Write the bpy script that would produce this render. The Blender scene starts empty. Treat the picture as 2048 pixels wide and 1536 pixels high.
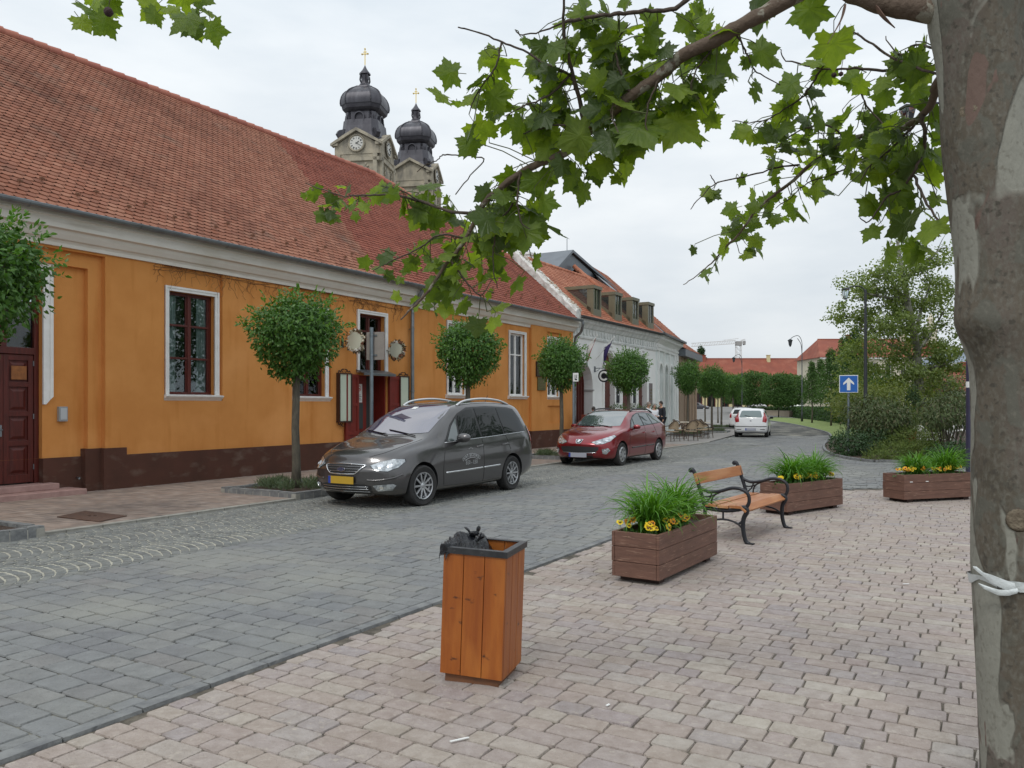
import bpy, bmesh, math, random
from mathutils import Vector, Matrix, noise
from mathutils.geometry import tessellate_polygon, delaunay_2d_cdt
from mathutils.bvhtree import BVHTree
R = random.Random(7)
sc = bpy.context.scene
COL = sc.collection
rad = math.radians

# ---------------------------------------------------------------- camera, sky, sun, exposure
H = 1.65                      # eye height
FPX = 1600.0                  # focal length in photo pixels (2048 wide)
HOR = 810.0                   # horizon row
TH = rad(30.3)                # street direction, clockwise from +Y
sn, cs = math.sin(TH), math.cos(TH)
cd = bpy.data.cameras.new("camera"); cam = bpy.data.objects.new("camera", cd); COL.objects.link(cam)
cam.location = (0, 0, H); cam.rotation_euler = (rad(90), 0, 0)
cd.sensor_width = 36; cd.lens = FPX/2048*36; cd.shift_y = (HOR-768)/2048
cd.clip_start = 0.05; cd.clip_end = 3000
sc.camera = cam
SUN_EL, SUN_AZ = rad(52), rad(205)
w = bpy.data.worlds.new("World"); sc.world = w; w.use_nodes = True
nt = w.node_tree; N = nt.nodes; L = nt.links; N.clear()
o = N.new('ShaderNodeOutputWorld'); bg = N.new('ShaderNodeBackground'); L.new(bg.outputs[0], o.inputs[0])
sky = N.new('ShaderNodeTexSky'); sky.sky_type = 'NISHITA'; sky.sun_disc = False
sky.sun_elevation = SUN_EL; sky.sun_rotation = SUN_AZ; sky.air_density = 1; sky.dust_density = 3
tc = N.new('ShaderNodeTexCoord'); mp = N.new('ShaderNodeMapping'); mp.inputs['Scale'].default_value = (1.0, 1.0, 3.2)
L.new(tc.outputs['Generated'], mp.inputs[0])
nz = N.new('ShaderNodeTexNoise'); nz.inputs['Scale'].default_value = 2.3; nz.inputs['Detail'].default_value = 7; nz.inputs['Roughness'].default_value = .52
L.new(mp.outputs[0], nz.inputs['Vector'])
cr = N.new('ShaderNodeValToRGB'); cr.color_ramp.elements[0].position = .34; cr.color_ramp.elements[1].position = .68
cr.color_ramp.elements[0].color = (6.1, 6.75, 7.35, 1); cr.color_ramp.elements[1].color = (8.5, 8.85, 9.05, 1)
L.new(nz.outputs[0], cr.inputs[0])
sep = N.new('ShaderNodeSeparateXYZ'); L.new(tc.outputs['Generated'], sep.inputs[0])
mr = N.new('ShaderNodeMapRange'); mr.inputs[1].default_value = 0; mr.inputs[2].default_value = 1; mr.inputs[3].default_value = .93; mr.inputs[4].default_value = 1.5
L.new(sep.outputs[2], mr.inputs[0])
vm = N.new('ShaderNodeVectorMath'); vm.operation = 'SCALE'; L.new(cr.outputs[0], vm.inputs[0]); L.new(mr.outputs[0], vm.inputs['Scale'])
mx = N.new('ShaderNodeMix'); mx.data_type = 'RGBA'; mx.inputs[0].default_value = .95
L.new(sky.outputs[0], mx.inputs[6]); L.new(vm.outputs[0], mx.inputs[7])
L.new(mx.outputs[2], bg.inputs[0]); bg.inputs[1].default_value = .1
sd = bpy.data.lights.new("sun", 'SUN'); sd.energy = 1.0; sd.angle = rad(12); sd.color = (1, .97, .92)
so = bpy.data.objects.new("sun", sd); COL.objects.link(so)
dv = Vector((math.sin(SUN_AZ)*math.cos(SUN_EL), math.cos(SUN_AZ)*math.cos(SUN_EL), math.sin(SUN_EL)))
so.rotation_euler = dv.to_track_quat('Z', 'Y').to_euler(); so.location = (0, -5, 20)
sc.view_settings.view_transform = 'Standard'; sc.view_settings.look = 'None'
sc.view_settings.exposure = 0.08; sc.view_settings.gamma = 1
sc.cycles.max_bounces = 8; sc.cycles.transparent_max_bounces = 12; sc.cycles.caustics_reflective = False; sc.cycles.caustics_refractive = False

# ---------------------------------------------------------------- positions measured off the photograph
def PY(y): return H*FPX/(y-HOR)
def P(x, y, z=0.0):           # ground point seen at photo pixel x, y
    Y = PY(y); return Vector(((x-1024)/FPX*Y, Y, z))
def PD(x, y, Y): return Vector(((x-1024)/FPX*Y, Y, H-(y-HOR)/FPX*Y))
def SW(s, t, z=0.0): return Vector((s*sn-t*cs, s*cs+t*sn, z))
STREET = Matrix.Rotation(rad(90)-TH, 4, 'Z')       # street frame: x = along, y = to the houses
def fs(x, t):                 # distance along the street of photo column x on the plane t
    k = (x-1024)/FPX; return t*(cs+k*sn)/(sn-k*cs)
def fz(x, y, t):
    s = fs(x, t); return H-(y-HOR)/FPX*(s*cs+t*sn)

# ---------------------------------------------------------------- object helpers
MW = {}
def tag(o, label=None, cat=None, group=None, kind=None):
    if label: o["label"] = label
    if cat: o["category"] = cat
    if group: o["group"] = group
    if kind: o["kind"] = kind
    return o
def thing(name, label, cat, loc=(0, 0, 0), rz=0.0, group=None, mat=None):
    o = bpy.data.objects.new(name, None); COL.objects.link(o)
    o.empty_display_size = .2
    if mat is not None:
        o.location = mat.to_translation(); o.rotation_euler = mat.to_euler()
        MW[o.name] = mat.copy()
    else:
        o.location = loc; o.rotation_euler = (0, 0, rz)
        MW[o.name] = Matrix.Translation(Vector(loc)) @ Matrix.Rotation(rz, 4, 'Z')
    return tag(o, label, cat, group)
def dup(root, loc, rz, label, group=None, scale=1.0):
    r = root.copy(); COL.objects.link(r); r.location = loc; r.rotation_euler = (0, 0, rz); r.scale = scale if isinstance(scale, tuple) else (scale,)*3
    r["label"] = label
    if group: r["group"] = group
    for ch in list(root.children):
        c = ch.copy(); COL.objects.link(c); c.parent = r
        for g in list(ch.children):
            d = g.copy(); COL.objects.link(d); d.parent = c
    return r

class M:
    def __init__(s): s.v = []; s.f = []; s.m = []
    def add(s, vs, fs_, mi=0):
        b = len(s.v); s.v += [tuple(p) for p in vs]
        for f in fs_: s.f.append([b+i for i in f]); s.m.append(mi)
    def box(s, x0, x1, y0, y1, z0, z1, mi=0):
        s.add([(x0, y0, z0), (x1, y0, z0), (x1, y1, z0), (x0, y1, z0), (x0, y0, z1), (x1, y0, z1), (x1, y1, z1), (x0, y1, z1)],
              [(0, 3, 2, 1), (4, 5, 6, 7), (0, 1, 5, 4), (1, 2, 6, 5), (2, 3, 7, 6), (3, 0, 4, 7)], mi)
    def obox(s, mat, sx, sy, sz, mi=0):
        vs = [mat @ Vector((x*sx/2, y*sy/2, z*sz/2)) for z in (-1, 1) for x, y in ((-1, -1), (1, -1), (1, 1), (-1, 1))]
        s.add(vs, [(0, 3, 2, 1), (4, 5, 6, 7), (0, 1, 5, 4), (1, 2, 6, 5), (2, 3, 7, 6), (3, 0, 4, 7)], mi)
    def bar(s, a, b, w, h, mi=0, up=(0, 0, 1)):
        a = Vector(a); b = Vector(b); d = b-a; x = d.normalized(); u = Vector(up)
        y = u.cross(x)
        if y.length < 1e-4: y = Vector((0, 1, 0)).cross(x)
        y.normalize(); z = x.cross(y)
        m = Matrix((x, y, z)).transposed().to_4x4(); m.translation = (a+b)/2
        s.obox(m, d.length, w, h, mi)
    def tube(s, pts, r, n=8, mi=0, caps=True, flat=1.0):
        pts = [Vector(p) for p in pts]; k = len(pts)
        rs = r if isinstance(r, (list, tuple)) else [r]*k
        b = len(s.v); up = None
        for i, p in enumerate(pts):
            d = (pts[min(i+1, k-1)]-pts[max(i-1, 0)]).normalized()
            if up is None:
                up = Vector((0, 0, 1)) if abs(d.z) < .9 else Vector((1, 0, 0))
            u = (up-d*up.dot(d))
            if u.length < 1e-4: u = d.orthogonal()
            u.normalize(); up = u; vv = d.cross(u)
            for j in range(n):
                a = 2*math.pi*j/n
                s.v.append(tuple(p+(u*math.cos(a)*flat+vv*math.sin(a))*rs[i]))
        for i in range(k-1):
            for j in range(n):
                s.f.append([b+i*n+j, b+i*n+(j+1) % n, b+(i+1)*n+(j+1) % n, b+(i+1)*n+j]); s.m.append(mi)
        if caps:
            s.f.append([b+j for j in range(n)][::-1]); s.m.append(mi)
            s.f.append([b+(k-1)*n+j for j in range(n)]); s.m.append(mi)
    def lathe(s, prof, n=24, c=(0, 0, 0), mi=0, axis='z', mat=None, sq=0.0, ph=0.0, caps=True):
        b = len(s.v)
        for r, z in prof:
            for j in range(n):
                a = 2*math.pi*j/n+ph; q = 1.0
                if sq:
                    q = 1/max(abs(math.cos(a)), abs(math.sin(a))); q = 1+(q-1)*sq
                x, y = r*q*math.cos(a), r*q*math.sin(a)
                p = Vector((x, y, z)) if axis == 'z' else Vector((z, x, y)) if axis == 'x' else Vector((x, z, y))
                if mat is not None: p = mat @ p
                s.v.append(tuple(p+Vector(c)))
        for i in range(len(prof)-1):
            for j in range(n):
                q = [b+i*n+j, b+i*n+(j+1) % n, b+(i+1)*n+(j+1) % n, b+(i+1)*n+j]
                s.f.append(q if axis != 'y' else q[::-1]); s.m.append(mi)
        if caps:
            s.f.append([b+j for j in range(n)][::-1]); s.m.append(mi)
            s.f.append([b+(len(prof)-1)*n+j for j in range(n)]); s.m.append(mi)
    def prism(s, poly, o, u, v, n, d, mi=0, holes=()):
        o, u, v, n = Vector(o), Vector(u), Vector(v), Vector(n)
        loops = [list(poly)]+[list(h) for h in holes]
        fl = [p for lp in loops for p in lp]
        tri = tessellate_polygon([[Vector((p[0], p[1], 0)) for p in lp] for lp in loops])
        A = [o+u*p[0]+v*p[1] for p in fl]; B = [p+n*d for p in A]; k = len(fl)
        s.add(A+B, [t for t in tri]+[tuple(i+k for i in reversed(t)) for t in tri], mi)
        b = len(s.v)-2*k; st = 0
        for lp in loops:
            kk = len(lp)
            for i in range(kk):
                j = (i+1) % kk; s.f.append([b+st+i, b+st+j, b+k+st+j, b+k+st+i]); s.m.append(mi)
            st += kk
    def panel(s, outer, holes, y, mi=0):      # a flat wall face in the x-z plane
        loops = [list(outer)]+[list(h) for h in holes]
        fl = [p for lp in loops for p in lp]
        tri = tessellate_polygon([[Vector((p[0], p[1], 0)) for p in lp] for lp in loops])
        s.add([(p[0], y, p[1]) for p in fl], tri, mi)
    def reveal(s, poly, y0, y1, mi=0, skip=()):
        k = len(poly); s.add([(p[0], y0, p[1]) for p in poly]+[(p[0], y1, p[1]) for p in poly],
              [(i, (i+1) % k, k+(i+1) % k, k+i) for i in range(k) if i not in skip], mi)
    def sweep(s, prof, x0, x1, mi=0, nseg=1): # profile (y,z) swept along x
        k = len(prof); b = len(s.v)
        for i in range(nseg+1):
            x = x0+(x1-x0)*i/nseg
            s.v += [(x, p[0], p[1]) for p in prof]
        for i in range(nseg):
            for j in range(k):
                q = (j+1) % k; s.f.append([b+i*k+j, b+i*k+q, b+(i+1)*k+q, b+(i+1)*k+j]); s.m.append(mi)
        s.f.append([b+j for j in range(k)]); s.m.append(mi); s.f.append([b+nseg*k+j for j in range(k)][::-1]); s.m.append(mi)
    def obj(s, name, mats, parent=None, space=None, smooth=False, bevel=0.0, origin=None, fix=True, angle=None):
        me = bpy.data.meshes.new(name)
        if not isinstance(mats, (list, tuple)): mats = [mats]
        vs = s.v
        if parent is not None:
            if space is not None:
                T = MW[parent.name].inverted() @ space; vs = [T @ Vector(p) for p in vs]
        else:
            if space is not None: vs = [space @ Vector(p) for p in vs]
            if origin is None:
                xs = [p[0] for p in vs]; ys = [p[1] for p in vs]; zs = [p[2] for p in vs]
                origin = Vector(((min(xs)+max(xs))/2, (min(ys)+max(ys))/2, min(zs)))
            vs = [Vector(p)-Vector(origin) for p in vs]
        me.from_pydata([tuple(p) for p in vs], [], s.f)
        for m_ in mats: me.materials.append(m_)
        if len(mats) > 1: me.polygons.foreach_set('material_index', s.m)
        if fix and len(s.f) < 60000:
            bm = bmesh.new(); bm.from_mesh(me); bmesh.ops.recalc_face_normals(bm, faces=bm.faces); bm.to_mesh(me); bm.free()
        if smooth: me.polygons.foreach_set('use_smooth', [True]*len(me.polygons))
        o = bpy.data.objects.new(name, me); COL.objects.link(o)
        if smooth and angle: me.set_sharp_from_angle(angle=rad(angle))
        if parent is not None: o.parent = parent; MW[o.name] = MW[parent.name]
        else: o.location = origin; MW[o.name] = Matrix.Translation(Vector(origin))
        if bevel:
            b = o.modifiers.new('bevel', 'BEVEL'); b.width = bevel; b.segments = 2; b.limit_method = 'ANGLE'
        me.update()
        return o

def catmull(pts, per=6):
    pts = [Vector(p) for p in pts]; out = []
    for i in range(len(pts)-1):
        p0 = pts[max(i-1, 0)]; p1 = pts[i]; p2 = pts[i+1]; p3 = pts[min(i+2, len(pts)-1)]
        for j in range(per):
            t = j/per; t2 = t*t; t3 = t2*t
            out.append(.5*((2*p1)+(p2-p0)*t+(2*p0-5*p1+4*p2-p3)*t2+(3*p1-p0-3*p2+p3)*t3))
    out.append(pts[-1]); return out

# ---------------------------------------------------------------- materials
def mat(name, c1, c2=None, sc_=4.0, detail=5, rough=.7, metal=0.0, bump=0.0, bsc=40.0, island=None, stretch=(1, 1, 1), spec=.5,
        trans=0.0, coat=0.0, lo=.35, hi=.65, streak=None, spots=None, rr=0.0, bdet=4, ior=None, isl_amt=1.0):
    m = bpy.data.materials.new(name); m.use_nodes = True
    nt = m.node_tree; N = nt.nodes; L = nt.links
    b = N['Principled BSDF']; out = N['Material Output']
    tc = N.new('ShaderNodeTexCoord'); mp = N.new('ShaderNodeMapping'); mp.inputs['Scale'].default_value = stretch
    L.new(tc.outputs['Object'], mp.inputs[0])
    def rgb(c): return (c[0], c[1], c[2], 1)
    src = None
    if island:
        g = N.new('ShaderNodeNewGeometry'); r = N.new('ShaderNodeValToRGB'); L.new(g.outputs['Random Per Island'], r.inputs[0])
        el = r.color_ramp.elements
        while len(el) < len(island): el.new(.5)
        for i, c in enumerate(island): el[i].position = i/(len(island)-1) if len(island) > 1 else 0; el[i].color = rgb(c)
        src = r.outputs[0]
    if c2 is not None:
        n = N.new('ShaderNodeTexNoise'); n.inputs['Scale'].default_value = sc_; n.inputs['Detail'].default_value = detail; n.inputs['Roughness'].default_value = .6
        L.new(mp.outputs[0], n.inputs['Vector'])
        r = N.new('ShaderNodeMapRange'); r.inputs[1].default_value = lo; r.inputs[2].default_value = hi; L.new(n.outputs[0], r.inputs[0])
        x = N.new('ShaderNodeMix'); x.data_type = 'RGBA'
        if island:
            x.blend_type = 'MULTIPLY'; x.inputs[7].default_value = rgb(c2); L.new(src, x.inputs[6])
        else:
            x.inputs[6].default_value = rgb(c1); x.inputs[7].default_value = rgb(c2)
        L.new(r.outputs[0], x.inputs[0]); src = x.outputs[2]
    for sp in (streak, spots):
        if sp:
            col, scv, a, h_, st = sp
            mp2 = N.new('ShaderNodeMapping'); mp2.inputs['Scale'].default_value = st; mp2.inputs['Location'].default_value = (3.1, 1.7, .4); L.new(tc.outputs['Object'], mp2.inputs[0])
            n = N.new('ShaderNodeTexNoise'); n.inputs['Scale'].default_value = scv; n.inputs['Detail'].default_value = 6; L.new(mp2.outputs[0], n.inputs['Vector'])
            r = N.new('ShaderNodeMapRange'); r.inputs[1].default_value = a; r.inputs[2].default_value = h_; L.new(n.outputs[0], r.inputs[0])
            x = N.new('ShaderNodeMix'); x.data_type = 'RGBA'; x.inputs[7].default_value = rgb(col)
            if src: L.new(src, x.inputs[6])
            else: x.inputs[6].default_value = rgb(c1)
            L.new(r.outputs[0], x.inputs[0]); src = x.outputs[2]
    if src: L.new(src, b.inputs['Base Color'])
    else: b.inputs['Base Color'].default_value = rgb(c1)
    b.inputs['Roughness'].default_value = rough; b.inputs['Metallic'].default_value = metal
    b.inputs['Specular IOR Level'].default_value = spec
    if ior: b.inputs['IOR'].default_value = ior
    if coat: b.inputs['Coat Weight'].default_value = coat; b.inputs['Coat Roughness'].default_value = .04
    if bump:
        n = N.new('ShaderNodeTexNoise'); n.inputs['Scale'].default_value = bsc; n.inputs['Detail'].default_value = bdet; L.new(mp.outputs[0], n.inputs['Vector'])
        bp = N.new('ShaderNodeBump'); bp.inputs['Strength'].default_value = bump; bp.inputs['Distance'].default_value = .02; L.new(n.outputs[0], bp.inputs['Height']); L.new(bp.outputs[0], b.inputs['Normal'])
        if rr:
            r = N.new('ShaderNodeMapRange'); r.inputs[3].default_value = rough-rr; r.inputs[4].default_value = rough+rr; L.new(n.outputs[0], r.inputs[0]); L.new(r.outputs[0], b.inputs['Roughness'])
    if trans:
        t = N.new('ShaderNodeBsdfTranslucent'); mxs = N.new('ShaderNodeMixShader'); mxs.inputs[0].default_value = trans
        hs = N.new('ShaderNodeMix'); hs.data_type = 'RGBA'; hs.blend_type = 'MULTIPLY'; hs.inputs[0].default_value = 1; hs.inputs[7].default_value = (1.6, 1.6, .4, 1)
        if src: L.new(src, hs.inputs[6])
        else: hs.inputs[6].default_value = rgb(c1)
        L.new(hs.outputs[2], t.inputs[0]); L.new(b.outputs[0], mxs.inputs[1]); L.new(t.outputs[0], mxs.inputs[2]); L.new(mxs.outputs[0], out.inputs[0])
    return m
def glassmat(name, tint=(.8, .85, .85), rough=.0):
    m = bpy.data.materials.new(name); m.use_nodes = True; nt = m.node_tree; N = nt.nodes; L = nt.links; N.clear()
    out = N.new('ShaderNodeOutputMaterial'); t = N.new('ShaderNodeBsdfTransparent'); t.inputs[0].default_value = (*tint, 1)
    g = N.new('ShaderNodeBsdfGlossy'); g.inputs['Roughness'].default_value = .01+rough; g.inputs[0].default_value = (.95, .97, 1, 1)
    f = N.new('ShaderNodeFresnel'); f.inputs[0].default_value = 1.5; x = N.new('ShaderNodeMixShader')
    L.new(f.outputs[0], x.inputs[0]); L.new(t.outputs[0], x.inputs[1]); L.new(g.outputs[0], x.inputs[2]); L.new(x.outputs[0], out.inputs[0])
    return m

ORANGE = mat('orange_plaster', (.69, .305, .092), (.62, .26, .074), sc_=1.1, rough=.9, bump=.25, bsc=90, spec=.15,
             streak=((.52, .19, .042), 1.9, .52, .85, (2.4, 2.4, .28)), spots=((.76, .35, .12), .8, .52, .8, (1, 1, 1)))
PLINTH = mat('brown_plinth', (.105, .047, .034), (.085, .041, .03), sc_=2, rough=.85, bump=.2, bsc=70, spec=.2, spots=((.17, .12, .095), 2.2, .56, .8, (1, 1, 2)))
WHITE = mat('white_render', (.78, .77, .73), (.66, .64, .59), sc_=1.5, rough=.85, bump=.12, bsc=60, spec=.2, streak=((.48, .45, .40), 3, .55, .85, (1.5, 1.5, .5)))
CREAM_TRIM = mat('cream_cornice', (.82, .79, .73), (.72, .68, .60), sc_=.9, rough=.85, spec=.2, bump=.1, bsc=30, streak=((.50, .45, .38), 2, .58, .85, (.35, 3, 4)))
WHITEPAINT = mat('white_paint', (.86, .85, .83), (.78, .77, .74), sc_=6, rough=.6)
BROWNWOOD = mat('red_brown_wood', (.115, .020, .014), (.07, .014, .01), sc_=3, rough=.42, stretch=(8, 8, 1), spec=.4, bump=.06, bsc=20)
REDWOOD = mat('red_shutter_wood', (.22, .024, .016), (.15, .02, .014), sc_=3, rough=.45, stretch=(8, 8, 1), spec=.4)
ZINC = mat('zinc', (.27, .30, .32), (.20, .22, .24), sc_=3, rough=.42, metal=.75, streak=((.16, .15, .14), 2, .55, .75, (.5, 4, 4)))
DARKMETAL = mat('black_iron', (.018, .019, .022), (.03, .03, .034), sc_=20, rough=.42, metal=.3, bump=.1, bsc=120)
GLASS = glassmat('window_glass')
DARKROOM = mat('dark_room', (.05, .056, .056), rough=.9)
CURTAIN = mat('curtain', (.75, .80, .77), (.55, .60, .58), sc_=9, stretch=(6, 6, .3), rough=.9)
TILE = mat('roof_tile', (.45, .17, .09), (.52, .46, .44), island=[(0.251, 0.099, 0.059), (0.319, 0.141, 0.090), (0.281, 0.114, 0.070), (0.342, 0.160, 0.103), (0.266, 0.103, 0.061), (0.304, 0.129, 0.082), (0.213, 0.087, 0.055), (0.319, 0.144, 0.091)],
           sc_=.45, rough=.82, bump=.3, bsc=60, spec=.25, lo=.50, hi=.78, spots=((.14, .105, .08), 1.3, .60, .85, (1, 1, 1)))
TILE2 = mat('red_roof_tile', (.36, .09, .05), (.7, .6, .55), island=[(0.244, 0.067, 0.041), (0.281, 0.092, 0.059), (0.207, 0.058, 0.036), (0.259, 0.078, 0.048), (0.185, 0.052, 0.034)],
            sc_=.6, rough=.8, bump=.3, bsc=60, spec=.25, lo=.5, hi=.8)
TILE3 = mat('new_roof_tile', (.6, .2, .1), (.8, .72, .7), island=[(0.414, 0.158, 0.092), (0.493, 0.220, 0.136), (0.370, 0.136, 0.079), (0.449, 0.185, 0.110)], sc_=1, rough=.8, spec=.25, lo=.4, hi=.7)
PINKSTONE = mat('pink_paver', (.4, .34, .3), (.72, .69, .66), island=[(0.366, 0.306, 0.285), (0.400, 0.349, 0.315), (0.353, 0.306, 0.298), (0.419, 0.376, 0.328), (0.379, 0.320, 0.292), (0.393, 0.336, 0.295), (0.346, 0.309, 0.305), (0.453, 0.413, 0.358), (0.379, 0.320, 0.285), (0.373, 0.323, 0.305), (0.407, 0.356, 0.325)],
                sc_=13, rough=.85, bump=.6, bsc=70, spec=.2, lo=.35, hi=.8, spots=((.27, .225, .185), 1.7, .58, .85, (1, 1, 1)), streak=((.43, .38, .33), 26, .58, .75, (1, 1, 1)))
GREYSTONE = mat('grey_sett', (.2, .2, .2), (.74, .74, .74), island=[(.195, .200, .200), (.225, .230, .224), (.20, .208, .213), (.24, .24, .228), (.185, .190, .196), (.212, .218, .216), (.215, .210, .203)],
                sc_=7, rough=.75, bump=.5, bsc=50, spec=.35, lo=.35, hi=.75, spots=((.265, .265, .235), .6, .47, .8, (1, 1, 1)), streak=((.13, .13, .13), 22, .6, .8, (1, 1, 1)))
SMALLSTONE = mat('small_sett', (.2, .2, .2), (.7, .7, .7), island=[(.15, .155, .15), (.22, .225, .21), (.18, .19, .185), (.25, .25, .225)], sc_=8, rough=.75, bump=.4, bsc=60)
SIDESTONE = mat('sidewalk_paver', (.3, .25, .22), (.8, .78, .76), island=[(.29, .235, .205), (.35, .285, .24), (.27, .225, .20), (.32, .25, .21), (.36, .30, .26)], sc_=3, rough=.85, bump=.3, bsc=50, spec=.2)
JOINT = mat('dark_joint', (.055, .047, .038), (.15, .13, .10), sc_=12, rough=.95, bump=.4, bsc=90)
SAND = mat('sandy_joint', (.47, .45, .37), (.33, .315, .26), sc_=8, rough=.95, bump=.4, bsc=90)
ROADJOINT = mat('road_joint', (.05, .05, .046), (.25, .24, .20), sc_=.8, rough=.95, bump=.4, bsc=90, lo=.5, hi=.62)
GROUND = mat('far_ground', (.24, .235, .225), (.20, .197, .19), sc_=.6, rough=.95, spec=.1)
KERBSTONE = mat('kerb_stone', (.13, .135, .14), (.22, .225, .22), sc_=7, rough=.8, bump=.5, bsc=30)
KERBPALE = mat('kerb_mortar', (.36, .35, .31), (.27, .26, .23), sc_=9, rough=.9)
SOIL = mat('soil', (.085, .055, .04), (.05, .034, .026), sc_=14, rough=.95, bump=1, bsc=60)
GRASS = mat('grass_blade', (.12, .2, .03), island=[(.10, .165, .028), (.15, .22, .04), (.19, .24, .06)], rough=.7, trans=.25)
LAWN = mat('lawn', (.13, .19, .045), (.19, .235, .07), sc_=3, rough=.95, bump=.6, bsc=90)
# ================================================================ the ground
T_KERB, T_FAN, T_SIDE, T_WALL = 3.87, 7.6, 10.15, 14.3
def inpoly(x, y, poly):
    c = False; j = len(poly)-1
    for i in range(len(poly)):
        xi, yi = poly[i]; xj, yj = poly[j]
        if (yi > y) != (yj > y) and x < (xj-xi)*(y-yi)/(yj-yi)+xi: c = not c
        j = i
    return c
k0 = SW(-4, T_KERB); k1 = SW(13.0, T_KERB)
PINK = [(k0.x, k0.y)] + [(p.x, p.y) for p in catmull([SW(-3.9, T_KERB), SW(10.5, T_KERB), k1, SW(14.6, T_KERB-.25), Vector((6.0, 15.35, 0)), Vector((7.2, 15.75, 0)), Vector((9.5, 15.5, 0)), Vector((14, 14.2, 0))], 8)] + [(14, -2), (k0.x, -2)]
bedpix = [(1650, 893), (1653, 902), (1664, 909), (1686, 916), (1715, 921), (1750, 925), (1785, 925)]
BEDEDGE = [P(*q) for q in [(1536, 841.5), (1574, 847), (1614, 855), (1655, 866), (1664, 876), (1655, 886)]+bedpix] + [Vector((12.5, 21.6, 0)), Vector((14.5, 20.6, 0)), Vector((18, 19.5, 0)), Vector((26, 18, 0))]
BEDEDGE = catmull(BEDEDGE, 4)
BED = [(p.x, p.y) for p in BEDEDGE] + [(60, 18), (60, 100), (34, 103)]
def gz(Y): return -.03 if Y < 100 else -.03+1.3*min(1, (Y-100)/70)
m = M()
ys = [-60, -20, 0, 20, 40, 60, 80, 100, 115, 130, 150, 170, 220, 320, 600, 1200]; xs = [-700, -300, -100, -40, 0, 40, 100, 300, 900]
for y in ys:
    for x in xs: m.v.append((x, y, gz(y)))
for j in range(len(ys)-1):
    for i in range(len(xs)-1): m.f.append([j*9+i, j*9+i+1, (j+1)*9+i+1, (j+1)*9+i]); m.m.append(0)
tag(m.obj('ground', GROUND, origin=(0, 0, 0), fix=False), kind='structure')

def stones(m, s0, s1, t0, t1, cw, lens, gap, zt, test, mi=1, hz=.004, corner=.016, skirt=.012, rows_along_t=True, jit=.006, fine=lambda s: True):
    s = s0
    while s < s1:
        w_ = cw*R.uniform(.93, 1.07); t = t0-R.random()*.3
        while t < t1:
            l = R.choice(lens)*R.uniform(.94, 1.06)
            c = SW(s+w_/2, t+l/2)
            if t >= t0-.3 and test(c.x, c.y):
                a0, a1 = s+gap/2, s+w_-gap/2; b0, b1 = max(t, t0)+gap/2, min(t+l, t1)-gap/2
                if b1-b0 > .03:
                    z = zt+R.uniform(-hz, hz); tl = (R.uniform(-hz, hz), R.uniform(-hz, hz))
                    def q(a, b_, zz):
                        p = SW(a, b_); return (p.x, p.y, zz)
                    b = len(m.v)
                    if fine(s):
                        k = corner; j = lambda: R.uniform(-jit, jit)
                        out = [(a0+k, b0+j()), (a1-k, b0+j()), (a1+j(), b0+k), (a1+j(), b1-k), (a1-k, b1+j()), (a0+k, b1+j()), (a0+j(), b1-k), (a0+j(), b0+k)]
                        cx, cy = (a0+a1)/2, (b0+b1)/2; f = skirt
                        inn = [(x+(f if x < cx else -f), y+(f if y < cy else -f)) for x, y in out]
                        m.v += [q(x, y, zt-.009) for x, y in out]+[q(x, y, z+tl[0]*(x-cx)/w_+tl[1]*(y-cy)/l) for x, y in inn]
                        for i in range(8): m.f.append([b+i, b+(i+1) % 8, b+8+(i+1) % 8, b+8+i]); m.m.append(mi)
                        m.f.append([b+8+i for i in range(8)]); m.m.append(mi)
                    else:
                        m.v += [q(a0, b0, z), q(a1, b0, z), q(a1, b1, z), q(a0, b1, z)]
                        m.f.append([b, b+1, b+2, b+3]); m.m.append(mi)
            t += l
        s += w_
def sheet(m, poly, z, mi=0):
    tri = tessellate_polygon([[Vector((p[0], p[1], 0)) for p in poly]]); m.add([(p[0], p[1], z) for p in poly], tri, mi)
m = M(); sheet(m, PINK, 0.0)
stones(m, -.6, 19, -9, T_KERB-.02, .146, [.14, .19, .19, .25, .27], .0075, .009, lambda x, y: y < 15.45 and y > 2.6 and inpoly(x, y, PINK) and -4 < x < 13, corner=.012, skirt=.0035, hz=.0018, jit=.005)
tag(m.obj('paving', [JOINT, PINKSTONE], origin=(0, 0, 0), fix=False), kind='structure')
# road of grey setts
RO = [SW(-4, T_KERB), SW(-4, T_FAN), SW(33, T_FAN), SW(33, T_SIDE+.1), Vector((11.7, 42.2, 0)), Vector((15.5, 52, 0)), Vector((18.5, 60, 0)), Vector((27, 80, 0)), Vector((34, 103, 0)), Vector((42, 103, 0)), Vector((40, 18, 0)), Vector((26, 15, 0)), Vector((14.1, 13.8, 0)), Vector((14, -2, 0)), Vector((2, -2, 0))]
m = M(); sheet(m, [(p.x, p.y) for p in RO], -.008)
def rtest(x, y): return (not inpoly(x, y, PINK)) and (not inpoly(x, y, BED)) and y > 2.6 and x < 24
def rtest2(x, y): return rtest(x, y) and y > 14
stones(m, .5, 46, T_KERB+.14, T_FAN, .20, [.2, .25, .3, .34], .011, .003, rtest, hz=.0025, corner=.014, skirt=.005, jit=.006, fine=lambda s: s < 17)
stones(m, 33, 44, T_FAN, 11.5, .20, [.2, .25, .3], .011, .008, lambda x, y: inpoly(x, y, [(p.x, p.y) for p in RO]) and not inpoly(x, y, BED), corner=.02, fine=lambda s: False)
stones(m, 12.5, 44, -14, T_KERB+.13, .20, [.2, .25, .3], .011, .008, rtest2, corner=.02, fine=lambda s: False)
tag(m.obj('road', [ROADJOINT, GREYSTONE], origin=(0, 0, 0), fix=False), kind='structure')
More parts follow.
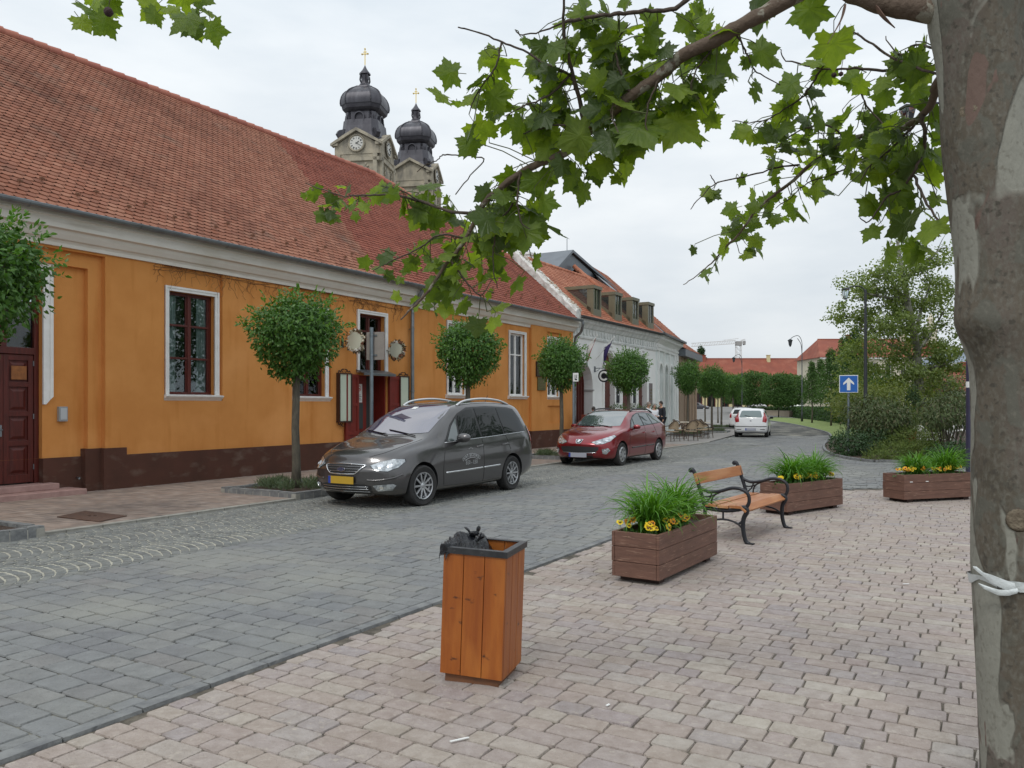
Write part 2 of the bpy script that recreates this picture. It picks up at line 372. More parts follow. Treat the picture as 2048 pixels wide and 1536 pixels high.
# flush kerb line between paving and road
m = M(); ce = [Vector((p[0], p[1], 0)) for p in PINK[1:58]]
def strip(m, pts, w_, seg, z0, z1, side=1, gap=.012, mi=0, jit=.006):
    acc = 0
    for i in range(len(pts)-1):
        a, b = pts[i], pts[i+1]; d = (b-a); ln = d.length
        if ln < 1e-5: continue
        d.normalize(); n = Vector((-d.y, d.x, 0))*side
        k = max(1, round(ln/seg))
        for j in range(k):
            p = a+d*(ln*j/k+gap/2); q = a+d*(ln*(j+1)/k-gap/2); zz = z1+R.uniform(-.4, .4)*jit
            w2 = w_+R.uniform(-jit, jit)
            m.add([(*v.xy, z0) for v in (p, q, q+n*w2, p+n*w2)]+[(*v.xy, zz) for v in (p+n*.008, q+n*.008, q+n*(w2-.008), p+n*(w2-.008))],
                  [(4, 5, 6, 7), (0, 1, 5, 4), (1, 2, 6, 5), (2, 3, 7, 6), (3, 0, 4, 7)], mi)
strip(m, ce, .10, .42, -.02, .020, side=1, gap=.010)
o_ = m.obj('kerb_line', KERBSTONE, origin=(0, 0, 0)); tag(o_, kind='structure')
# parking strip: small setts laid in segmental arcs with pale joints
m = M(); sheet(m, [(p.x, p.y) for p in (SW(-4, T_FAN), SW(33, T_FAN), SW(33, T_SIDE), SW(-4, T_SIDE))], -.002)
for fan in range(2):
    tc_ = T_FAN+.64+fan*1.27; s = 1.5
    while s < 32.9:
        n = 13
        for i in range(n):
            a = (i-(n-1)/2)/(n-1)*rad(100); Rr = .83
            cx, cy = s+Rr*math.cos(a)-Rr, tc_+Rr*math.sin(a)*1.0
            wdt = .105*.5*R.uniform(.74, .92); ln = .118*.5*R.uniform(.72, .88); ca, sa = math.cos(a), math.sin(a)
            z = .006+R.uniform(-.003, .003); b = len(m.v); vs = []
            for f, zz in ((1, -.002), (.86, z)):
                for x_, y_ in ((-1, -1), (1, -1), (1, 1), (-1, 1)):
                    lx, ly = x_*wdt*f+R.uniform(-.004, .004), y_*ln*f+R.uniform(-.004, .004)
                    p = SW(cx+lx*ca-ly*sa, cy+lx*sa+ly*ca); vs.append((p.x, p.y, zz))
            m.add(vs, [(4, 5, 6, 7), (0, 1, 5, 4), (1, 2, 6, 5), (2, 3, 7, 6), (3, 0, 4, 7)], 1)
        s += .118
tag(m.obj('parking_strip', [SAND, SMALLSTONE], origin=(0, 0, 0), fix=False), kind='structure')
# pavement in front of the houses
m = M(); sheet(m, [(p.x, p.y) for p in (SW(-4, T_SIDE), SW(34, T_SIDE), Vector((11.6, 42.2, 0)), Vector((15.4, 52, 0)), Vector((26, 85, 0)), Vector((8, 85, 0)), SW(41, 15.2), SW(29, 15.2), SW(-4, 15.2))], .035)
stones(m, 3.5, 32, T_SIDE+.13, T_WALL+.02, .125, [.2, .25], .004, .043, lambda x, y: True, hz=.002, fine=lambda s: False)
tag(m.obj('pavement', [mat('plain_pavement', (.25, .235, .22), (.21, .20, .19), sc_=1.5, rough=.9), SIDESTONE], origin=(0, 0, 0), fix=False), kind='structure')
m = M(); strip(m, [SW(-4+i*.5, T_SIDE) for i in range(78)], .12, .5, -.02, .045, side=1)
tag(m.obj('kerb', KERBPALE, origin=(0, 0, 0)), kind='structure')
# planted ground on the far side of the road, lawn behind
m = M(); sheet(m, [(p.x, p.y) for p in BEDEDGE[6:]]+[(60, 18), (60, 56), (30, 56)], .03); o_ = m.obj('planting_bed', SOIL, origin=(0, 0, 0), fix=False); tag(o_, kind='structure')
m = M(); sheet(m, [(p.x+.05, p.y+.2) for p in BEDEDGE[:18]]+[(p.x, p.y) for p in (P(1700, 878), P(1720, 856), P(1690, 847), P(1650, 843), P(1624, 840), P(1575, 836), P(1532, 834.5))], .045)
tag(m.obj('lawn', LAWN, origin=(0, 0, 0), fix=False), kind='structure')
m = M(); strip(m, BEDEDGE, .10, .25, -.02, .08, side=-1); tag(m.obj('bed_kerb', KERBSTONE, origin=(0, 0, 0)), kind='structure')
m = M(); sheet(m, [(p.x, p.y) for p in (Vector((20, 58, 0)), Vector((27, 80, 0)), P(1590, 834), P(1680, 846), Vector((52, 70, 0)), Vector((52, 74, 0)), P(1588, 831), Vector((26, 84, 0)), Vector((18.6, 62, 0)))], .052)
# cellar cover on the pavement
o_ = M(); c = [P(114, 1041, .05), P(170, 1029, .05), P(254, 1039, .05), P(198, 1051, .05)]
o_.add([(*p.xy, .046) for p in c]+[(*p.xy, .058) for p in c], [(4, 5, 6, 7), (0, 1, 5, 4), (1, 2, 6, 5), (2, 3, 7, 6), (3, 0, 4, 7)])
cc = sum(c, Vector())/4
o_.box(cc.x-.05, cc.x-.02, cc.y-.02, cc.y+.02, .058, .068); o_.box(cc.x+.03, cc.x+.06, cc.y-.02, cc.y+.02, .058, .068)
tag(o_.obj('cellar_cover', mat('rusty_plate', (.12, .065, .045), (.09, .055, .042), sc_=8, rough=.7, bump=.4, bsc=60)), 'rust brown square metal cover set flush in the pavement near the steps', 'manhole cover')

# ================================================================ leaves
def leafgeo(m, c, tip, nrm, ln, wd, fold=.25, mi=0, six=False):
    """one folded leaf: c base point, tip direction, nrm face direction"""
    t = tip.normalized(); n = nrm-t*nrm.dot(t)
    n = n.normalized() if n.length > 1e-4 else t.orthogonal().normalized()
    s = t.cross(n); b = len(m.v)
    if six:
        pts = [c, c+t*ln*.3+s*wd*.5-n*fold*wd, c+t*ln*.68+s*wd*.36-n*fold*wd*.9, c+t*ln-n*ln*.15, c+t*ln*.68-s*wd*.36-n*fold*wd*.9, c+t*ln*.3-s*wd*.5-n*fold*wd]
        m.v += [tuple(p) for p in pts]; m.f += [[b, b+1, b+2, b+3], [b, b+3, b+4, b+5]]; m.m += [mi, mi]
    else:
        pts = [c, c+t*ln*.45+s*wd*.5-n*fold*wd, c+t*ln, c+t*ln*.45-s*wd*.5-n*fold*wd]
        m.v += [tuple(p) for p in pts]; m.f += [[b, b+1, b+2], [b, b+2, b+3]]; m.m += [mi, mi]
def rdir(r=R):
    while True:
        v = Vector((r.uniform(-1, 1), r.uniform(-1, 1), r.uniform(-1, 1)))
        if .05 < v.length < 1: return v.normalized()
def crown(m, ells, n, ln, wd, droop=.4, shell=.55, lump=.25, seed=1, mi=0, six=False, shape='ball', rot=0.0):
    """leaves through the outer volume of ellipsoids [(centre, (rx,ry,rz))], uneven outline from noise"""
    r = random.Random(seed); tot = sum(e[1][0]*e[1][1]*e[1][2] for e in ells)
    for c, (rx, ry, rz) in ells:
        c = Vector(c); k = int(n*rx*ry*rz/tot)
        for i in range(k):
            d = rdir(r)
            if shape == 'box': q = d/max(abs(d.x), abs(d.y), abs(d.z))*.62+d*.38
            elif shape == 'ball': q = d
            else: q = d
            g = 1+lump*(noise.noise(d*2.1+Vector((seed*3.3, 0, 0)))*1.4+noise.noise(d*5+Vector((0, seed*2.7, 0)))*.9)
            rr = (shell+(1-shell)*r.random()**.6)*g*(1+max(0, r.gauss(0, .035)))
            p = c+Vector((q.x*rx*rr, q.y*ry*rr, q.z*rz*rr))
            nn = (d*.9+rdir(r)*.75+Vector((0, 0, .45))).normalized()
            tip = (d*.5+rdir(r)*.8+Vector((0, 0, -droop)))
            f = r.uniform(.65, 1.2); leafgeo(m, p, tip, nn, ln*f, wd*f, mi=mi, six=six)

def leafmat(name, cols, tr=.3, rough=.45, spec=.4): return mat(name, cols[0], island=cols, rough=rough, trans=tr, spec=spec)
LF_ROUND = leafmat('round_tree_leaf', [(.045, .115, .02), (.07, .17, .028), (.05, .125, .021), (.105, .215, .038), (.06, .15, .024)], .25, .42, .4)
LF_TIP = leafmat('young_leaf', [(.10, .22, .03), (.07, .18, .03), (.14, .24, .05)], .3)
LF_DARK = leafmat('dark_shrub_leaf', [(.022, .055, .02), (.04, .085, .03), (.03, .065, .022), (.06, .10, .045)], .15, .5, .3)
LF_VIB = leafmat('viburnum_leaf', [(.05, .08, .03), (.08, .115, .042), (.105, .135, .058), (.065, .10, .036), (.16, .14, .08)], .15, .55, .3)
LF_JUN = leafmat('juniper_leaf', [(.09, .135, .03), (.13, .17, .04), (.07, .115, .03), (.15, .18, .06)], .15, .7, .2)
LF_PLANE = leafmat('plane_leaf', [(.065, .135, .022), (.095, .185, .03), (.055, .12, .024), (.12, .215, .038), (.075, .15, .03)], .42, .5, .3)
LF_FAR = leafmat('far_plane_leaf', [(.13, .19, .055), (.19, .25, .085), (.24, .30, .13), (.11, .165, .05)], .4, .6, .3)
LF_MID = leafmat('park_tree_leaf', [(.045, .10, .022), (.065, .135, .03), (.05, .115, .025), (.085, .16, .04)], .25, .6, .3)
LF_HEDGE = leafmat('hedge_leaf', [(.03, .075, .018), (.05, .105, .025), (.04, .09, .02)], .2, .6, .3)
LF_YEL = leafmat('yellow_green_leaf', [(.13, .17, .04), (.17, .20, .06), (.10, .145, .035)], .3, .6, .3)
LF_LAV = leafmat('lavender_leaf', [(.10, .14, .085), (.14, .18, .11), (.075, .115, .06)], .2, .8, .2)
BARK = mat('brown_bark', (.13, .115, .085), (.075, .065, .05), sc_=14, rough=.9, bump=.8, bsc=30, stretch=(1, 1, .35))
BARKGREY = mat('grey_bark', (.20, .19, .165), (.12, .11, .095), sc_=7, rough=.9, bump=.5, bsc=30, stretch=(1, 1, .4))

# ================================================================ row of round clipped trees with their kerbed beds
def make_round(sd=3, rx=.93, rz_=.80):
    root = thing('round_tree', 'x', 'tree')
    m = M(); m.tube([(0, 0, 0), (.01, .01, .5), (-.01, .015, 1.2), (.0, 0, 1.9), (.02, 0, 2.5), (0, 0, 3.0)], [.105, .08, .072, .068, .06, .03], 10)
    for k in range(9):
        a = k*2.4; m.tube([(0, 0, 1.95+k*.08), (.25*math.cos(a), .25*math.sin(a), 2.4+k*.06), (.6*math.cos(a), .6*math.sin(a), 2.75+k*.07)], [.035, .022, .01], 6)
    m.obj('trunk', BARK, root, smooth=True)
    m = M(); crown(m, [((0, 0, 2.98), (rx*.90, rx*.94, rz_)), ((.22, .1, 3.12), (rx*.66, rx*.7, rz_*.62)), ((-.24, -.15, 3.05), (rx*.66, rx*.66, rz_*.68))], 8800, .088, .042, .5, .5, .12, sd, six=True)
    crown(m, [((0, 0, 2.38), (.45, .45, .34))], 700, .085, .042, .7, .3, .3, 8, six=True)
    r = random.Random(5)
    for k in range(55):   # young shoots sticking out
        d = rdir(r); d.z = abs(d.z)*.8+.1; d.normalize(); b0 = Vector((0, 0, 2.98))+Vector((d.x*.92, d.y*.92, d.z*.78))
        for j in range(7):
            leafgeo(m, b0+d*.026*j, d+rdir(r)*.9, rdir(r)+Vector((0, 0, .6)), .075, .036, mi=1, six=True)
    m.obj('crown', [LF_ROUND, LF_TIP], root, fix=False)
    return root
RTS = []
row = [(5.25, 11.1, 'round clipped tree cut off by the picture edge, in front of the panelled brown door', 1.10, .3),
       (10.95, 11.1, 'round clipped tree in the kerbed bed just ahead of the dark grey minivan', 1.0, 1.0),
       (16.8, 11.1, 'round clipped tree rising behind the roof of the dark grey minivan', (.93, .93, 1.0), 2.2),
       (22.0, 11.1, 'round clipped tree behind the bonnet of the red car, before the bronze plaques', (.84, .84, .99), 3.9),
       (27.5, 11.12, 'round clipped tree before the white house with the disc sign', (.87, .87, .97), 5.1)]
RT = make_round(); GT = 'round clipped trees in a row along the pavement'
for i, (s, t, lab, sc_, rz) in enumerate(row):
    loc = SW(s, t, .02)
    if i == 1:
        RT2 = make_round(17, .97, .77); RT2.location = loc; RT2.rotation_euler = (0, 0, rz); RT2.scale = (sc_,)*3; tag(RT2, lab, 'tree', GT)
    elif i == 0:
        RT.location = loc; RT.rotation_euler = (0, 0, rz); RT.scale = (sc_,)*3; tag(RT, lab, 'tree', GT)
    else: dup(RT if i % 2 == 0 else RT2, loc, rz, lab, GT, sc_)
far_row = [(1376, 43.0, 'round clipped tree beside the cane chairs at the brick pillared house', .97), (1424, 47.5, 'round clipped tree next beyond the one by the cane chairs', .95),
           (1443, 56, 'round clipped tree third beyond the white arcaded house, partly hidden by its neighbours', .95), (1466, 60.5, 'round clipped tree just behind the white hatchback', .95),
           (1410, 63, 'round clipped tree set back towards the far houses behind the row', .9), (1436, 72, 'round clipped tree smallest and farthest of the pavement row', .9)]
for i, (x, Y, lab, sc_) in enumerate(far_row):
    dup(RT2 if i % 2 else RT, ((x-1024)/FPX*Y, Y, .02), i*1.3+.4, lab, GT, (sc_*.9, sc_*.9, 1.06))
# beds
def make_bed():
    root = thing('tree_bed', 'x', 'planting bed', group='kerbed beds under the round trees')
    m = M(); m.box(-.85, .85, -.85, .85, -.02, .075); m.obj('soil', SOIL, root)
    m = M(); pts = [Vector(p) for p in ((-.95, -.95, 0), (.95, -.95, 0), (.95, .95, 0), (-.95, .95, 0), (-.95, -.95, 0))]
    strip(m, pts, .13, .2, -.02, .12, side=1, gap=.014, jit=.014); m.obj('kerb_stones', KERBSTONE, root)
    m = M(); strip(m, pts, .11, 2, -.02, .095, side=1, gap=0, jit=0); m.obj('mortar', KERBPALE, root)
    m = M(); r = random.Random(9)
    for k in range(26):
        a, q = r.uniform(0, 6.28), r.uniform(.3, .68); cx, cy = q*math.cos(a), q*math.sin(a)
        if abs(cx) > .7 or abs(cy) > .7: continue
        for j in range(75):
            d = rdir(r); d.z = abs(d.z)+.5; d.normalize(); h = r.uniform(.1, .3)
            p = Vector((cx, cy, .07))+Vector((r.gauss(0, .07), r.gauss(0, .07), r.random()*.14))
            leafgeo(m, p, d, rdir(r), h*.55, .013)
    m.obj('low_shrubs', LF_LAV, root, fix=False)
    return root
BEDT = make_bed(); beds = [(4.75, 11.05, 'kerbed bed with low shrubs at the picture edge beside the cellar cover'), (10.95, 11.1, 'kerbed bed with lavender at the front wheel of the grey minivan'),
    (16.8, 11.1, 'kerbed bed with lavender hidden behind the grey minivan'), (21.9, 11.1, 'kerbed bed with lavender at the front bumper of the red car'), (27.35, 11.2, 'kerbed bed with lavender behind the red car')]
for i, (s, t, lab) in enumerate(beds):
    loc = SW(s, t, .02); rz = rad(90)-TH
    if i == 0: BEDT.location = loc; BEDT.rotation_euler = (0, 0, rz); BEDT["label"] = lab
    else: dup(BEDT, loc, rz, lab)
for x, Y, lab in ((1376, 42.8, 'kerbed bed of grey green shrubs below the cane chairs'), (1424, 47.4, 'kerbed bed of grey green shrubs just short of the white hatchback'), (1446, 55, 'kerbed bed of shrubs partly hidden by the white hatchback')):
    dup(BEDT, ((x-1024)/FPX*Y, Y, .02), rad(68), lab)
# ================================================================ orange house
def house(name, label, s0, t0, M4=STREET, cat='building'):
    b = M4 @ Vector((s0, t0, 0)); T = M4.copy(); T.translation = b
    return thing(name, label, cat, mat=T)
def rect(x0, x1, z0, z1): return [(x0, z0), (x1, z0), (x1, z1), (x0, z1)]
def arch(x0, x1, z0, z1, n=12):      # round-headed opening, z1 = top
    r = (x1-x0)/2; cx = (x0+x1)/2
    return [(x0, z0), (x1, z0)]+[(cx+r*math.cos(math.pi*i/n), z1-r+r*math.sin(math.pi*i/n)) for i in range(n+1)]
def tiles(m, E, Rg, u0, u1, rows, tw=.18, lift=.02, mi=0, jit=.006, thick=.014, clip=None):
    """overlapping round-ended tiles between the eave line E(u) and the ridge line Rg(u)"""
    n = (Rg((u0+u1)/2)-E((u0+u1)/2)).cross(E(u1)-E(u0)).normalized()
    if n.z < 0: n = -n
    for r in range(rows):
        off = (r % 2)*tw/2; u = u0-off
        while u < u1:
            a, b = max(u, u0)+.003, min(u+tw, u1)-.003
            if b-a > .03 and (clip is None or clip((a+b)/2, (r+.6)/rows)):
                jv = R.uniform(-jit, jit)/2
                def q(f, g, h):
                    uu = a+(b-a)*f; vv = (r+g)/rows; return E(uu).lerp(Rg(uu), min(1, max(0, vv)))+n*h
                l = lift+R.uniform(-.003, .003); tlt = R.uniform(-.003, .003)
                top = [q(0, 1.12, .004), q(0, .30+jv, l+tlt), q(.14, .10+jv, l+tlt), q(.5, jv, l), q(.86, .10+jv, l-tlt), q(1, .30+jv, l-tlt), q(1, 1.12, .004)]
                low = [p-n*thick for p in top[1:6]]
                bb = len(m.v); m.v += [tuple(p) for p in top+low]
                m.f.append([bb+i for i in range(7)]); m.m.append(mi)
                for i in range(4): m.f.append([bb+1+i, bb+7+i, bb+8+i, bb+2+i]); m.m.append(mi)
            u += tw
def window(parent, x0, x1, z0, z1, yw, dep=.14, wood=BROWNWOOD, cas=.1, sill=True, bars=(.36, .68), mull=1, room=True, sash=True, name='window', proud=.035, sp=STREET, casing_low=True, curtain=0.0, casm=WHITEPAINT):
    yf = yw+dep
    m = M(); fw = .065
    m.box(x0, x0+fw, yf-.03, yf+.04, z0, z1); m.box(x1-fw, x1, yf-.03, yf+.04, z0, z1)
    m.box(x0+fw, x1-fw, yf-.03, yf+.04, z1-fw, z1); m.box(x0+fw, x1-fw, yf-.03, yf+.04, z0, z0+fw)
    iw = (x1-x0-2*fw)/(mull+1)
    for k in range(mull):
        c = x0+fw+iw*(k+1); m.box(c-.035, c+.035, yf-.035, yf+.035, z0+fw, z1-fw)
    for b_ in bars:
        zb = z0+(z1-z0)*b_; m.box(x0+fw, x1-fw, yf-.03, yf+.03, zb-.022, zb+.022)
    if sash:
        for k in range(mull+1):
            a, b_ = x0+fw+iw*k+(.035 if k else 0), x0+fw+iw*(k+1)-(.035 if k < mull else 0)
            m.box(a, a+.035, yf-.015, yf+.028, z0+fw, z1-fw); m.box(b_-.035, b_, yf-.015, yf+.028, z0+fw, z1-fw)
    o = m.obj(name, wood, parent, sp, bevel=.004)
    m = M(); m.box(x0+.02, x1-.02, yf+.004, yf+.012, z0+.02, z1-.02); m.obj('pane', GLASS, o, sp)
    if cas:
        m = M(); y0, y1 = yw-proud, yw+.03
        for k, (q, p_) in enumerate(((cas, 0), (cas*.45, .018))):
            pr = y0-p_+.0015*k
            m.box(x0-cas, x0-cas+q, pr, y1, z0 if casing_low else z0, z1+cas); m.box(x1+cas-q, x1+cas, pr, y1, z0, z1+cas)
            m.box(x0-cas+q, x1+cas-q, pr, y1, z1+cas-q, z1+cas)
        m.obj('surround', casm, o, sp, bevel=.005)
    if sill:
        m = M(); m.sweep([(yw-.13, z0-.03), (yw-.13, z0-.01), (yw+.1, z0+.012), (yw+.1, z0-.12), (yw-.04, z0-.12), (yw-.06, z0-.09), (yw-.10, z0-.06)], x0-cas-.05, x1+cas+.05); m.obj('sill', casm, o, sp)
    if curtain:
        m = M(); n = 24
        for a, b_ in ((x0+.05, x0+(x1-x0)*curtain), (x1-(x1-x0)*curtain, x1-.05)):
            bb = len(m.v)
            for i in range(n+1):
                x = a+(b_-a)*i/n; y = yf+.06+.015*math.sin(i*1.9)
                m.v += [(x, y, z0), (x, y, z1)]
            for i in range(n): m.f.append([bb+2*i, bb+2*i+2, bb+2*i+3, bb+2*i+1]); m.m.append(0)
        m.obj('curtain', CURTAIN, o, sp)
    return o
S0, S1 = 2.0, 29.2
OH = house('orange_house', 'long single storey orange house with brown plinth and steep red tiled roof', S0, T_WALL)
TW = T_WALL
m = M()
HZ0, HZ1 = .69, 4.62
portal1 = rect(5.95, 9.2, .69, 4.46); portal2 = rect(6.22, 8.93, .69, 4.2)
dooro = rect(6.95, 8.15, .25, 4.06)
W1 = (10.62, 11.76, 1.86, 4.0); W2 = (14.12, 15.16, 1.86, 4.0)
n1 = rect(10.46, 11.92, 1.74, 4.50); n2 = rect(13.97, 15.31, 1.74, 4.50)
EN = (16.38, 17.44, 2.52, 4.1); ED = (16.3, 17.52, .1, 2.46)
WA = (20.51, 21.43, 1.98, 4.2); WB = (24.3, 25.36, 1.98, 4.2); WC = (27.1, 28.05, 1.98, 4.2)
ncC = rect(26.96, 28.19, 1.86, 4.45); npC = rect(27.0, 28.15, .95, 1.62)
EXTRA = (3.4, 4.5, 1.86, 4.0)
m.panel([(S0, HZ0), (25.72, HZ0), (25.72, HZ1), (S0, HZ1)],
        [portal1, n1, n2, rect(*EN), rect(ED[0], ED[1], HZ0+.001, ED[3]), rect(*WA), rect(*WB), rect(*EXTRA)], TW)
m.panel([(25.72, HZ0), (S1, HZ0), (S1, HZ1), (25.72, HZ1)], [ncC, npC], TW-.1)
m.box(25.72, 25.725, TW-.1, TW, HZ0, HZ1)
# recesses
m.reveal(portal1, TW, TW+.12, skip=(0,)); m.panel([(5.95, .69), (9.2, .69), (9.2, 4.46), (5.95, 4.46)], [portal2], TW+.12)
m.reveal(portal2, TW+.12, TW+.24, skip=(0,)); m.panel(rect(6.22, 8.93, .69, 4.2), [rect(6.95, 8.15, .691, 4.06)], TW+.24)
m.reveal(rect(6.95, 8.15, .69, 4.06), TW+.24, TW+.42, skip=(0,))
for n_, W_ in ((n1, W1), (n2, W2)):
    m.reveal(n_, TW, TW+.07); m.panel(n_, [rect(*W_)], TW+.07); m.reveal(rect(*W_), TW+.07, TW+.34)
for W_ in (EN, WA, WB, EXTRA): m.reveal(rect(*W_), TW, TW+.34)
m.reveal(rect(ED[0], ED[1], .1, ED[3]), TW, TW+.5, skip=(0,))
m.reveal(ncC, TW-.1, TW-.02); m.panel(ncC, [rect(*WC)], TW-.02); m.reveal(rect(*WC), TW-.02, TW+.3); m.reveal(npC, TW-.1, TW-.04); m.panel(npC, [], TW-.04)
# end and back walls
m.add([(S0, TW, 0), (S0, 26, 0), (S0, 26, 4.9), (S0, 20, 10.4), (S0, TW, 4.9)], [(0, 1, 2, 3, 4)])
m.add([(S1, TW-.1, 0), (S1, 19.3, 0), (S1, 19.3, 4.9), (S1, 16.8, 7.55), (S1, TW-.1, 4.9)], [(0, 1, 2, 3, 4)])
m.add([(S0, 26, 0), (18, 26, 0), (18, 26, 4.9), (S0, 26, 4.9)], [(0, 1, 2, 3)]); m.add([(18, 26, 0), (S1, 19.3, 0), (S1, 19.3, 4.9), (18, 26, 4.9)], [(0, 1, 2, 3)])
m.obj('wall', ORANGE, OH, STREET, fix=False)
m = M(); pt = TW-.035
def plinth(a, b, z, y): m.sweep([(y, -.02), (y, z), (y+.3, z+.003), (y+.3, -.02)], a, b)
plinth(S0, 5.6, .69, pt); plinth(5.6, 6.0, .83, pt); plinth(9.15, 9.62, .83, pt)
m.sweep([(TW+.085, -.02), (TW+.085, .83), (TW+.3, .833), (TW+.3, -.02)], 5.98, 6.3); m.sweep([(TW+.085, -.02), (TW+.085, .83), (TW+.3, .833), (TW+.3, -.02)], 8.86, 9.155)
m.sweep([(TW+.205, -.02), (TW+.205, .69), (TW+.3, .693), (TW+.3, -.02)], 6.3, 6.95); m.sweep([(TW+.205, -.02), (TW+.205, .69), (TW+.43, .693), (TW+.43, -.02)], 8.15, 8.86)
plinth(9.62, ED[0], .69, pt); plinth(ED[1], 25.7, .69, pt); plinth(25.7, S1, .69, pt-.1)
m.obj('plinth', PLINTH, OH, STREET)
m = M()
prof = [(TW+.05, 4.50), (TW-.05, 4.50), (TW-.06, 4.56), (TW-.09, 4.60), (TW-.14, 4.62), (TW-.20, 4.70), (TW-.23, 4.76), (TW-.31, 4.78), (TW-.32, 4.95), (TW-.36, 4.96), (TW-.37, 5.03), (TW+.05, 5.03)]
m.sweep(prof, S0, S1+.1, nseg=1)
m.obj('cornice', CREAM_TRIM, OH, STREET)
# roof
EAVE = lambda s: Vector((s, 13.86, 5.10))
HS = 23.7        # where the ridge ends and the hip comes down
def ridge(s):
    f = max(0, (s-HS)/(28.95-HS)); return Vector((s, 20-3.1*f, 10.5-2.726*f))
def bs(m, s0, s1, k):
    for i in range(k):
        a, b = s0+(s1-s0)*i/k, s0+(s1-s0)*(i+1)/k
        A = [EAVE(a), EAVE(b), ridge(b), ridge(a)]
        m.add([p+Vector((0, 0, -.012)) for p in A], [(0, 1, 2, 3)])
        rb = [Vector((p.x, 2*ridge(p.x).y-p.y, p.z)) for p in A]
        m.add([p+Vector((0, 0, -.012)) for p in rb], [(3, 2, 1, 0)])
m = M(); bs(m, S0, HS, 1); bs(m, HS, 28.95, 1)
roof = m.obj('roof', mat('roof_underlay', (.09, .045, .032), rough=.9), OH, STREET, fix=False)
FR = lambda s: Vector((s, 20, 10.5)); vmx = lambda u: 1-.505*max(0, (u-HS)/(28.95-HS)); seam = lambda v: 16.9+1.8*v
m = M(); tiles(m, EAVE, FR, 3.0, 19, 56, clip=lambda u, v: u < seam(v))
m.obj('roof_tiles', TILE, roof, STREET, fix=False)
m = M(); tiles(m, EAVE, FR, 3.0, 28.95, 56, clip=lambda u, v: u >= seam(v) and v < vmx(u)); m.obj('roof_tiles', TILE2, roof, STREET, fix=False)
m = M(); s = 3.0
while s < 28.8:
    a, b = ridge(s), ridge(min(s+.36, 28.95)); m.tube([a+Vector((0, 0, -.03)), b+Vector((0, 0, -.015))], [.12, .135], 10, caps=True); s += .345
m.obj('ridge_tiles', mat('ridge_tile', (.36, .12, .085), island=[(.33, .11, .08), (.40, .15, .10), (.36, .12, .085)], rough=.8), roof, STREET, smooth=True, angle=40)
RUST = mat('rusty_clip', (.20, .09, .05), rough=.7); nn = (ridge(5)-EAVE(5)).cross(Vector((1, 0, 0))).normalized(); nn = -nn if nn.z < 0 else nn
for row_, ph in ((3.5, 0), (5.5, .5)):
    s = 3.5+ph
    while s < 28:
        p = EAVE(s).lerp(FR(s), row_/56.0)+nn*.03; m = M(); m.bar(p, p+nn*.07+Vector((0, .02, .01)), .02, .05, 0); m.bar(p+nn*.05+Vector((-.05, 0, 0)), p+nn*.05+Vector((.05, 0, 0)), .015, .03, 0); m.obj('snow_guard', RUST, roof, STREET); s += 1.02

# gutter: open half round with brackets
m = M(); gp = [(13.79+.085*math.cos(math.pi*(1+i/8)), 5.075+.085*math.sin(math.pi*(1+i/8))) for i in range(9)]
gp += [(y+(13.79-y)*.09, z+.008) for y, z in reversed(gp)]
m.sweep(gp, S0, S1-.02); s = 3.4
while s < 29:
    m.sweep([(13.79+.092*math.cos(math.pi*(1+i/8)), 5.075+.092*math.sin(math.pi*(1+i/8))) for i in range(9)]+[(13.875, 5.085), (13.7, 5.085)], s, s+.03); s += 2.05
m.obj('gutter', ZINC, OH, STREET)
def pipe(name, pts, r=.055, rings=(), parent=OH, sp=STREET):
    m = M(); m.tube(catmull(pts, 5), r, 12)
    for p in rings: m.lathe([(r+.012, p[2]-.02), (r+.012, p[2]+.02)], 12, (p[0], p[1], 0)); m.box(p[0]-.01, p[0]+.01, p[1], p[1]+.12, p[2]-.01, p[2]+.01)
    return m.obj(name, ZINC, parent, sp, smooth=True, angle=40)
pipe('downpipe', [(18.55, 14.18, .3), (18.55, 14.18, 2), (18.55, 14.18, 4.2), (18.55, 14.14, 4.45), (18.55, 13.95, 4.75), (18.55, 13.82, 4.95)], rings=[(18.55, 14.18, .9), (18.55, 14.18, 2.05), (18.55, 14.18, 3.85)])
pipe('downpipe', [(29.28, 13.8, 5.02), (29.3, 13.82, 4.85), (29.4, 13.95, 4.6), (29.42, 14.18, 4.4), (29.42, 14.22, 4.0), (29.42, 14.22, 2), (29.42, 14.22, .2)], rings=[(29.42, 14.22, 2)])
# windows
window(OH, *W1, TW+.07, curtain=.28, proud=.03); window(OH, *W2, TW+.07, curtain=.2, proud=.03); window(OH, *EXTRA, TW)
window(OH, *EN, TW, sill=False, bars=(.72,), dep=.16)
WW = WHITEPAINT
for W_, yy in ((WA, TW), (WB, TW), (WC, TW-.02)): window(OH, *W_, yy, wood=WW, cas=.09, bars=(.66,), curtain=.22, dep=.1)
m = M()
for W_ in (W1, W2, EN, WA, WB, WC, EXTRA): m.box(W_[0]-.03, W_[1]+.03, TW+.33, TW+1.0, W_[2]-.03, W_[3]+.03)
m.box(17.02, ED[1], TW+.5, TW+1.6, .1, ED[3])
for f in list(m.f): f.reverse()
m.obj('room', DARKROOM, OH, STREET, fix=False)
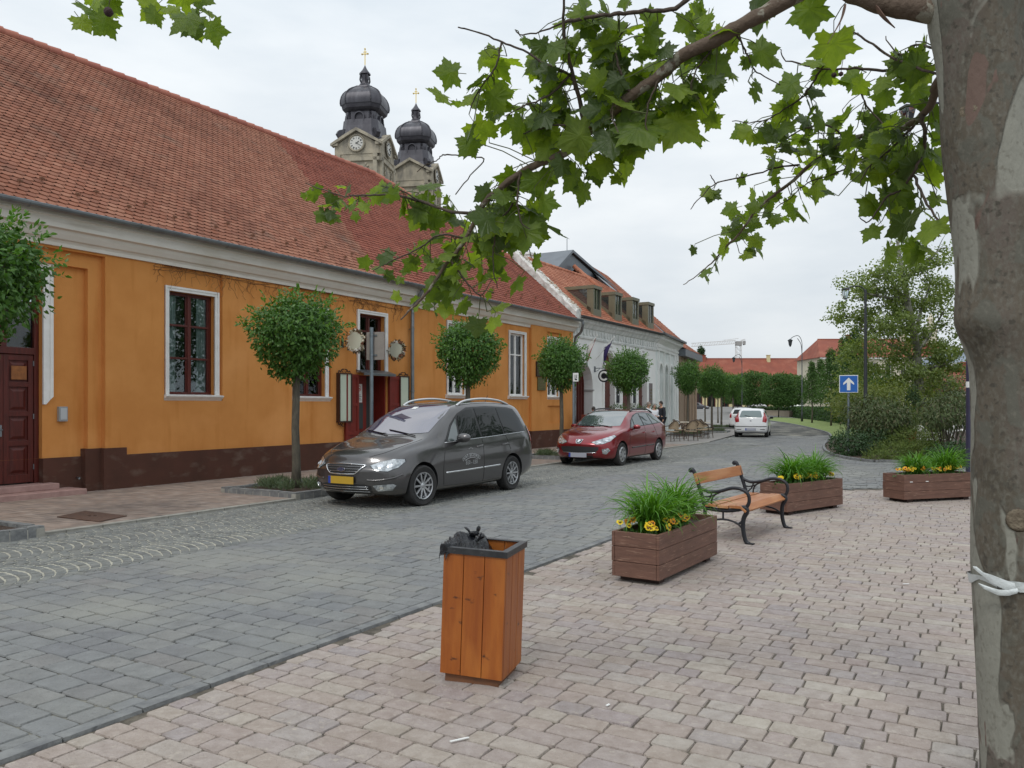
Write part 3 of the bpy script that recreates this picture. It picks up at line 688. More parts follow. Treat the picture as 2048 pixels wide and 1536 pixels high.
# panelled double door with glazed transom
dy = TW+.40
d = M(); d.box(6.95, 7.03, dy-.06, dy+.05, .25, 4.06); d.box(8.07, 8.15, dy-.06, dy+.05, .25, 4.06); d.box(7.03, 8.07, dy-.06, dy+.05, 3.96, 4.06); d.box(7.03, 8.07, dy-.06, dy+.05, 2.55, 2.67)
d.box(7.5, 7.6, dy-.055, dy+.04, 2.67, 3.96); d.box(7.03, 7.5, dy-.03, dy+.03, 3.45, 3.5); d.box(7.6, 8.07, dy-.03, dy+.03, 3.45, 3.5)
door = d.obj('door', BROWNWOOD, OH, STREET, bevel=.006)
m = M(); m.box(7.03, 8.07, dy, dy+.01, 2.67, 3.96); m.obj('pane', GLASS, door, STREET)
m = M()
for x0, x1 in ((7.035, 7.548), (7.552, 8.065)):
    m.box(x0, x1, dy, dy+.04, .27, 2.54)
    for a, b in ((x0, x0+.09), (x1-.09, x1)): m.box(a, b, dy-.035, dy+.002, .27, 2.54)
    zz = [.27, .42, .93, 1.02, 1.45, 1.54, 1.97, 2.06, 2.44, 2.54]
    for i in range(0, 10, 2): m.box(x0+.09, x1-.09, dy-.034, dy+.002, zz[i], zz[i+1])
    for i in range(1, 9, 2):
        z0, z1 = zz[i]+.03, zz[i+1]-.03; a, b = x0+.12, x1-.12
        m.add([(a, dy-.001, z0), (b, dy-.001, z0), (b, dy-.001, z1), (a, dy-.001, z1), (a+.05, dy-.028, z0+.05), (b-.05, dy-.028, z0+.05), (b-.05, dy-.028, z1-.05), (a+.05, dy-.028, z1-.05)],
              [(4, 5, 6, 7), (0, 1, 5, 4), (1, 2, 6, 5), (2, 3, 7, 6), (3, 0, 4, 7)])
m.obj('leaves', BROWNWOOD, door, STREET, bevel=.004)
m = M(); m.tube([(7.5, dy-.05, 1.22), (7.5, dy-.11, 1.22), (7.38, dy-.12, 1.22)], .012, 6); m.box(7.48, 7.52, dy-.05, dy-.035, 1.1, 1.3)
for z in (.5, 1.4, 2.35): m.tube([(8.06, dy-.05, z), (8.06, dy-.05, z+.09)], .011, 6)
m.obj('handle', ZINC, door, STREET)
m = M(); m.box(7.68, 7.94, dy-.048, dy-.034, 2.1, 2.34); m.obj('name_plate', mat('copper_plate', (.38, .15, .05), (.25, .10, .04), sc_=14, rough=.5, metal=.5), door, STREET)
# white door casing that stops above the floor
m = M(); y = TW+.24
m.prism([(8.15, 1.66), (8.2, 1.66), (8.32, 1.80), (8.32, 4.2), (6.78, 4.2), (6.78, 1.8), (6.9, 1.66), (6.95, 1.66), (6.95, 4.06), (8.15, 4.06)], (0, y, 0), (1, 0, 0), (0, 0, 1), (0, -1, 0), .05)
m.prism([(8.26, 1.74), (8.32, 1.80), (8.32, 4.2), (6.78, 4.2), (6.78, 1.8), (6.84, 1.74), (6.84, 4.14), (8.26, 4.14)], (0, y-.05, 0), (1, 0, 0), (0, 0, 1), (0, -1, 0), .02)
m.obj('door_surround', WHITEPAINT, OH, STREET, bevel=.005)
m = M(); m.box(6.2, 8.62, TW-.36, TW+.2, .02, .14); m.box(6.55, 8.3, TW-.05, TW+.36, .14, .25)
m.obj('steps', mat('pink_stone_step', (.42, .27, .24), (.33, .20, .18), sc_=6, rough=.7, bump=.3), OH, STREET, bevel=.012)
# entrance with folded shutters
m = M(); m.box(ED[0], 17.02, TW+.3, TW+.36, .1, ED[3])
for z0, z1 in ((.2, .9), (1.0, 1.7)): m.box(16.5, 16.85, TW+.27, TW+.3, z0, z1, 1)
m.box(17.46, 17.515, TW+.03, TW+.49, .1, ED[3]); m.box(17.0, 17.46, TW+.44, TW+.49, .1, ED[3], 1)
en = m.obj('entrance_door', [REDWOOD, DARKROOM], OH, STREET, bevel=.004)
for (hx, ax) in ((16.27, -1), (17.55, 1)):
    m = M(); x0, x1 = sorted((hx, hx+ax*.50)); yb = TW-.05
    m.box(x0, x1, yb-.03, yb+.02, .12, 2.46)
    for z0, z1 in ((.12, .22), (.86, .95), (1.62, 1.7), (2.36, 2.46)): m.box(x0, x1, yb-.048, yb-.03, z0, z1)
    for a in (x0, x1-.07): m.box(a, a+.07, yb-.05, yb-.03, .12, 2.46)
    m.obj('shutter', REDWOOD, en, STREET, bevel=.003)
m = M(); m.sweep([(TW-.30, 2.47), (TW-.30, 2.50), (TW-.0, 2.60), (TW-.0, 2.57)], 16.25, 17.57); m.sweep([(TW-.295, 2.44), (TW-.295, 2.47), (TW-.27, 2.47), (TW-.27, 2.44)], 16.25, 17.57); m.obj('canopy', ZINC, OH, STREET)
m = M(); m.box(8.42, 8.58, TW+.17, TW+.24, 1.35, 1.62); m.box(8.44, 8.56, TW+.16, TW+.17, 1.38, 1.59, 1)
m.obj('intercom', [mat('grey_box', (.32, .34, .35), rough=.4), mat('grey_face', (.5, .52, .53), rough=.4)], OH, STREET, bevel=.005)
m = M(); m.tube([(8.76, TW+.19, .3), (8.76, TW+.09, .3), (8.72, TW+.06, .28)], .014, 8); m.obj('tap', ZINC, OH, STREET, smooth=True)

# no smoking notice on the entrance door
PAPER = mat('paper', (.75, .76, .74), rough=.7); INK = mat('ink', (.03, .03, .035), rough=.8); REDINK = mat('red_ink', (.55, .03, .03), rough=.7)
nt_ = thing('notice', 'white no smoking notice taped to the red entrance door', 'notice', mat=STREET @ Matrix.Translation(Vector((16.67, TW+.262, 1.72))))
m = M(); m.box(-.13, .13, -.004, 0, 0, .5); m.obj('sheet', PAPER, nt_)
m = M(); m.lathe([(.08, -.0075), (.08, -.0045)], 20, (0, 0, .38), axis='y', mi=0); m.lathe([(.062, -.009), (.062, -.0045)], 20, (0, 0, .38), axis='y', mi=1)
m.box(-.045, .04, -.0105, -.0045, .37, .388, 2); m.bar((-.05, -.012, .43), (.05, -.012, .33), .003, .014, 0)
for k in range(4): m.box(-.1, .1-.03*(k % 2), -.006, -.0045, .06+k*.045, .075+k*.045, 2)
m.obj('symbol', [REDINK, PAPER, INK], nt_)

# dry creeper stems under the cornice
m = M(); r = random.Random(4)
for x0, x1, k in ((10.2, 12.0, 22), (12.0, 15.9, 40), (16.0, 18.3, 45)):
    for i in range(k):
        x = r.uniform(x0, x1); z = 4.5; pts = [(x, TW-.02, z)]
        for j in range(r.randint(3, 8)):
            x += r.uniform(-.09, .09); z -= r.uniform(.02, .10); pts.append((x, TW-.012-r.random()*.02, z))
        m.tube(pts, .003, 4, caps=False)
    for i in range(2):
        x = x0; z = 4.47-r.random()*.12; pts = []
        while x < x1: pts.append((x, TW-.02, z)); x += .16; z = min(4.5, max(4.3, z+r.uniform(-.035, .035)))
        m.tube(pts, .004, 4, caps=False)
tag(m.obj('creeper', mat('dry_creeper', (.16, .075, .04), (.09, .05, .03), sc_=9, rough=.95), space=STREET, fix=False), 'leafless brown creeper stems clinging under the cornice of the orange house', 'creeper')

# signs on the orange house
LITBOX = mat('pale_green_board', (.60, .67, .54), (.54, .61, .49), sc_=2, rough=.35)
def boardsign(x0, x1, label):
    cx = (x0+x1)/2; t = thing('sign_board', label, 'sign', mat=STREET @ Matrix.Translation(Vector((cx, TW, 1.18))), group='tall framed boards beside the entrance')
    hw = (x1-x0)/2; h = 1.3
    m = M(); m.box(-hw+.03, hw-.03, -.10, -.01, .05, h-.02); m.obj('board', LITBOX, t, bevel=.01)
    m = M()
    for a in (-hw, hw-.03): m.box(a, a+.03, -.12, -.0, .02, h)
    m.box(-hw+.03, hw-.03, -.12, 0, .02, .05); m.box(-hw+.03, hw-.03, -.12, 0, h-.03, h)
    for zc, sg in ((h, 1), (.02, -1)):
        for sx in (-1, 1):
            pts = [(sx*(hw-.02), -.06, zc), (sx*(hw-.04), -.06, zc+sg*.06), (sx*hw*.6, -.06, zc+sg*.03), (sx*hw*.4, -.06, zc+sg*.09), (sx*.02, -.06, zc+sg*.10)]
            m.tube(catmull(pts, 4), .013, 6)
            m.tube(catmull([(sx*.05, -.06, zc+sg*.02), (sx*.1, -.06, zc+sg*.07), (sx*.03, -.06, zc+sg*.1)], 4), .010, 6)
    m.obj('frame', mat('dark_brown_frame', (.05, .02, .012), rough=.5), t); return t
boardsign(15.50, 15.98, 'pale green board in a scrolled brown frame, nearer one beside the red shutters')
boardsign(17.98, 18.42, 'pale green board in a scrolled brown frame between the red shutter and the downpipe')
def wreathsign(s, z, out, rr, label):
    t = thing('wreath_sign', label, 'sign', mat=STREET @ Matrix.Translation(Vector((s, TW-out, z))), group='round flower wreathed signs on the orange house')
    m = M(); m.lathe([(rr*.78, -.035), (rr*.78, .035)], 28, axis='x'); m.obj('disc', mat('cream_sign', (.62, .64, .52), rough=.4), t)
    m = M(); r = random.Random(int(s*10)); cols = 5
    for k in range(26):
        a = k/26*6.283+r.uniform(-.05, .05); c = Vector((r.uniform(-.05, .05), math.cos(a)*rr*r.uniform(.8, .98), math.sin(a)*rr*r.uniform(.8, .98)))
        mi = r.choice([0, 0, 0, 1, 2]); q = r.uniform(.03, .045)
        for j in range(7):
            d = rdir(r); leafgeo(m, c, d, rdir(r), q*1.6, q*1.5, .1, mi=mi, six=True)
        m.lathe([(.004, -q), (q*.8, -q*.4), (q*.8, q*.3), (.004, q)], 7, tuple(c), mi=mi)
    for k in range(130):
        a = r.uniform(0, 6.283); c = Vector((r.uniform(-.06, .06), math.cos(a)*rr*r.uniform(.75, 1.02), math.sin(a)*rr*r.uniform(.75, 1.02)))
        leafgeo(m, c, Vector((r.uniform(-.5, .5), math.cos(a+r.uniform(-1, 1)), math.sin(a+r.uniform(-1, 1)))), rdir(r), .08, .035, mi=3, six=True)
    m.obj('wreath', [mat('cream_flower', (.72, .66, .52), rough=.7), mat('rust_flower', (.22, .09, .05), rough=.7), mat('white_flower', (.8, .78, .72), rough=.7), mat('wreath_leaf', (.06, .09, .04), (.16, .07, .04), sc_=20, rough=.7)], t, fix=False)
    m = M(); m.tube([(0, rr*.7, 0), (0, out, 0)], .013, 6); m.box(-.03, .03, out-.03, out, -.16, .1)
    if out > .4: m.tube(catmull([(0, out, -.15), (0, out-.12, -.13), (0, out-.2, -.02)], 4), .01, 6)
    m.obj('bracket', DARKMETAL, t)
wreathsign(15.72, 3.30, .46, .29, 'flower wreathed oval sign on a bracket, half behind the back of the square road sign')
wreathsign(17.55, 3.17, .34, .265, 'flower wreathed round sign beside the grey downpipe')
BRONZE = mat('bronze', (.10, .085, .04), (.06, .05, .028), sc_=9, rough=.5, metal=.5)
def plaque(x0, x1, z0, z1, label, fr, ms=BRONZE, y=TW-.1, sp=STREET, cat='plaque', rows=5, group=None):
    t = thing('plaque', label, cat, mat=sp @ Matrix.Translation(Vector(((x0+x1)/2, y, z0))), group=group); hw, h = (x1-x0)/2, z1-z0
    m = M(); m.box(-hw, hw, -.04, 0, 0, h); m.obj('plate', ms, t, bevel=.006)
    m = M()
    if fr:
        for b in ((-hw-.03, -hw, 0-.03, h+.03), (hw, hw+.03, -.03, h+.03), (-hw, hw, -.03, 0), (-hw, hw, h, h+.03)): m.box(b[0], b[1], -.06, 0, b[2], b[3])
        m.obj('frame', mat('plaque_frame', (.04, .025, .016), rough=.5), t)
    m = M()
    for k in range(rows): m.box(-hw*.7+.03*(k % 2), hw*.7, -.045, -.04, h*(.2+.6*k/rows), h*(.2+.6*k/rows)+h*.06)
    if rows: m.obj('raised_lines', mat('worn_bronze', (.20, .17, .08), rough=.45, metal=.6), t)
plaque(26.07, 26.86, 2.74, 3.24, 'framed bronze plaque on the orange wall, upper of the two', True)
plaque(26.15, 26.78, 2.2, 2.68, 'greenish bronze relief plaque on the orange wall, lower of the two', False, mat('green_bronze', (.15, .13, .04), (.10, .10, .04), sc_=8, rough=.5, metal=.3))

# ================================================================ white house with dormers
S2, S3, T2 = 29.45, 39.3, 14.4
WHITE2 = mat('white_wall', (.90, .90, .88), (.84, .84, .82), sc_=1.5, rough=.9, spec=.2, bump=.1, bsc=60)
FRIEZE = mat('weathered_frieze', (.82, .83, .81), (.62, .65, .63), sc_=2.6, rough=.9, stretch=(1.5, 1, .8), lo=.42, hi=.66, bump=.4, bsc=25)
WH = house('white_house', 'white rendered house with arched gateway, ornate cornice and box dormers in an orange tiled roof', S2, T2)
gate = arch(29.62, 31.55, 0, 3.45)
ops = [(32.7, 33.85), (34.76, 35.9), (36.77, 37.9)]
m = M(); m.panel([(S2, 0), (S3, 0), (S3, 5.2), (S2, 5.2)], [[(x, max(z, .001)) for x, z in gate]]+[arch(a, b, .3, 4.0) for a, b in ops], T2)
m.reveal(gate, T2, T2+.45); 
for a, b in ops: m.reveal(arch(a, b, .3, 4.0), T2, T2+.22)
m.add([(S3, T2, 0), (S3, 22, 0), (S3, 22, 5.3), (S3, 18, 9), (S3, T2, 5.2)], [(0, 1, 2, 3, 4)]); m.add([(S2, 22, 0), (S3, 22, 0), (S3, 22, 5.3), (S2, 22, 5.3)], [(0, 1, 2, 3)])
m.add([(S2, T2, 0), (S2, 22, 0), (S2, 22, 5.2), (S2, T2, 5.2)], [(0, 1, 2, 3)])
m.obj('wall', WHITE2, WH, STREET, fix=False)
m = M(); m.sweep([(T2+.02, 4.45), (T2-.06, 4.45), (T2-.08, 4.52), (T2-.04, 4.55), (T2-.05, 4.86), (T2-.12, 4.9), (T2-.2, 5.02), (T2-.32, 5.08), (T2-.36, 5.22), (T2+.02, 5.22)], S2, S3)
s = S2+.1
while s < S3-.1:      # hanging ornaments of the frieze
    m.box(s, s+.16, T2-.075, T2-.05, 4.68, 4.84); m.lathe([(.005, -.085), (.065, -.078), (.075, -.05)], 10, (s+.08, 0, 4.66), axis='y', mat=Matrix.Translation((0, T2, 0))); s += .31
m.obj('cornice', FRIEZE, WH, STREET)
m = M()
for a, b in ops:      # surrounds, capitals and little hoods
    for x0, x1 in ((a-.14, a), (b, b+.14)): m.box(x0, x1, T2-.06, T2+.01, .3, 3.4); m.box(x0-.04, x1+.04, T2-.09, T2+.01, 3.4, 3.5)
    cx = (a+b)/2; ro, ri = (b-a)/2+.14, (b-a)/2
    m.prism([(cx+ro*math.cos(math.pi*i/12), 3.5+ro*math.sin(math.pi*i/12)) for i in range(13)]+[(cx+ri*math.cos(math.pi*i/12), 3.5+ri*math.sin(math.pi*i/12)) for i in range(12, -1, -1)], (0, T2+.01, 0), (1, 0, 0), (0, 0, 1), (0, -1, 0), .07)
    m.prism([(cx-.62, 4.1), (cx+.62, 4.1), (cx+.55, 4.3), (cx+.35, 4.38), (cx, 4.44), (cx-.35, 4.38), (cx-.55, 4.3)], (0, T2+.01, 0), (1, 0, 0), (0, 0, 1), (0, -1, 0), .10, holes=[rect(cx-.2, cx+.2, 4.16, 4.3)])
m.obj('window_surrounds', WHITE2, WH, STREET)
for a, b in ops:
    cx = (a+b)/2; m = M(); m.prism(arch(a, b, .3, 4.0), (0, T2+.2, 0), (1, 0, 0), (0, 0, 1), (0, 1, 0), .04)
    w_ = m.obj('window', mat('brown_shutter', (.16, .045, .032), (.11, .035, .028), sc_=5, rough=.5), WH, STREET)
    m = M(); m.box(cx-.02, cx+.02, T2+.17, T2+.2, .3, 3.9)
    for z in (1.2, 2.1, 3.0): m.box(a, b, T2+.175, T2+.2, z-.03, z+.03)
    for sx in (-1, 1):
        for k in range(16):
            z = .45+k*.16; m.box(cx+sx*.3-.2, cx+sx*.3+.2, T2+.18, T2+.2, z, z+.09)
    m.obj('slats', w_.data.materials[0], w_, STREET)
m = M(); m.box(29.6, 31.6, T2+.41, T2+.45, 0, 3.5)
for k in range(8): m.box(29.62+k*.25, 29.64+k*.25, T2+.38, T2+.41, 0, 3.4)
m.obj('gate', BROWNWOOD, WH, STREET)
m = M(); m.box(29.6, 29.64, T2-.05, T2+.4, 2.25, 2.32); m.box(31.5, 31.6, T2-.05, T2+.40, 2.25, 2.32); m.obj('impost', mat('grey_trim', (.45, .44, .43), rough=.8), WH, STREET)
# roof of the white house
E2 = lambda s: Vector((s, 13.98, 5.30)); 
def top2(s):
    if s < 36.05: t = 16.85
    else: t = 17.4-(s-36.05)*.29
    return Vector((s, t, 5.3+.93*(t-13.98)))
m = M()
for a, b in ((29.35, 36.05), (36.05, 39.5)):
    A = [E2(a), E2(b), top2(b-.001), top2(a+.001)]; m.add([p-Vector((0, 0, .012)) for p in A]+[Vector((a, 22, 5)), Vector((b, 22, 5))], [(0, 1, 2, 3), (3, 2, 5, 4)])
rf = m.obj('roof', mat('roof_underlay_b', (.12, .05, .03), rough=.9), WH, STREET, fix=False)
m = M(); tiles(m, E2, top2, 29.35, 36.05, 24, tw=.22); tiles(m, E2, top2, 36.05, 39.5, 26, tw=.22); m.obj('roof_tiles', TILE3, rf, STREET, fix=False)
m = M(); s = 29.4
while s < 36: m.tube([top2(s)+Vector((0, .02, -.02)), top2(s+.33)+Vector((0, .02, 0))], [.09, .11], 8); s += .33
a, b = Vector((36.05, 17.5, 8.55)), Vector((36.3, 16.2, 7.36))
for k in range(5): m.tube([b.lerp(a, k/5)+Vector((0, 0, .02)), b.lerp(a, (k+1)/5)+Vector((0, 0, .06))], [.12, .10], 8)
m.obj('ridge_tiles', TILE3, rf, STREET, smooth=True, angle=40)
m = M(); gp2 = [(13.92+.075*math.cos(math.pi*(1+i/8)), 5.29+.075*math.sin(math.pi*(1+i/8))) for i in range(9)]; gp2 += [(y+(13.92-y)*.1, z+.008) for y, z in reversed(gp2)]
m.sweep(gp2, 29.4, 39.4); m.obj('gutter', mat('dark_zinc', (.09, .095, .10), rough=.5, metal=.5), WH, STREET)
OLIVE = mat('olive_metal', (.20, .185, .12), (.17, .16, .11), sc_=3, rough=.45, metal=.3)
CARGL = mat('dark_reflecting_glass', (.03, .04, .04), rough=.04, spec=.8, ior=1.9)
for k, s in enumerate((31.0, 33.3, 35.4, 37.45)):
    s1 = s+.82; zt = 6.72; zb = 5.52; yf = 14.12; yb = 15.6; m = M()
    zr = lambda y: 5.3+.93*(y-13.98)
    # front posts, roof slab, side frames; glass between
    for x0, x1 in ((s, s+.12), (s1-.12, s1)): m.box(x0, x1, yf, yf+.12, zr(yf)-.05, zt-.12)
    m.box(s+.12, s1-.12, yf, yf+.12, zr(yf)-.05, zb+.22); m.box(s-.03, s1+.03, yf-.04, yb+.1, zt-.12, zt+.02); m.box(s+.37, s+.45, yf+.03, yf+.08, zb, zt-.12)
    for x in (s, s1-.06):
        m.prism([(yf+.12, zr(yf+.12)-.05), (yf+.12, zr(yf+.12)+.22), (yb-.25, zt-.12), (yb, zt-.12)], (x, 0, 0), (0, 1, 0), (0, 0, 1), (1, 0, 0), .06)
        m.box(x, x+.06, yf+.12, yf+.3, zr(yf+.12), zt-.12)
    dm = m.obj('dormer', OLIVE, WH, STREET)
    m = M(); m.box(s+.12, s1-.12, yf+.05, yf+.06, zb, zt-.12)
    for x in (s+.02, s1-.03): m.prism([(yf+.12, zr(yf)+.1), (yf+.12, zt-.1), (yb-.1, zt-.1)], (x, 0, 0), (0, 1, 0), (0, 0, 1), (1, 0, 0), .01)
    m.obj('pane', CARGL if 1 else GLASS, dm, STREET)
# grey metal roofed wing rising behind
GM = mat('grey_sheet_roof', (.17, .19, .21), (.14, .155, .175), sc_=2, rough=.45, metal=.4)
m = M(); pts = [(34.4, 8.15), (36.0, 9.22), (39.6, 8.35), (44.2, 7.45), (44.2, 4.5), (34.4, 4.5)]
m.prism(pts, (0, 17.62, 0), (1, 0, 0), (0, 0, 1), (0, 1, 0), 7.0)
m.prism([(34.3, 8.12), (36.0, 9.26), (44.3, 7.5), (44.3, 7.6), (36.0, 9.40), (34.2, 8.2)], (0, 17.5, 0), (1, 0, 0), (0, 0, 1), (0, 1, 0), 7.3)
m.obj('metal_roof', GM, WH, STREET)
# chimney and lightning rod belong to this house
m = M(); m.box(32.0, 32.46, 17.8, 18.26, 7, 8.55); m.box(31.95, 32.51, 17.75, 18.31, 8.55, 8.66); ch = m.obj('chimney', WHITE2, WH, STREET)
m = M(); m.tube([(32.23, 18.03, 8.6), (32.23, 18.03, 8.9)], .05, 8); m.lathe([(.17, 8.9), (.2, 8.93), (.03, 9.0)], 14, (32.23, 18.03, 0)); m.obj('cowl', DARKMETAL, ch, STREET)
p = [fs(1134, 18.0), 18.0]; m = M(); m.tube([(p[0], p[1], 8), (p[0], p[1], 10.1)], .018, 5); m.obj('antenna', ZINC, WH, STREET)
# broken plastered fire wall between the two roofs
m = M(); r = random.Random(2); n = 60
for i in range(n+1):
    f = i/n; t = 13.95+(16.95-13.95)*f; z = 5.25+.93*(t-13.95)
    for a, h in ((0, -.3), (0, .16), (.10, .26), (.32, .28), (.42, .14), (.42, -.3)):
        j = noise.noise(Vector((t*5, a*7, h*9)))*.07
        m.v.append((28.98+a+j*.6, t, z+h+(j if h > 0 else 0)+(noise.noise(Vector((t*14, a*20, 3)))*.045 if h > 0 else 0)))
for i in range(n):
    for j in range(5): m.f.append([i*6+j, i*6+j+1, (i+1)*6+j+1, (i+1)*6+j]); m.m.append(0)
m.f.append([0, 1, 2, 3, 4, 5]); m.m.append(0); m.f.append([n*6+k for k in range(6)]); m.m.append(0)
for k in range(260):      # crumbling bits of brick and mortar
    f = r.random(); t = 13.95+3*f; z = 5.25+.93*(t-13.95)+.28; a = r.uniform(.12, .44); q = r.uniform(.02, .055)
    m.obox(Matrix.Translation((28.98+a, t, z-max(0, a-.3)*.5)) @ Matrix.Rotation(r.random()*3, 4, rdir(r)), q*1.6, q*2, q, r.choice([0, 0, 1, 1, 2]))
fw = m.obj('fire_wall', [mat('old_render', (.72, .71, .68), (.42, .40, .36), sc_=3.5, rough=.95, bump=.8, bsc=30, lo=.45, hi=.7), mat('bare_brick', (.45, .33, .24), (.55, .50, .42), sc_=12, rough=.95), mat('old_mortar', (.55, .52, .44), rough=.95)], WH, STREET)

# sign, flags, lamp, menu boards, plaque, greenery on the white house
ds = thing('disc_sign', 'round black and white hanging sign on a bracket of the white house', 'sign', mat=STREET @ Matrix.Translation(Vector((31.72, T2-.46, 2.9))))
m = M(); m.lathe([(.27, -.04), (.27, .04)], 32, axis='x'); m.obj('disc', mat('sign_black', (.012, .012, .018), rough=.35), ds)
m = M()
for x in (-.046, .041):
    pts = []
    for i in range(29):
        a = rad(40)+rad(280)*i/28; pts.append((-.21*math.cos(a), .21*math.sin(a)))
    for i in range(28, -1, -1):
        a = rad(40)+rad(280)*i/28; pts.append((-.13*math.cos(a), .13*math.sin(a)))
    m.prism(pts, (x, 0, 0), (0, 1, 0), (0, 0, 1), (1, 0, 0), .005)
m.obj('letter', PAPER, ds)
m = M(); m.tube([(0, 0, .26), (0, 0, .33)], .015, 6); m.tube([(0, -.1, .34), (0, .5, .34)], .018, 6); m.box(-.05, .05, .42, .5, .18, .42); m.tube(catmull([(0, .44, .2), (0, .3, .24), (0, .2, .33)], 4), .012, 6); m.obj('bracket', ZINC, ds)
def flag(name, s, z, cols, label, tiltx):
    t = thing(name, label, 'flag', mat=STREET @ Matrix.Translation(Vector((s, T2, z))))
    d = Vector((tiltx, -.62, .75)).normalized()
    m = M(); m.tube([(0, 0, 0), tuple(d*1.25)], .014, 6); m.lathe([(.001, -.03), (.03, 0), (.001, .03)], 8, tuple(d*1.27)); m.obj('pole', WHITEPAINT, t)
    m = M(); nu, nv = 12, 14; 
    for i in range(nu+1):
        for j in range(nv+1):
            u, v = i/nu, j/nv; base = d*(1.22-u*.72); drop = v*(.95-.25*u)
            sag = Vector((math.sin(u*7+v*3)*.06+.04*math.cos(v*6), math.cos(u*8+v*2)*.05+v*.10*(1-u), -drop)); m.v.append(tuple(base+sag+Vector((.0, .32*v*(1-u), 0))))
    for i in range(nu):
        for j in range(nv): m.f.append([i*(nv+1)+j, i*(nv+1)+j+1, (i+1)*(nv+1)+j+1, (i+1)*(nv+1)+j]); m.m.append(min(len(cols)-1, int((i/nu)*len(cols))))
    m.obj('cloth', cols, t, smooth=True, fix=False)
flag('flag', 31.85, 3.62, [mat('dark_blue_cloth', (.035, .02, .10), rough=.8)], 'dark blue violet flag drooping from a pole on the white house', .12)
flag('flag', 30.1, 3.55, [mat('red_cloth', (.38, .03, .04), rough=.8), mat('white_cloth', (.6, .58, .56), rough=.8), mat('green_cloth', (.03, .16, .05), rough=.8)], 'red white and green flag half hidden behind a round tree crown', .12)
for (x0, x1, z0, lab) in ((34.12, 34.44, 1.75, 'narrow black menu board on the white wall, nearer the disc sign'), (36.15, 36.47, 1.75, 'narrow black menu board on the white wall, farther from the disc sign')):
    t = thing('menu_board', lab, 'menu board', mat=STREET @ Matrix.Translation(Vector(((x0+x1)/2, T2, z0))), group='black menu boards between the brown shutters')
    m = M(); m.box(-.16, .16, -.04, 0, 0, 1.5); m.obj('board', INK, t)
    m = M()
    for z, q in ((1.1, .05), (.75, .06), (.35, .05)): m.box(-q, q, -.045, -.041, z, z+q)
    m.obj('marks', PAPER, t)
plaque(38.35, 38.75, 1.7, 2.75, 'tall grey brown plaque at the end of the white wall behind the group of people', False, mat('stone_plaque', (.22, .19, .19), rough=.6), y=T2, rows=4)
m = M(); m.box(28.7, 31.2, 13.5, 13.56, .05, 1.22); 
for k in range(4): m.box(28.7+k*.82, 28.76+k*.82, 13.47, 13.59, .05, 1.26)
m.box(28.7, 31.25, 13.46, 13.6, 1.22, 1.27)
tag(m.obj('wind_screen', mat('red_brown_screen', (.16, .035, .025), rough=.4), space=STREET), 'low red brown wind screen in front of the arched gateway', 'screen')
def shrub(name, label, ells, n, ln, wd, mats, cat='shrub', stems=6, group=None, seed=1, droop=.2, six=True, shape='ball', lump=.25, shell=.4, base=None, stemr=.02, stemh=None, mi=0, tips=None):
    c0 = Vector(base if base is not None else (ells[0][0][0], ells[0][0][1], 0)); t = thing(name, label, cat, tuple(c0), group=group)
    if not isinstance(mats, list): mats = [mats]
    r = random.Random(seed); m = M()
    for k in range(stems):
        a = k*2.399; e = ells[k % len(ells)]; q = Vector(e[0])-c0; h = stemh or q.z
        p1 = Vector((.12*math.cos(a), .12*math.sin(a), 0)); p3 = Vector((q.x+e[1][0]*.5*math.cos(a), q.y+e[1][1]*.5*math.sin(a), h+e[1][2]*.3)); p2 = p1.lerp(p3, .5)+rdir(r)*.08
        m.tube([p1, p2, p3], [stemr, stemr*.7, stemr*.4], 6)
    if stems: m.obj('stems', BARK, t, smooth=True)
    m = M(); crown(m, [(Vector(e[0])-c0, e[1]) for e in ells], n, ln, wd, droop, shell, lump, seed, six=six, shape=shape)
    if len(mats) > 1:
        for i in range(len(m.m)): m.m[i] = (i//7) % len(mats)
    m.obj('foliage', mats, t, fix=False); return t
for k, (s, lab) in enumerate(((33.3, 'bushy potted plant below the nearest brown shutter of the white house'), (35.3, 'bushy potted plant between the menu boards'), (37.4, 'bushy potted plant behind the people in white shirts'))):
    c = SW(s, 13.9, 0); shrub('potted_plant', lab, [((c.x, c.y, 1.35), (.55, .4, .38))], 700, .09, .035, [LF_MID, LF_VIB], 'plant', 4, 'potted plants along the white house', seed=20+k)
# ================================================================ cars
def interp(keys, x):
    if x <= keys[0][0]: return keys[0][1]
    if x >= keys[-1][0]: return keys[-1][1]
    for i in range(len(keys)-1):
        a, b = keys[i], keys[i+1]
        if a[0] <= x <= b[0]:
            h = b[0]-a[0]; t = (x-a[0])/h; d = (b[1]-a[1])/h
            dp = (a[1]-keys[i-1][1])/(a[0]-keys[i-1][0]) if i > 0 else d
            dn = (keys[i+2][1]-b[1])/(keys[i+2][0]-b[0]) if i+2 < len(keys) else d
            m0 = 0 if dp*d <= 0 else 2*dp*d/(dp+d); m1 = 0 if dn*d <= 0 else 2*dn*d/(dn+d)
            if i == 0: m0 = d
            if i+2 >= len(keys): m1 = d
            t2, t3 = t*t, t*t*t
            return (2*t3-3*t2+1)*a[1]+(t3-2*t2+t)*h*m0+(-2*t3+3*t2)*b[1]+(t3-t2)*h*m1
TYRE = mat('tyre_rubber', (.018, .018, .019), (.03, .029, .028), sc_=8, rough=.85, bump=.2, bsc=60)
RIM = mat('alloy_rim', (.55, .56, .58), rough=.28, metal=.85)
RIMD = mat('wheel_dark', (.02, .02, .022), rough=.7)
CHROME = mat('chrome', (.75, .76, .78), rough=.12, metal=1)
BLACKPL = mat('black_plastic', (.02, .021, .023), rough=.5, bump=.1, bsc=150)
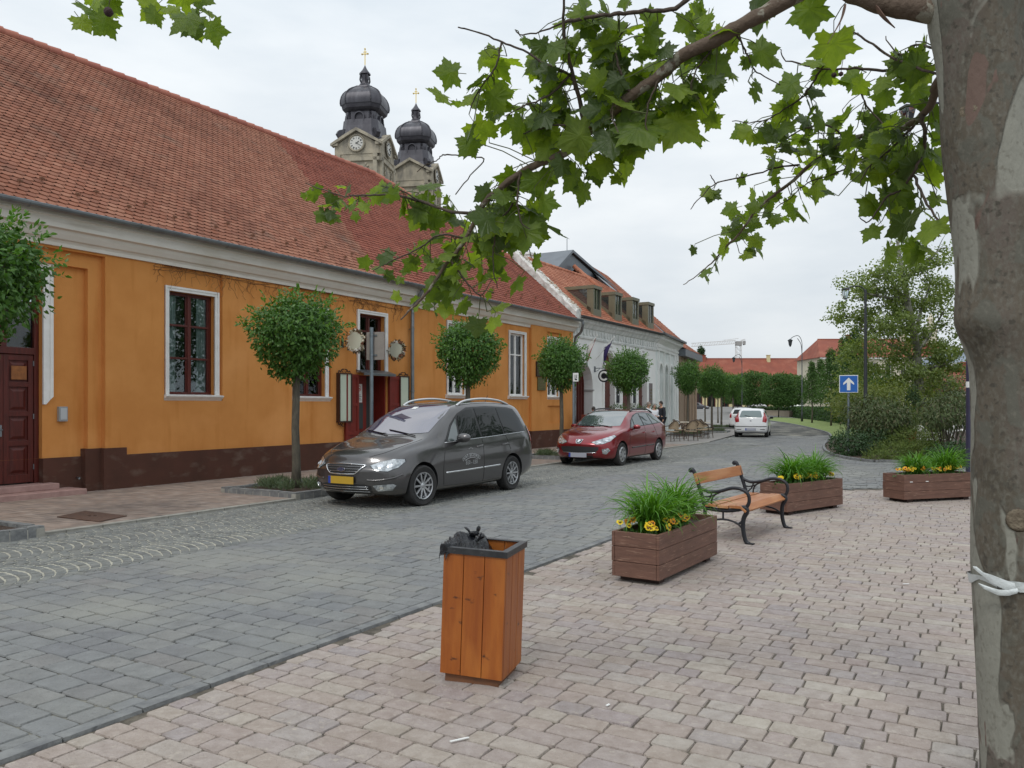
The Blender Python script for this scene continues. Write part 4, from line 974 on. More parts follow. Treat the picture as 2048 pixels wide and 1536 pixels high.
LAMPGL = mat('headlight_glass', (.24, .26, .28), (.55, .58, .60), sc_=14, rough=.08, spec=.8, metal=.5, lo=.4, hi=.6, coat=1)
LAMPRED = mat('tail_light_red', (.30, .008, .012), rough=.12, coat=1)
WSCREEN = mat('windscreen', (.06, .052, .09), rough=.03, ior=2.5, spec=.8)
SIDEGL = mat('side_glass', (.010, .012, .012), rough=.03, ior=1.45, spec=.35)
SIDEGL2 = mat('clear_side_glass', (.08, .10, .10), rough=.03, ior=2.0)
PLATEW = mat('plate_grey', (.35, .36, .42), rough=.5); PLATEY = mat('plate_yellow', (.48, .30, .03), rough=.5); PLATEB = mat('plate_blue', (.02, .05, .30), rough=.5)
class Car:
    def __init__(s, name, label, cat, paint, K, L_, wheels, wr, ww, org, rz, front_bow=.22, rear_bow=.12, rf=.10, track=.78, nose=(), tail=(), parts=True):
        s.t = thing(name, label, cat, tuple(org), rz); s.L = L_; s.K = K
        xs = []; x = 0
        N_ = 64; R0 = .12
        for i in range(8): a = i/8*math.pi/2; xs.append(('f', R0*(1-math.cos(a)) if 0 else R0*(1-math.cos(a)), a))
        st = []
        # end rounding stations: (x, inset)
        for i in range(7): a = math.pi/2*i/6; st.append((R0*(1-math.sin(a)) , R0*(1-math.cos(a)), a))
        ring_x = []
        for i in range(7):
            a = math.pi/2*i/6; ring_x.append((R0-R0*math.cos(math.pi/2-a) if False else R0*(1-math.sin(a)), R0*(1-math.cos(a))))
        fr = [(R0*(1-math.cos(a_)), R0*(1-math.sin(a_))) for a_ in [math.pi/2*i/6 for i in range(1, 7)]]
        stations = [(x_, ins) for x_, ins in fr]
        n = 62
        for i in range(1, n): stations.append((R0+(L_-2*R0)*i/n, 0))
        stations += [(L_-x_, ins) for x_, ins in reversed(fr)]
        s.rings = []
        for x_, ins in stations: s.rings.append(s.section(x_, ins))
        m = M(); k = len(s.rings[0])
        def bow(x_, y, z):
            f = max(0, 1-x_/1.1); g = max(0, 1-(L_-x_)/.9); yy = (y/.9)
            dx = front_bow*f*f*abs(yy)**2.4 - rear_bow*g*g*abs(yy)**2.4
            dx += interp(nose, z)*f**3 if nose else 0
            dx -= interp(tail, z)*g**3 if tail else 0
            return (x_+dx, y, z)
        for (x_, ins), ring in zip(stations, s.rings):
            for y, z in ring: m.v.append(bow(x_, y, z))
        nr = len(s.rings)
        for i in range(nr-1):
            for j in range(k): m.f.append([i*k+j, i*k+(j+1) % k, (i+1)*k+(j+1) % k, (i+1)*k+j]); m.m.append(0)
        h = k//2          # caps: join left and right halves in strips
        for e, rg in ((0, s.rings[0]), (nr-1, s.rings[-1])):
            # ring index 0 = bottom centre, h = top centre; symmetric
            prev = None; nc = 9
            for j in range(1, h):
                a, b = rg[j], rg[k-j]; row_ = [e*k+j]
                for q in range(1, nc):
                    f = q/nc; y = a[0]+(b[0]-a[0])*f; z = a[1]; m.v.append(bow(stations[e][0], y, z)); row_.append(len(m.v)-1)
                row_.append(e*k+k-j)
                if prev:
                    for q in range(nc): m.f.append([prev[q], prev[q+1], row_[q+1], row_[q]]); m.m.append(0)
                else:
                    m.f.append([e*k]+row_[::-1] if True else row_); m.m.append(0)
                prev = row_
            m.f.append(prev+[e*k+h]); m.m.append(0)
        me = bpy.data.meshes.new('tmp'); me.from_pydata(m.v, [], m.f); me.validate()
        bm = bmesh.new(); bm.from_mesh(me); bmesh.ops.remove_doubles(bm, verts=bm.verts, dist=.0004); bmesh.ops.recalc_face_normals(bm, faces=bm.faces)
        s.bvh = BVHTree.FromBMesh(bm); bm.to_mesh(me); bm.free()
        ob = bpy.data.objects.new('body', me); COL.objects.link(ob)
        cut = []
        for wx in wheels:
            for sg in (-1, 1):
                c = M(); c.lathe([(wr+.055, -.24), (wr+.055, .40)] if sg > 0 else [(wr+.055, -.40), (wr+.055, .24)], 36, (wx, sg*.82, wr-.0), axis='y')
                cm = bpy.data.meshes.new('cut'); cm.from_pydata(c.v, [], c.f)
                bm = bmesh.new(); bm.from_mesh(cm); bmesh.ops.recalc_face_normals(bm, faces=bm.faces); bm.to_mesh(cm); bm.free()
                co = bpy.data.objects.new('cut', cm); COL.objects.link(co); cut.append(co)
                md = ob.modifiers.new('b', 'BOOLEAN'); md.object = co; md.operation = 'DIFFERENCE'; md.solver = 'EXACT'
        dg = bpy.context.evaluated_depsgraph_get(); me2 = bpy.data.meshes.new_from_object(ob.evaluated_get(dg))
        for co in cut: d_ = co.data; bpy.data.objects.remove(co); bpy.data.meshes.remove(d_)
        bpy.data.objects.remove(ob); me2.name = 'body'
        me2.materials.clear(); me2.materials.append(paint); me2.materials.append(BLACKPL)
        for p in me2.polygons:
            c = p.center; mi = 0
            for wx in wheels:
                d = math.hypot(c.x-wx, c.z-wr)
                if d < wr+.0555 and (abs(c.y) < .585 or (abs(p.normal.y) < .5 and abs(c.y) < 1.2 and d > wr+.04 and (p.normal.x*(wx-c.x)+p.normal.z*(wr-c.z)) > 0)): mi = 1
            if c.z < s.floor+.03 and p.normal.z < -.5: mi = 1
            p.material_index = mi; p.use_smooth = True
        me2.set_sharp_from_angle(angle=rad(32))
        ob = bpy.data.objects.new('body', me2); COL.objects.link(ob); ob.parent = s.t; MW[ob.name] = MW[s.t.name]; s.body = ob
    def section(s, x, ins):
        K = s.K; g = lambda n: interp(K[n], x)
        zl = g('zl'); s.floor = min(getattr(s, 'floor', 9), zl); yl, ym, yb, yr = g('yl'), g('ym'), g('yb'), g('yr'); zb, zr, zc = g('zb'), g('zr'), g('zc')
        zm = g('zm') if 'zm' in K else .55*zb+.1
        P_ = [(yl*.9, zl), (yl, zl+.05), (yl+(ym-yl)*.75, zl+(zm-zl)*.45), (ym, zm), (ym*.35+yb*.65+.012, zm+(zb-zm)*.72), (yb, zb), (yb+(yr-yb)*.5+.012*min(1, (zr-zb)/.3), zb+(zr-zb)*.5), (yr, zr), (yr*.72, zr+(zc-zr)*.68), (yr*.38, zr+(zc-zr)*.93)]
        pts = [(0, zl)]+[(p.x, p.y) for p in catmull([(a, b, 0) for a, b in P_], 4)]+[(0, zc)]
        if ins:
            cz = (zl+zc)/2; hh = (zc-zl)/2
            pts = [(max(0, y-ins) if y > ins else 0 if y == 0 else y*.5, cz+(z-cz)*(1-ins/hh*.75)) for y, z in pts]
        half = pts
        return [(y, z) for y, z in half]+[(-y, z) for y, z in reversed(half[1:-1])]
    def patch(s, name, poly, proj, mtl, off=.004, parent=None, res=.05, side=1, thick=.0, smooth=True, line=False, holes=None):
        m = M(); s.patch_into(m, poly, proj, off, res, side); return m.obj(name, mtl, parent or s.t, smooth=smooth, fix=False)
    def ray(s, a, b, proj, side=1):
        if proj == 'side': o, d = Vector((a, side*2.0, b)), Vector((0, -side, 0))
        elif proj == 'front': o, d = Vector((-1.5, a, b)), Vector((1, 0, 0))
        elif proj == 'rear': o, d = Vector((s.L+1.5, a, b)), Vector((-1, 0, 0))
        else: o, d = Vector((a, b, 4)), Vector((0, 0, -1))
        h = s.bvh.ray_cast(o, d)
        if h[0] is None:
            q = s.bvh.find_nearest(o+d*(2 if proj == 'side' else 2.5)); return q[0], q[1]
        n = h[1]; n = -n if n.dot(d) > 0 else n
        return h[0], n
    def patch_into(s, m, poly, proj, off, res=.05, side=1, mi=0):
        pts = []
        for i in range(len(poly)):
            a, b = Vector(poly[i]), Vector(poly[(i+1) % len(poly)]); k = max(1, int((b-a).length/res))
            pts += [a.lerp(b, j/k) for j in range(k)]
        nb = len(pts); x0, x1 = min(p.x for p in pts), max(p.x for p in pts); y0, y1 = min(p.y for p in pts), max(p.y for p in pts)
        pl = [(p.x, p.y) for p in pts]; x = x0+res/2; extra = []
        while x < x1:
            y = y0+res/2
            while y < y1:
                if inpoly(x, y, pl) and min((Vector((x, y))-p).length for p in pts) > res*.45: extra.append(Vector((x, y)))
                y += res
            x += res
        r = delaunay_2d_cdt(pts+extra, [(i, (i+1) % nb) for i in range(nb)], [], 1, 1e-5)
        b = len(m.v)
        for v in r[0]:
            h, n = s.ray(v.x, v.y, proj, side); m.v.append(tuple(h+n*off))
        for f in r[2]: m.f.append([b+i for i in f]); m.m.append(mi)
    def strip(s, name, pts, proj, w_, mtl, off=.006, side=1, parent=None, h=.0, both=False, n=1):
        m = M()
        for sd in ((1, -1) if both else (side,)):
            line_ = [Vector((p.x, p.y)) for p in catmull([(a, b, 0) for a, b in pts], 8)] if n else [Vector(p) for p in pts]
            cen = []
            for q in line_: hh, nn_ = s.ray(q.x, q.y if proj == 'side' or proj == 'rear' or proj == 'front' else q.y, proj, sd); cen.append(hh+nn_*off)
            m.tube(cen, w_/2, 6)
        return m.obj(name, mtl, parent or s.t, smooth=True, fix=False)
def wheel(car, wx, y, r, wd, spokes, style, steer=0.0):
    sg = 1 if y > 0 else -1; T = Matrix.Translation((wx, y, r)) @ Matrix.Rotation(steer, 4, 'Z')
    m = M(); ri = r*.66; h = wd/2
    m.lathe([(ri, -h*.85), (r*.9, -h), (r*.975, -h*.86), (r, -h*.6), (r, h*.6), (r*.975, h*.86), (r*.9, h), (ri, h*.85), (ri*.97, h*.4), (ri*.97, -h*.4), (ri, -h*.85)], 40, axis='y', mat=T, caps=False)
    t = m.obj('wheel', TYRE, car.t, smooth=True, angle=35)
    m = M(); f = sg*h
    prof = [(ri*1.01, f*.86), (ri*1.0, f*.96), (ri*.93, f*.9), (ri*.90, f*.45), (ri*.86, f*.40), (ri*.86, -f*.5), (ri*1.01, -f*.5)]
    m.lathe(prof, 40, axis='y', mat=T, caps=False)
    if style == 'alloy':
        for k in range(spokes):
            a = 2*math.pi*k/spokes; da = .10
            for side in ((-1, 1) if spokes <= 6 else (0,)):
                a2 = a+side*.17
                p0 = T @ Vector((.03*math.cos(a), f*.62, .03*math.sin(a))); p1 = T @ Vector((ri*.95*math.cos(a2), f*.80, ri*.95*math.sin(a2)))
                m.bar(p0, p1, .030, .03, up=T.to_3x3() @ Vector((0, 1, 0)))
        m.lathe([(.052, f*.4), (.055, f*.74), (.04, f*.82), (.001, f*.84)], 16, axis='y', mat=T)
    else:   # plastic cover with openings
        m.lathe([(ri*.92, f*.82), (ri*.80, f*.98), (ri*.3, f*1.02), (.001, f*1.0)], 40, axis='y', mat=T)
    m.obj('rim', RIM, t, smooth=True, angle=30)
    m = M(); m.lathe([(ri*.86, f*.28), (.001, f*.30)], 24, axis='y', mat=T)
    if style != 'alloy':
        for k in range(spokes):
            a = 2*math.pi*k/spokes; q = [T @ Vector((rr*math.cos(a+d), f*1.03, rr*math.sin(a+d))) for rr, d in ((ri*.45, -.06), (ri*.80, -.22), (ri*.80, .22), (ri*.45, .06))]
            m.add(q, [(0, 1, 2, 3)])
    m.obj('brake_disc', RIMD, t, smooth=False)
def mirror(car, x, y, z, paint, size=1.0):
    for sg in (-1, 1):
        m = M(); T = Matrix.Translation((x, sg*y, z)); prof = []
        for i in range(9): a = math.pi*i/8; prof.append((max(.002, .085*size*math.sin(a)**.7), -.11*size*math.cos(a)))
        T2_ = T @ Matrix.Rotation(rad(-12*sg), 4, 'Z') @ Matrix.Diagonal((.72, 1, .82, 1))
        m.lathe(prof, 16, axis='y', mat=T2_)
        o = m.obj('mirror', paint, car.t, smooth=True)
        m = M(); m.tube([(x+.03, sg*(y-.20), z-.075), (x+.02, sg*(y-.06), z-.04)], .03, 8); m.obj('mirror_arm', BLACKPL, o, smooth=True)
        m = M(); m.prism([(-.07*size, -.055), (.07*size, -.055), (.08*size, 0), (.06*size, .055), (-.06*size, .055)], (x+.055, sg*y, z), (0, 1, 0), (0, 0, 1), (1, 0, 0), .01); m.obj('mirror_glass', SIDEGL, o)
def text_polys(txt, size):
    cu = bpy.data.curves.new('t', 'FONT'); cu.body = txt; cu.size = size; cu.align_x = 'CENTER'; cu.resolution_u = 2
    ob = bpy.data.objects.new('t', cu); COL.objects.link(ob); dg = bpy.context.evaluated_depsgraph_get()
    me = bpy.data.meshes.new_from_object(ob.evaluated_get(dg)); v = [tuple(p.co) for p in me.vertices]; f = [list(p.vertices) for p in me.polygons]
    bpy.data.objects.remove(ob); bpy.data.curves.remove(cu); bpy.data.meshes.remove(me); return v, f
def lamp_lens(car, name, poly, proj, side, m_=LAMPGL, bez=True, cells=(), parent=None):
    if bez:
        cx = sum(p[0] for p in poly)/len(poly); cy = sum(p[1] for p in poly)/len(poly)
        big = [(cx+(a-cx)*1.045, cy+(b-cy)*1.07) for a, b in poly]; o = car.patch(name, big, proj, BLACKPL, .003, res=.04, side=side, parent=parent)
        p2 = car.patch('lens', poly, proj, m_, .009, res=.03, side=side, parent=o)
    else: o = car.patch(name, poly, proj, m_, .007, res=.03, side=side, parent=parent)
    for a, b, r_ in cells:
        h, n = car.ray(a, b, proj, side); m = M(); z = n; T = z.to_track_quat('Z', 'Y').to_matrix().to_4x4(); T.translation = h+n*.008
        m.lathe([(r_, 0), (r_*1.0, .006), (r_*.82, .008), (r_*.8, .002), (.001, .001)], 20, mat=T); m.obj('reflector', CHROME, o, smooth=True, angle=30)
    return o

# ---- dark grey minivan (taxi)
PAINTG = mat('grey_metallic_paint', (.085, .081, .082), rough=.32, metal=.72, coat=1, spec=.6)
K = dict(zl=[(0, .24), (.5, .20), (4.0, .20), (4.82, .30)],
    yl=[(0, .72), (.35, .84), (.9, .90), (4.0, .90), (4.82, .82)], ym=[(0, .80), (.3, .90), (.9, .945), (4.0, .945), (4.5, .93), (4.82, .88)],
    zm=[(0, .46), (.5, .56), (1.5, .60), (4.82, .66)],
    yb=[(0, .74), (.25, .80), (.7, .86), (1.5, .90), (4.2, .90), (4.82, .83)], zb=[(0, .66), (.25, .79), (.7, .90), (1.2, .95), (1.7, .97), (3.2, 1.02), (4.4, 1.07), (4.82, 1.08)],
    yr=[(0, .50), (.25, .60), (.7, .70), (1.15, .76), (1.4, .755), (2.1, .64), (3.2, .64), (4.3, .63), (4.82, .62)],
    zr=[(0, .70), (.25, .85), (.7, .985), (1.15, 1.08), (1.45, 1.21), (1.8, 1.42), (2.15, 1.57), (2.6, 1.645), (3.3, 1.675), (4.2, 1.64), (4.55, 1.59), (4.82, 1.48)],
    zc=[(0, .73), (.12, .83), (.35, .93), (.7, 1.01), (1.12, 1.10), (1.35, 1.22), (1.8, 1.47), (2.15, 1.62), (2.5, 1.69), (3.2, 1.725), (4.2, 1.69), (4.6, 1.64), (4.82, 1.54)])
vs_, vt_ = 9.62, 8.76
van = Car('minivan', 'dark grey minivan parked on the sett strip with taxi lettering on its door', 'car', PAINTG, K, 4.82, (.93, 3.79), .335, .225, SW(vs_, vt_, .0), rad(90)-TH, front_bow=.34, rear_bow=.10,
          nose=[(.2, .06), (.45, .0), (.6, .0), (.75, .07), (.9, .0)], tail=[(.3, .0), (.6, -.0), (1.05, .05), (1.6, .27), (1.7, .32)])
for wx, st in ((.93, -.10), (3.79, 0)):
    for sg in (-1, 1): wheel(van, wx, sg*.835, .335, .215, 10, 'alloy', st if wx < 2 else 0)
van.patch('windscreen', [(1.22, 0), (1.235, .3), (1.30, .58), (1.36, .70), (1.9, .66), (2.20, .59), (2.24, .3), (2.25, 0), (2.24, -.3), (2.20, -.59), (1.9, -.66), (1.36, -.70), (1.30, -.58), (1.235, -.3)], 'top', WSCREEN, .005, res=.08)
BLK = mat('black_trim', (.012, .012, .013), rough=.25)
for sg in (-1, 1):
    van.patch('window_trim', [(1.58, 1.005), (2.2, 1.03), (3.2, 1.07), (4.42, 1.12), (4.36, 1.38), (4.22, 1.57), (4.0, 1.605), (3.2, 1.63), (2.55, 1.605), (2.22, 1.50), (1.9, 1.30)], 'side', BLK, .004, side=sg, res=.07)
    fq = van.patch('quarter_glass', [(1.66, 1.025), (2.0, 1.035), (2.12, 1.41), (1.92, 1.27)], 'side', SIDEGL2, .009, side=sg)
    van.patch('door_glass', [(2.07, 1.04), (2.72, 1.065), (2.70, 1.565), (2.52, 1.56), (2.24, 1.47), (2.18, 1.42)], 'side', SIDEGL, .009, side=sg, res=.08)
    van.patch('door_glass', [(2.80, 1.07), (3.54, 1.10), (3.48, 1.59), (2.78, 1.585)], 'side', SIDEGL, .009, side=sg, res=.08)
    van.patch('rear_quarter_glass', [(3.60, 1.105), (4.38, 1.135), (4.32, 1.37), (4.18, 1.55), (3.98, 1.58), (3.54, 1.592)], 'side', SIDEGL, .009, side=sg, res=.08)
    van.strip('chrome_line', [(1.58, 1.005), (2.4, 1.038), (3.2, 1.068), (4.42, 1.12)], 'side', .016, CHROME, .004, side=sg)
    van.strip('rub_strip', [(1.55, .50), (2.2, .505), (2.72, .515)], 'side', .035, CHROME, -.004, side=sg)
    van.strip('rub_strip', [(2.76, .515), (3.1, .52), (3.32, .525)], 'side', .035, CHROME, -.004, side=sg)
    lamp_lens(van, 'headlight', [(.24, .755), (.40, .70), (.62, .70), (.86, .80), (1.02, .90), (1.03, .945), (.80, .925), (.52, .865)] if 0 else [(sg*.47, .69), (sg*.58, .62), (sg*.74, .605), (sg*.83, .66), (sg*.862, .745), (sg*.85, .785), (sg*.74, .79), (sg*.60, .75)], 'front', 1, cells=((sg*.62, .685, .05), (sg*.74, .69, .045)))
    lamp_lens(van, 'fog_light', [(sg*.54, .385), (sg*.80, .41), (sg*.83, .385), (sg*.78, .31), (sg*.60, .295)], 'front', 1, cells=((sg*.66, .35, .035),))
    van.strip('bumper_crease', [(sg*.45, .47), (sg*.6, .465), (sg*.8, .50), (sg*.88, .55)], 'front', .03, PAINTG, .0)
    lamp_lens(van, 'tail_light', [(4.56, .92), (4.74, .95), (4.66, 1.25), (4.55, 1.22)], 'side', sg, LAMPRED)
    m = M()
    h = [van.ray(x, .60, 'top')[0] for x in (2.35, 2.6, 3.2, 3.8, 4.15)]
    m.tube(catmull([h[0]+Vector((0, sg*0, .0)), h[1]+Vector((0, 0, .05)), h[2]+Vector((0, 0, .065)), h[3]+Vector((0, 0, .05)), h[4]+Vector((0, 0, .0))], 5) if sg > 0 else
           catmull([Vector((p.x, -p.y, p.z))+Vector((0, 0, q)) for p, q in zip(h, (0, .05, .065, .05, 0))], 5), .022, 8)
    m.obj('roof_rail', mat('satin_rail', (.62, .63, .64), rough=.3, metal=.6), van.t, smooth=True)
    for x0, x1 in ((2.52, 2.70), (3.42, 3.60)):
        a, b = van.ray(x0, .90, 'side', sg), van.ray(x1, .915, 'side', sg); m = M(); m.tube(catmull([a[0], a[0]+a[1]*.035+Vector((.03, 0, 0)), b[0]+b[1]*.035-Vector((.03, 0, 0)), b[0]], 4), .014, 8)
        m.obj('door_handle', PAINTG, van.t, smooth=True)
    for gl in ([(1.50, .30), (1.47, .6), (1.56, .95), (1.62, 1.06)], [(2.75, .26), (2.75, .6), (2.75, .9), (2.75, 1.12)], [(3.72, .80), (3.66, .9), (3.62, 1.0), (3.57, 1.15)], [(1.5, .28), (2.2, .265), (2.75, .262), (3.3, .27)]):
        van.strip('door_gap', gl, 'side', .009, BLK, .0005, side=sg)
gr = van.patch('grille', [(-.37, .70), (.37, .70), (.40, .69), (.26, .58), (.2, .565), (-.2, .565), (-.26, .58), (-.40, .69)], 'front', BLACKPL, .006)
for z, hw in ((.60, .29), (.633, .33), (.666, .36)): van.strip('grille_bar', [(-hw, z), (0, z), (hw, z)], 'front', .012, mat('dark_chrome', (.30, .30, .31), rough=.25, metal=.9), .012, parent=gr)
van.strip('grille_rim', [(-.40, .695), (0, .71), (.40, .695)], 'front', .022, CHROME, .010, parent=gr)
van.strip('grille_rim', [(-.41, .69), (-.27, .575), (-.2, .56), (0, .555), (.2, .56), (.27, .575), (.41, .69)], 'front', .022, CHROME, .010, parent=gr)
m = M(); h, n = van.ray(0, .632, 'front'); m.prism([(.085*math.cos(a*math.pi/12), .036*math.sin(a*math.pi/12)) for a in range(24)], (h.x-.022, 0, .632), (0, 1, 0), (0, 0, 1), (-1, 0, 0), .008)
bd = m.obj('badge', CHROME, gr)
m = M(); m.prism([(.074*math.cos(a*math.pi/12), .028*math.sin(a*math.pi/12)) for a in range(24)], (h.x-.030, 0, .632), (0, 1, 0), (0, 0, 1), (-1, 0, 0), .003, 0)
v_, f_ = text_polys('Ford', .05); m.add([(h.x-.0345, -p[0], .632-.014+p[1]) for p in v_], f_, 1)
m.obj('badge_face', [mat('badge_blue', (.02, .035, .10), rough=.3), CHROME], bd, fix=False)
lg = van.patch('lower_grille', [(-.52, .37), (-.40, .40), (.40, .40), (.52, .37), (.50, .27), (.40, .25), (-.40, .25), (-.50, .27)], 'front', BLACKPL, .006)
for z in (.285, .325, .362): van.strip('grille_bar', [(-.47, z), (0, z), (.47, z)], 'front', .010, CHROME, .010, parent=lg)
def plate(car, zc, proj, mats, hw=.26, hh=.058, off=.02):
    h, n = car.ray(0, zc, proj); sx = -1 if proj == 'front' else 1; xx = h.x+sx*off
    m = M(); m.box(min(xx, xx+sx*.012), max(xx, xx+sx*.012), -hw, hw, zc-hh, zc+hh, 0)
    x2 = xx+sx*.0135; m.add([(x2, hw*(.8 if proj == 'front' else -1), zc-hh), (x2, hw*(1 if proj == 'front' else -.8), zc-hh), (x2, hw*(1 if proj == 'front' else -.8), zc+hh), (x2, hw*(.8 if proj == 'front' else -1), zc+hh)], [(0, 1, 2, 3)], 1)
    return m.obj('number_plate', mats, car.t, fix=False)
plate(van, .46, 'front', [PLATEY, PLATEB])
van.strip('bonnet_edge', [(1.14, -.74), (.8, -.70), (.4, -.58), (.2, -.40)], 'top', .008, BLK, .0005); van.strip('bonnet_edge', [(1.14, .74), (.8, .70), (.4, .58), (.2, .40)], 'top', .008, BLK, .0005)
van.strip('wiper', [(1.20, -.55), (1.27, -.2), (1.33, .10)], 'top', .018, BLK, .016); van.strip('wiper', [(1.20, .05), (1.27, .35), (1.34, .6)], 'top', .018, BLK, .016)
m = M(); h, n = van.ray(4.25, 0, 'top'); m.tube([h, h+Vector((.12, 0, .16))], .006, 5); m.lathe([(.03, 0), (.02, .03), (.001, .035)], 10, tuple(h)); m.obj('aerial', BLK, van.t)
mirror(van, 1.93, 1.04, 1.08, PAINTG, 1.15)
# taxi lettering on both front doors
LET = mat('silver_lettering', (.45, .46, .47), rough=.4)
for sg in (-1, 1):
    m = M()
    def put(txt, size, z0, arc=None, xc=2.33):
        v_, f_ = text_polys(txt, size); pts = []
        for p in v_:
            x, z = p[0], p[1]
            if arc: a = x/arc; x, z = math.sin(a)*(arc+z), (arc+z)*math.cos(a)-arc
            # seen from outside the text must read left to right
            hx = xc+(x if sg < 0 else -x) if False else xc+(x if sg > 0 else -x)
            pts.append(van.ray(hx, z0+z, 'side', sg))
        m.add([tuple(h+n*.003) for h, n in pts], f_)
    put('GERECSE TAXI', .088, .735, .52); put('033 - 033', .10, .60)
    for zz, aa in ((.715, .50),):
        pts = []
        for i in range(13): a = (i-6)/6*.42; pts.append(van.ray(2.33+math.sin(a)*aa, zz+aa*math.cos(a)-aa, 'side', sg))
        m.tube([h+n*.003 for h, n in pts], .004, 4)
    for i in range(5): h, n = van.ray(2.27+i*.03, .865+.012*(2-abs(i-2)), 'side', sg); m.lathe([(.011, 0), (.012, .002), (.001, .003)], 6, tuple(h), axis='y')
    m.obj('lettering', LET, van.t, fix=False)
van.patch('paper_slip', [(2.02, .06), (2.12, .06), (2.12, .17), (2.02, .17)], 'top', PAPER, .008)

# ---- red estate car
PAINTR = mat('dark_red_paint', (.22, .003, .010), rough=.3, metal=.55, coat=1, spec=.6)
K2 = dict(zl=[(0, .24), (.5, .19), (3.7, .19), (4.50, .28)],
    yl=[(0, .68), (.35, .80), (.9, .86), (3.7, .86), (4.50, .78)], ym=[(0, .76), (.3, .86), (.9, .905), (3.7, .905), (4.2, .89), (4.50, .84)],
    zm=[(0, .44), (.5, .54), (1.5, .58), (4.5, .64)],
    yb=[(0, .70), (.25, .78), (.7, .83), (1.5, .86), (3.9, .86), (4.50, .80)], zb=[(0, .60), (.25, .74), (.7, .87), (1.1, .94), (1.6, .97), (3.0, 1.03), (4.1, 1.06), (4.5, 1.06)],
    yr=[(0, .46), (.25, .56), (.7, .66), (1.1, .73), (1.35, .73), (2.05, .60), (3.0, .59), (4.0, .56), (4.50, .50)],
    zr=[(0, .64), (.25, .79), (.7, .925), (1.1, 1.0), (1.4, 1.12), (1.75, 1.32), (2.1, 1.43), (2.6, 1.47), (3.2, 1.47), (3.9, 1.42), (4.25, 1.33), (4.50, 1.12)],
    zc=[(0, .66), (.12, .76), (.35, .86), (.7, .95), (1.05, 1.02), (1.3, 1.13), (1.75, 1.37), (2.1, 1.48), (2.6, 1.525), (3.2, 1.53), (3.9, 1.48), (4.3, 1.37), (4.50, 1.15)])
red = Car('estate_car', 'dark red estate car parked behind the minivan beside a round tree', 'car', PAINTR, K2, 4.5, (.92, 3.63), .315, .205, SW(19.35, 9.27, .0), rad(90)-TH-rad(1), front_bow=.34, rear_bow=.10,
          nose=[(.2, .05), (.42, .0), (.6, .0), (.75, .06), (.9, .0)], tail=[(.3, .0), (.6, -.0), (1.0, .04), (1.5, .28)])
for wx in (.92, 3.63):
    for sg in (-1, 1): wheel(red, wx, sg*.80, .315, .20, 7, 'cover')
red.patch('windscreen', [(1.13, 0), (1.145, .3), (1.21, .56), (1.27, .67), (1.8, .62), (2.10, .55), (2.14, .3), (2.15, 0), (2.14, -.3), (2.10, -.55), (1.8, -.62), (1.27, -.67), (1.21, -.56), (1.145, -.3)], 'top', mat('pale_windscreen', (.06, .08, .08), rough=.03, ior=2.6, spec=.8), .005, res=.08)
for sg in (-1, 1):
    red.patch('window_trim', [(1.55, 1.01), (2.2, 1.04), (3.2, 1.08), (4.05, 1.12), (3.98, 1.25), (3.72, 1.40), (3.0, 1.44), (2.5, 1.43), (2.15, 1.36), (1.85, 1.22)], 'side', BLK, .004, side=sg, res=.07)
    red.patch('quarter_glass', [(1.64, 1.035), (1.86, 1.04), (1.95, 1.24), (1.86, 1.19)], 'side', SIDEGL2, .009, side=sg)
    red.patch('door_glass', [(1.93, 1.045), (2.52, 1.07), (2.54, 1.40), (2.3, 1.37), (2.02, 1.28)], 'side', SIDEGL2, .009, side=sg)
    red.patch('door_glass', [(2.60, 1.075), (3.20, 1.10), (3.16, 1.40), (2.61, 1.405)], 'side', SIDEGL2, .009, side=sg)
    red.patch('rear_quarter_glass', [(3.27, 1.105), (3.98, 1.135), (3.92, 1.24), (3.70, 1.36), (3.22, 1.395)], 'side', SIDEGL2, .009, side=sg)
    red.strip('rub_strip', [(1.55, .47), (2.1, .475), (2.6, .485)], 'side', .04, BLK, -.004, side=sg); red.strip('rub_strip', [(2.66, .485), (3.0, .49), (3.2, .495)], 'side', .04, BLK, -.004, side=sg)
    lamp_lens(red, 'headlight', [(sg*.36, .655), (sg*.50, .60), (sg*.66, .615), (sg*.78, .68), (sg*.835, .80), (sg*.80, .835), (sg*.66, .775), (sg*.5, .71)], 'front', 1, cells=((sg*.56, .655, .045), (sg*.70, .70, .04)))
    lamp_lens(red, 'fog_light', [(sg*.63, .47), (sg*.76, .50), (sg*.80, .44), (sg*.72, .34), (sg*.65, .36)], 'front', 1, cells=((sg*.70, .41, .04),))
    lamp_lens(red, 'tail_light', [(4.22, .85), (4.42, .88), (4.34, 1.2), (4.24, 1.15)], 'side', sg, LAMPRED)
    hs = [red.ray(x, .575, 'top')[0] for x in (2.15, 2.4, 2.9, 3.5, 3.85)]; m = M()
    m.tube(catmull([Vector((p.x, sg*abs(p.y), p.z+q)) for p, q in zip(hs, (0, .05, .06, .05, 0))], 5), .02, 8); m.obj('roof_rail', BLACKPL, red.t, smooth=True)
    for x0, x1 in ((2.38, 2.54), (3.12, 3.28)):
        a, b = red.ray(x0, .86, 'side', sg), red.ray(x1, .875, 'side', sg); m = M(); m.tube(catmull([a[0], a[0]+a[1]*.035+Vector((.03, 0, 0)), b[0]+b[1]*.035-Vector((.03, 0, 0)), b[0]], 4), .013, 8)
        m.obj('door_handle', PAINTR, red.t, smooth=True)
    for gl in ([(1.42, .30), (1.40, .55), (1.47, .85), (1.53, 1.0)], [(2.57, .25), (2.57, .6), (2.57, 1.06)], [(3.50, .74), (3.42, .85), (3.3, 1.0), (3.25, 1.10)]): red.strip('door_gap', gl, 'side', .008, BLK, .0005, side=sg)
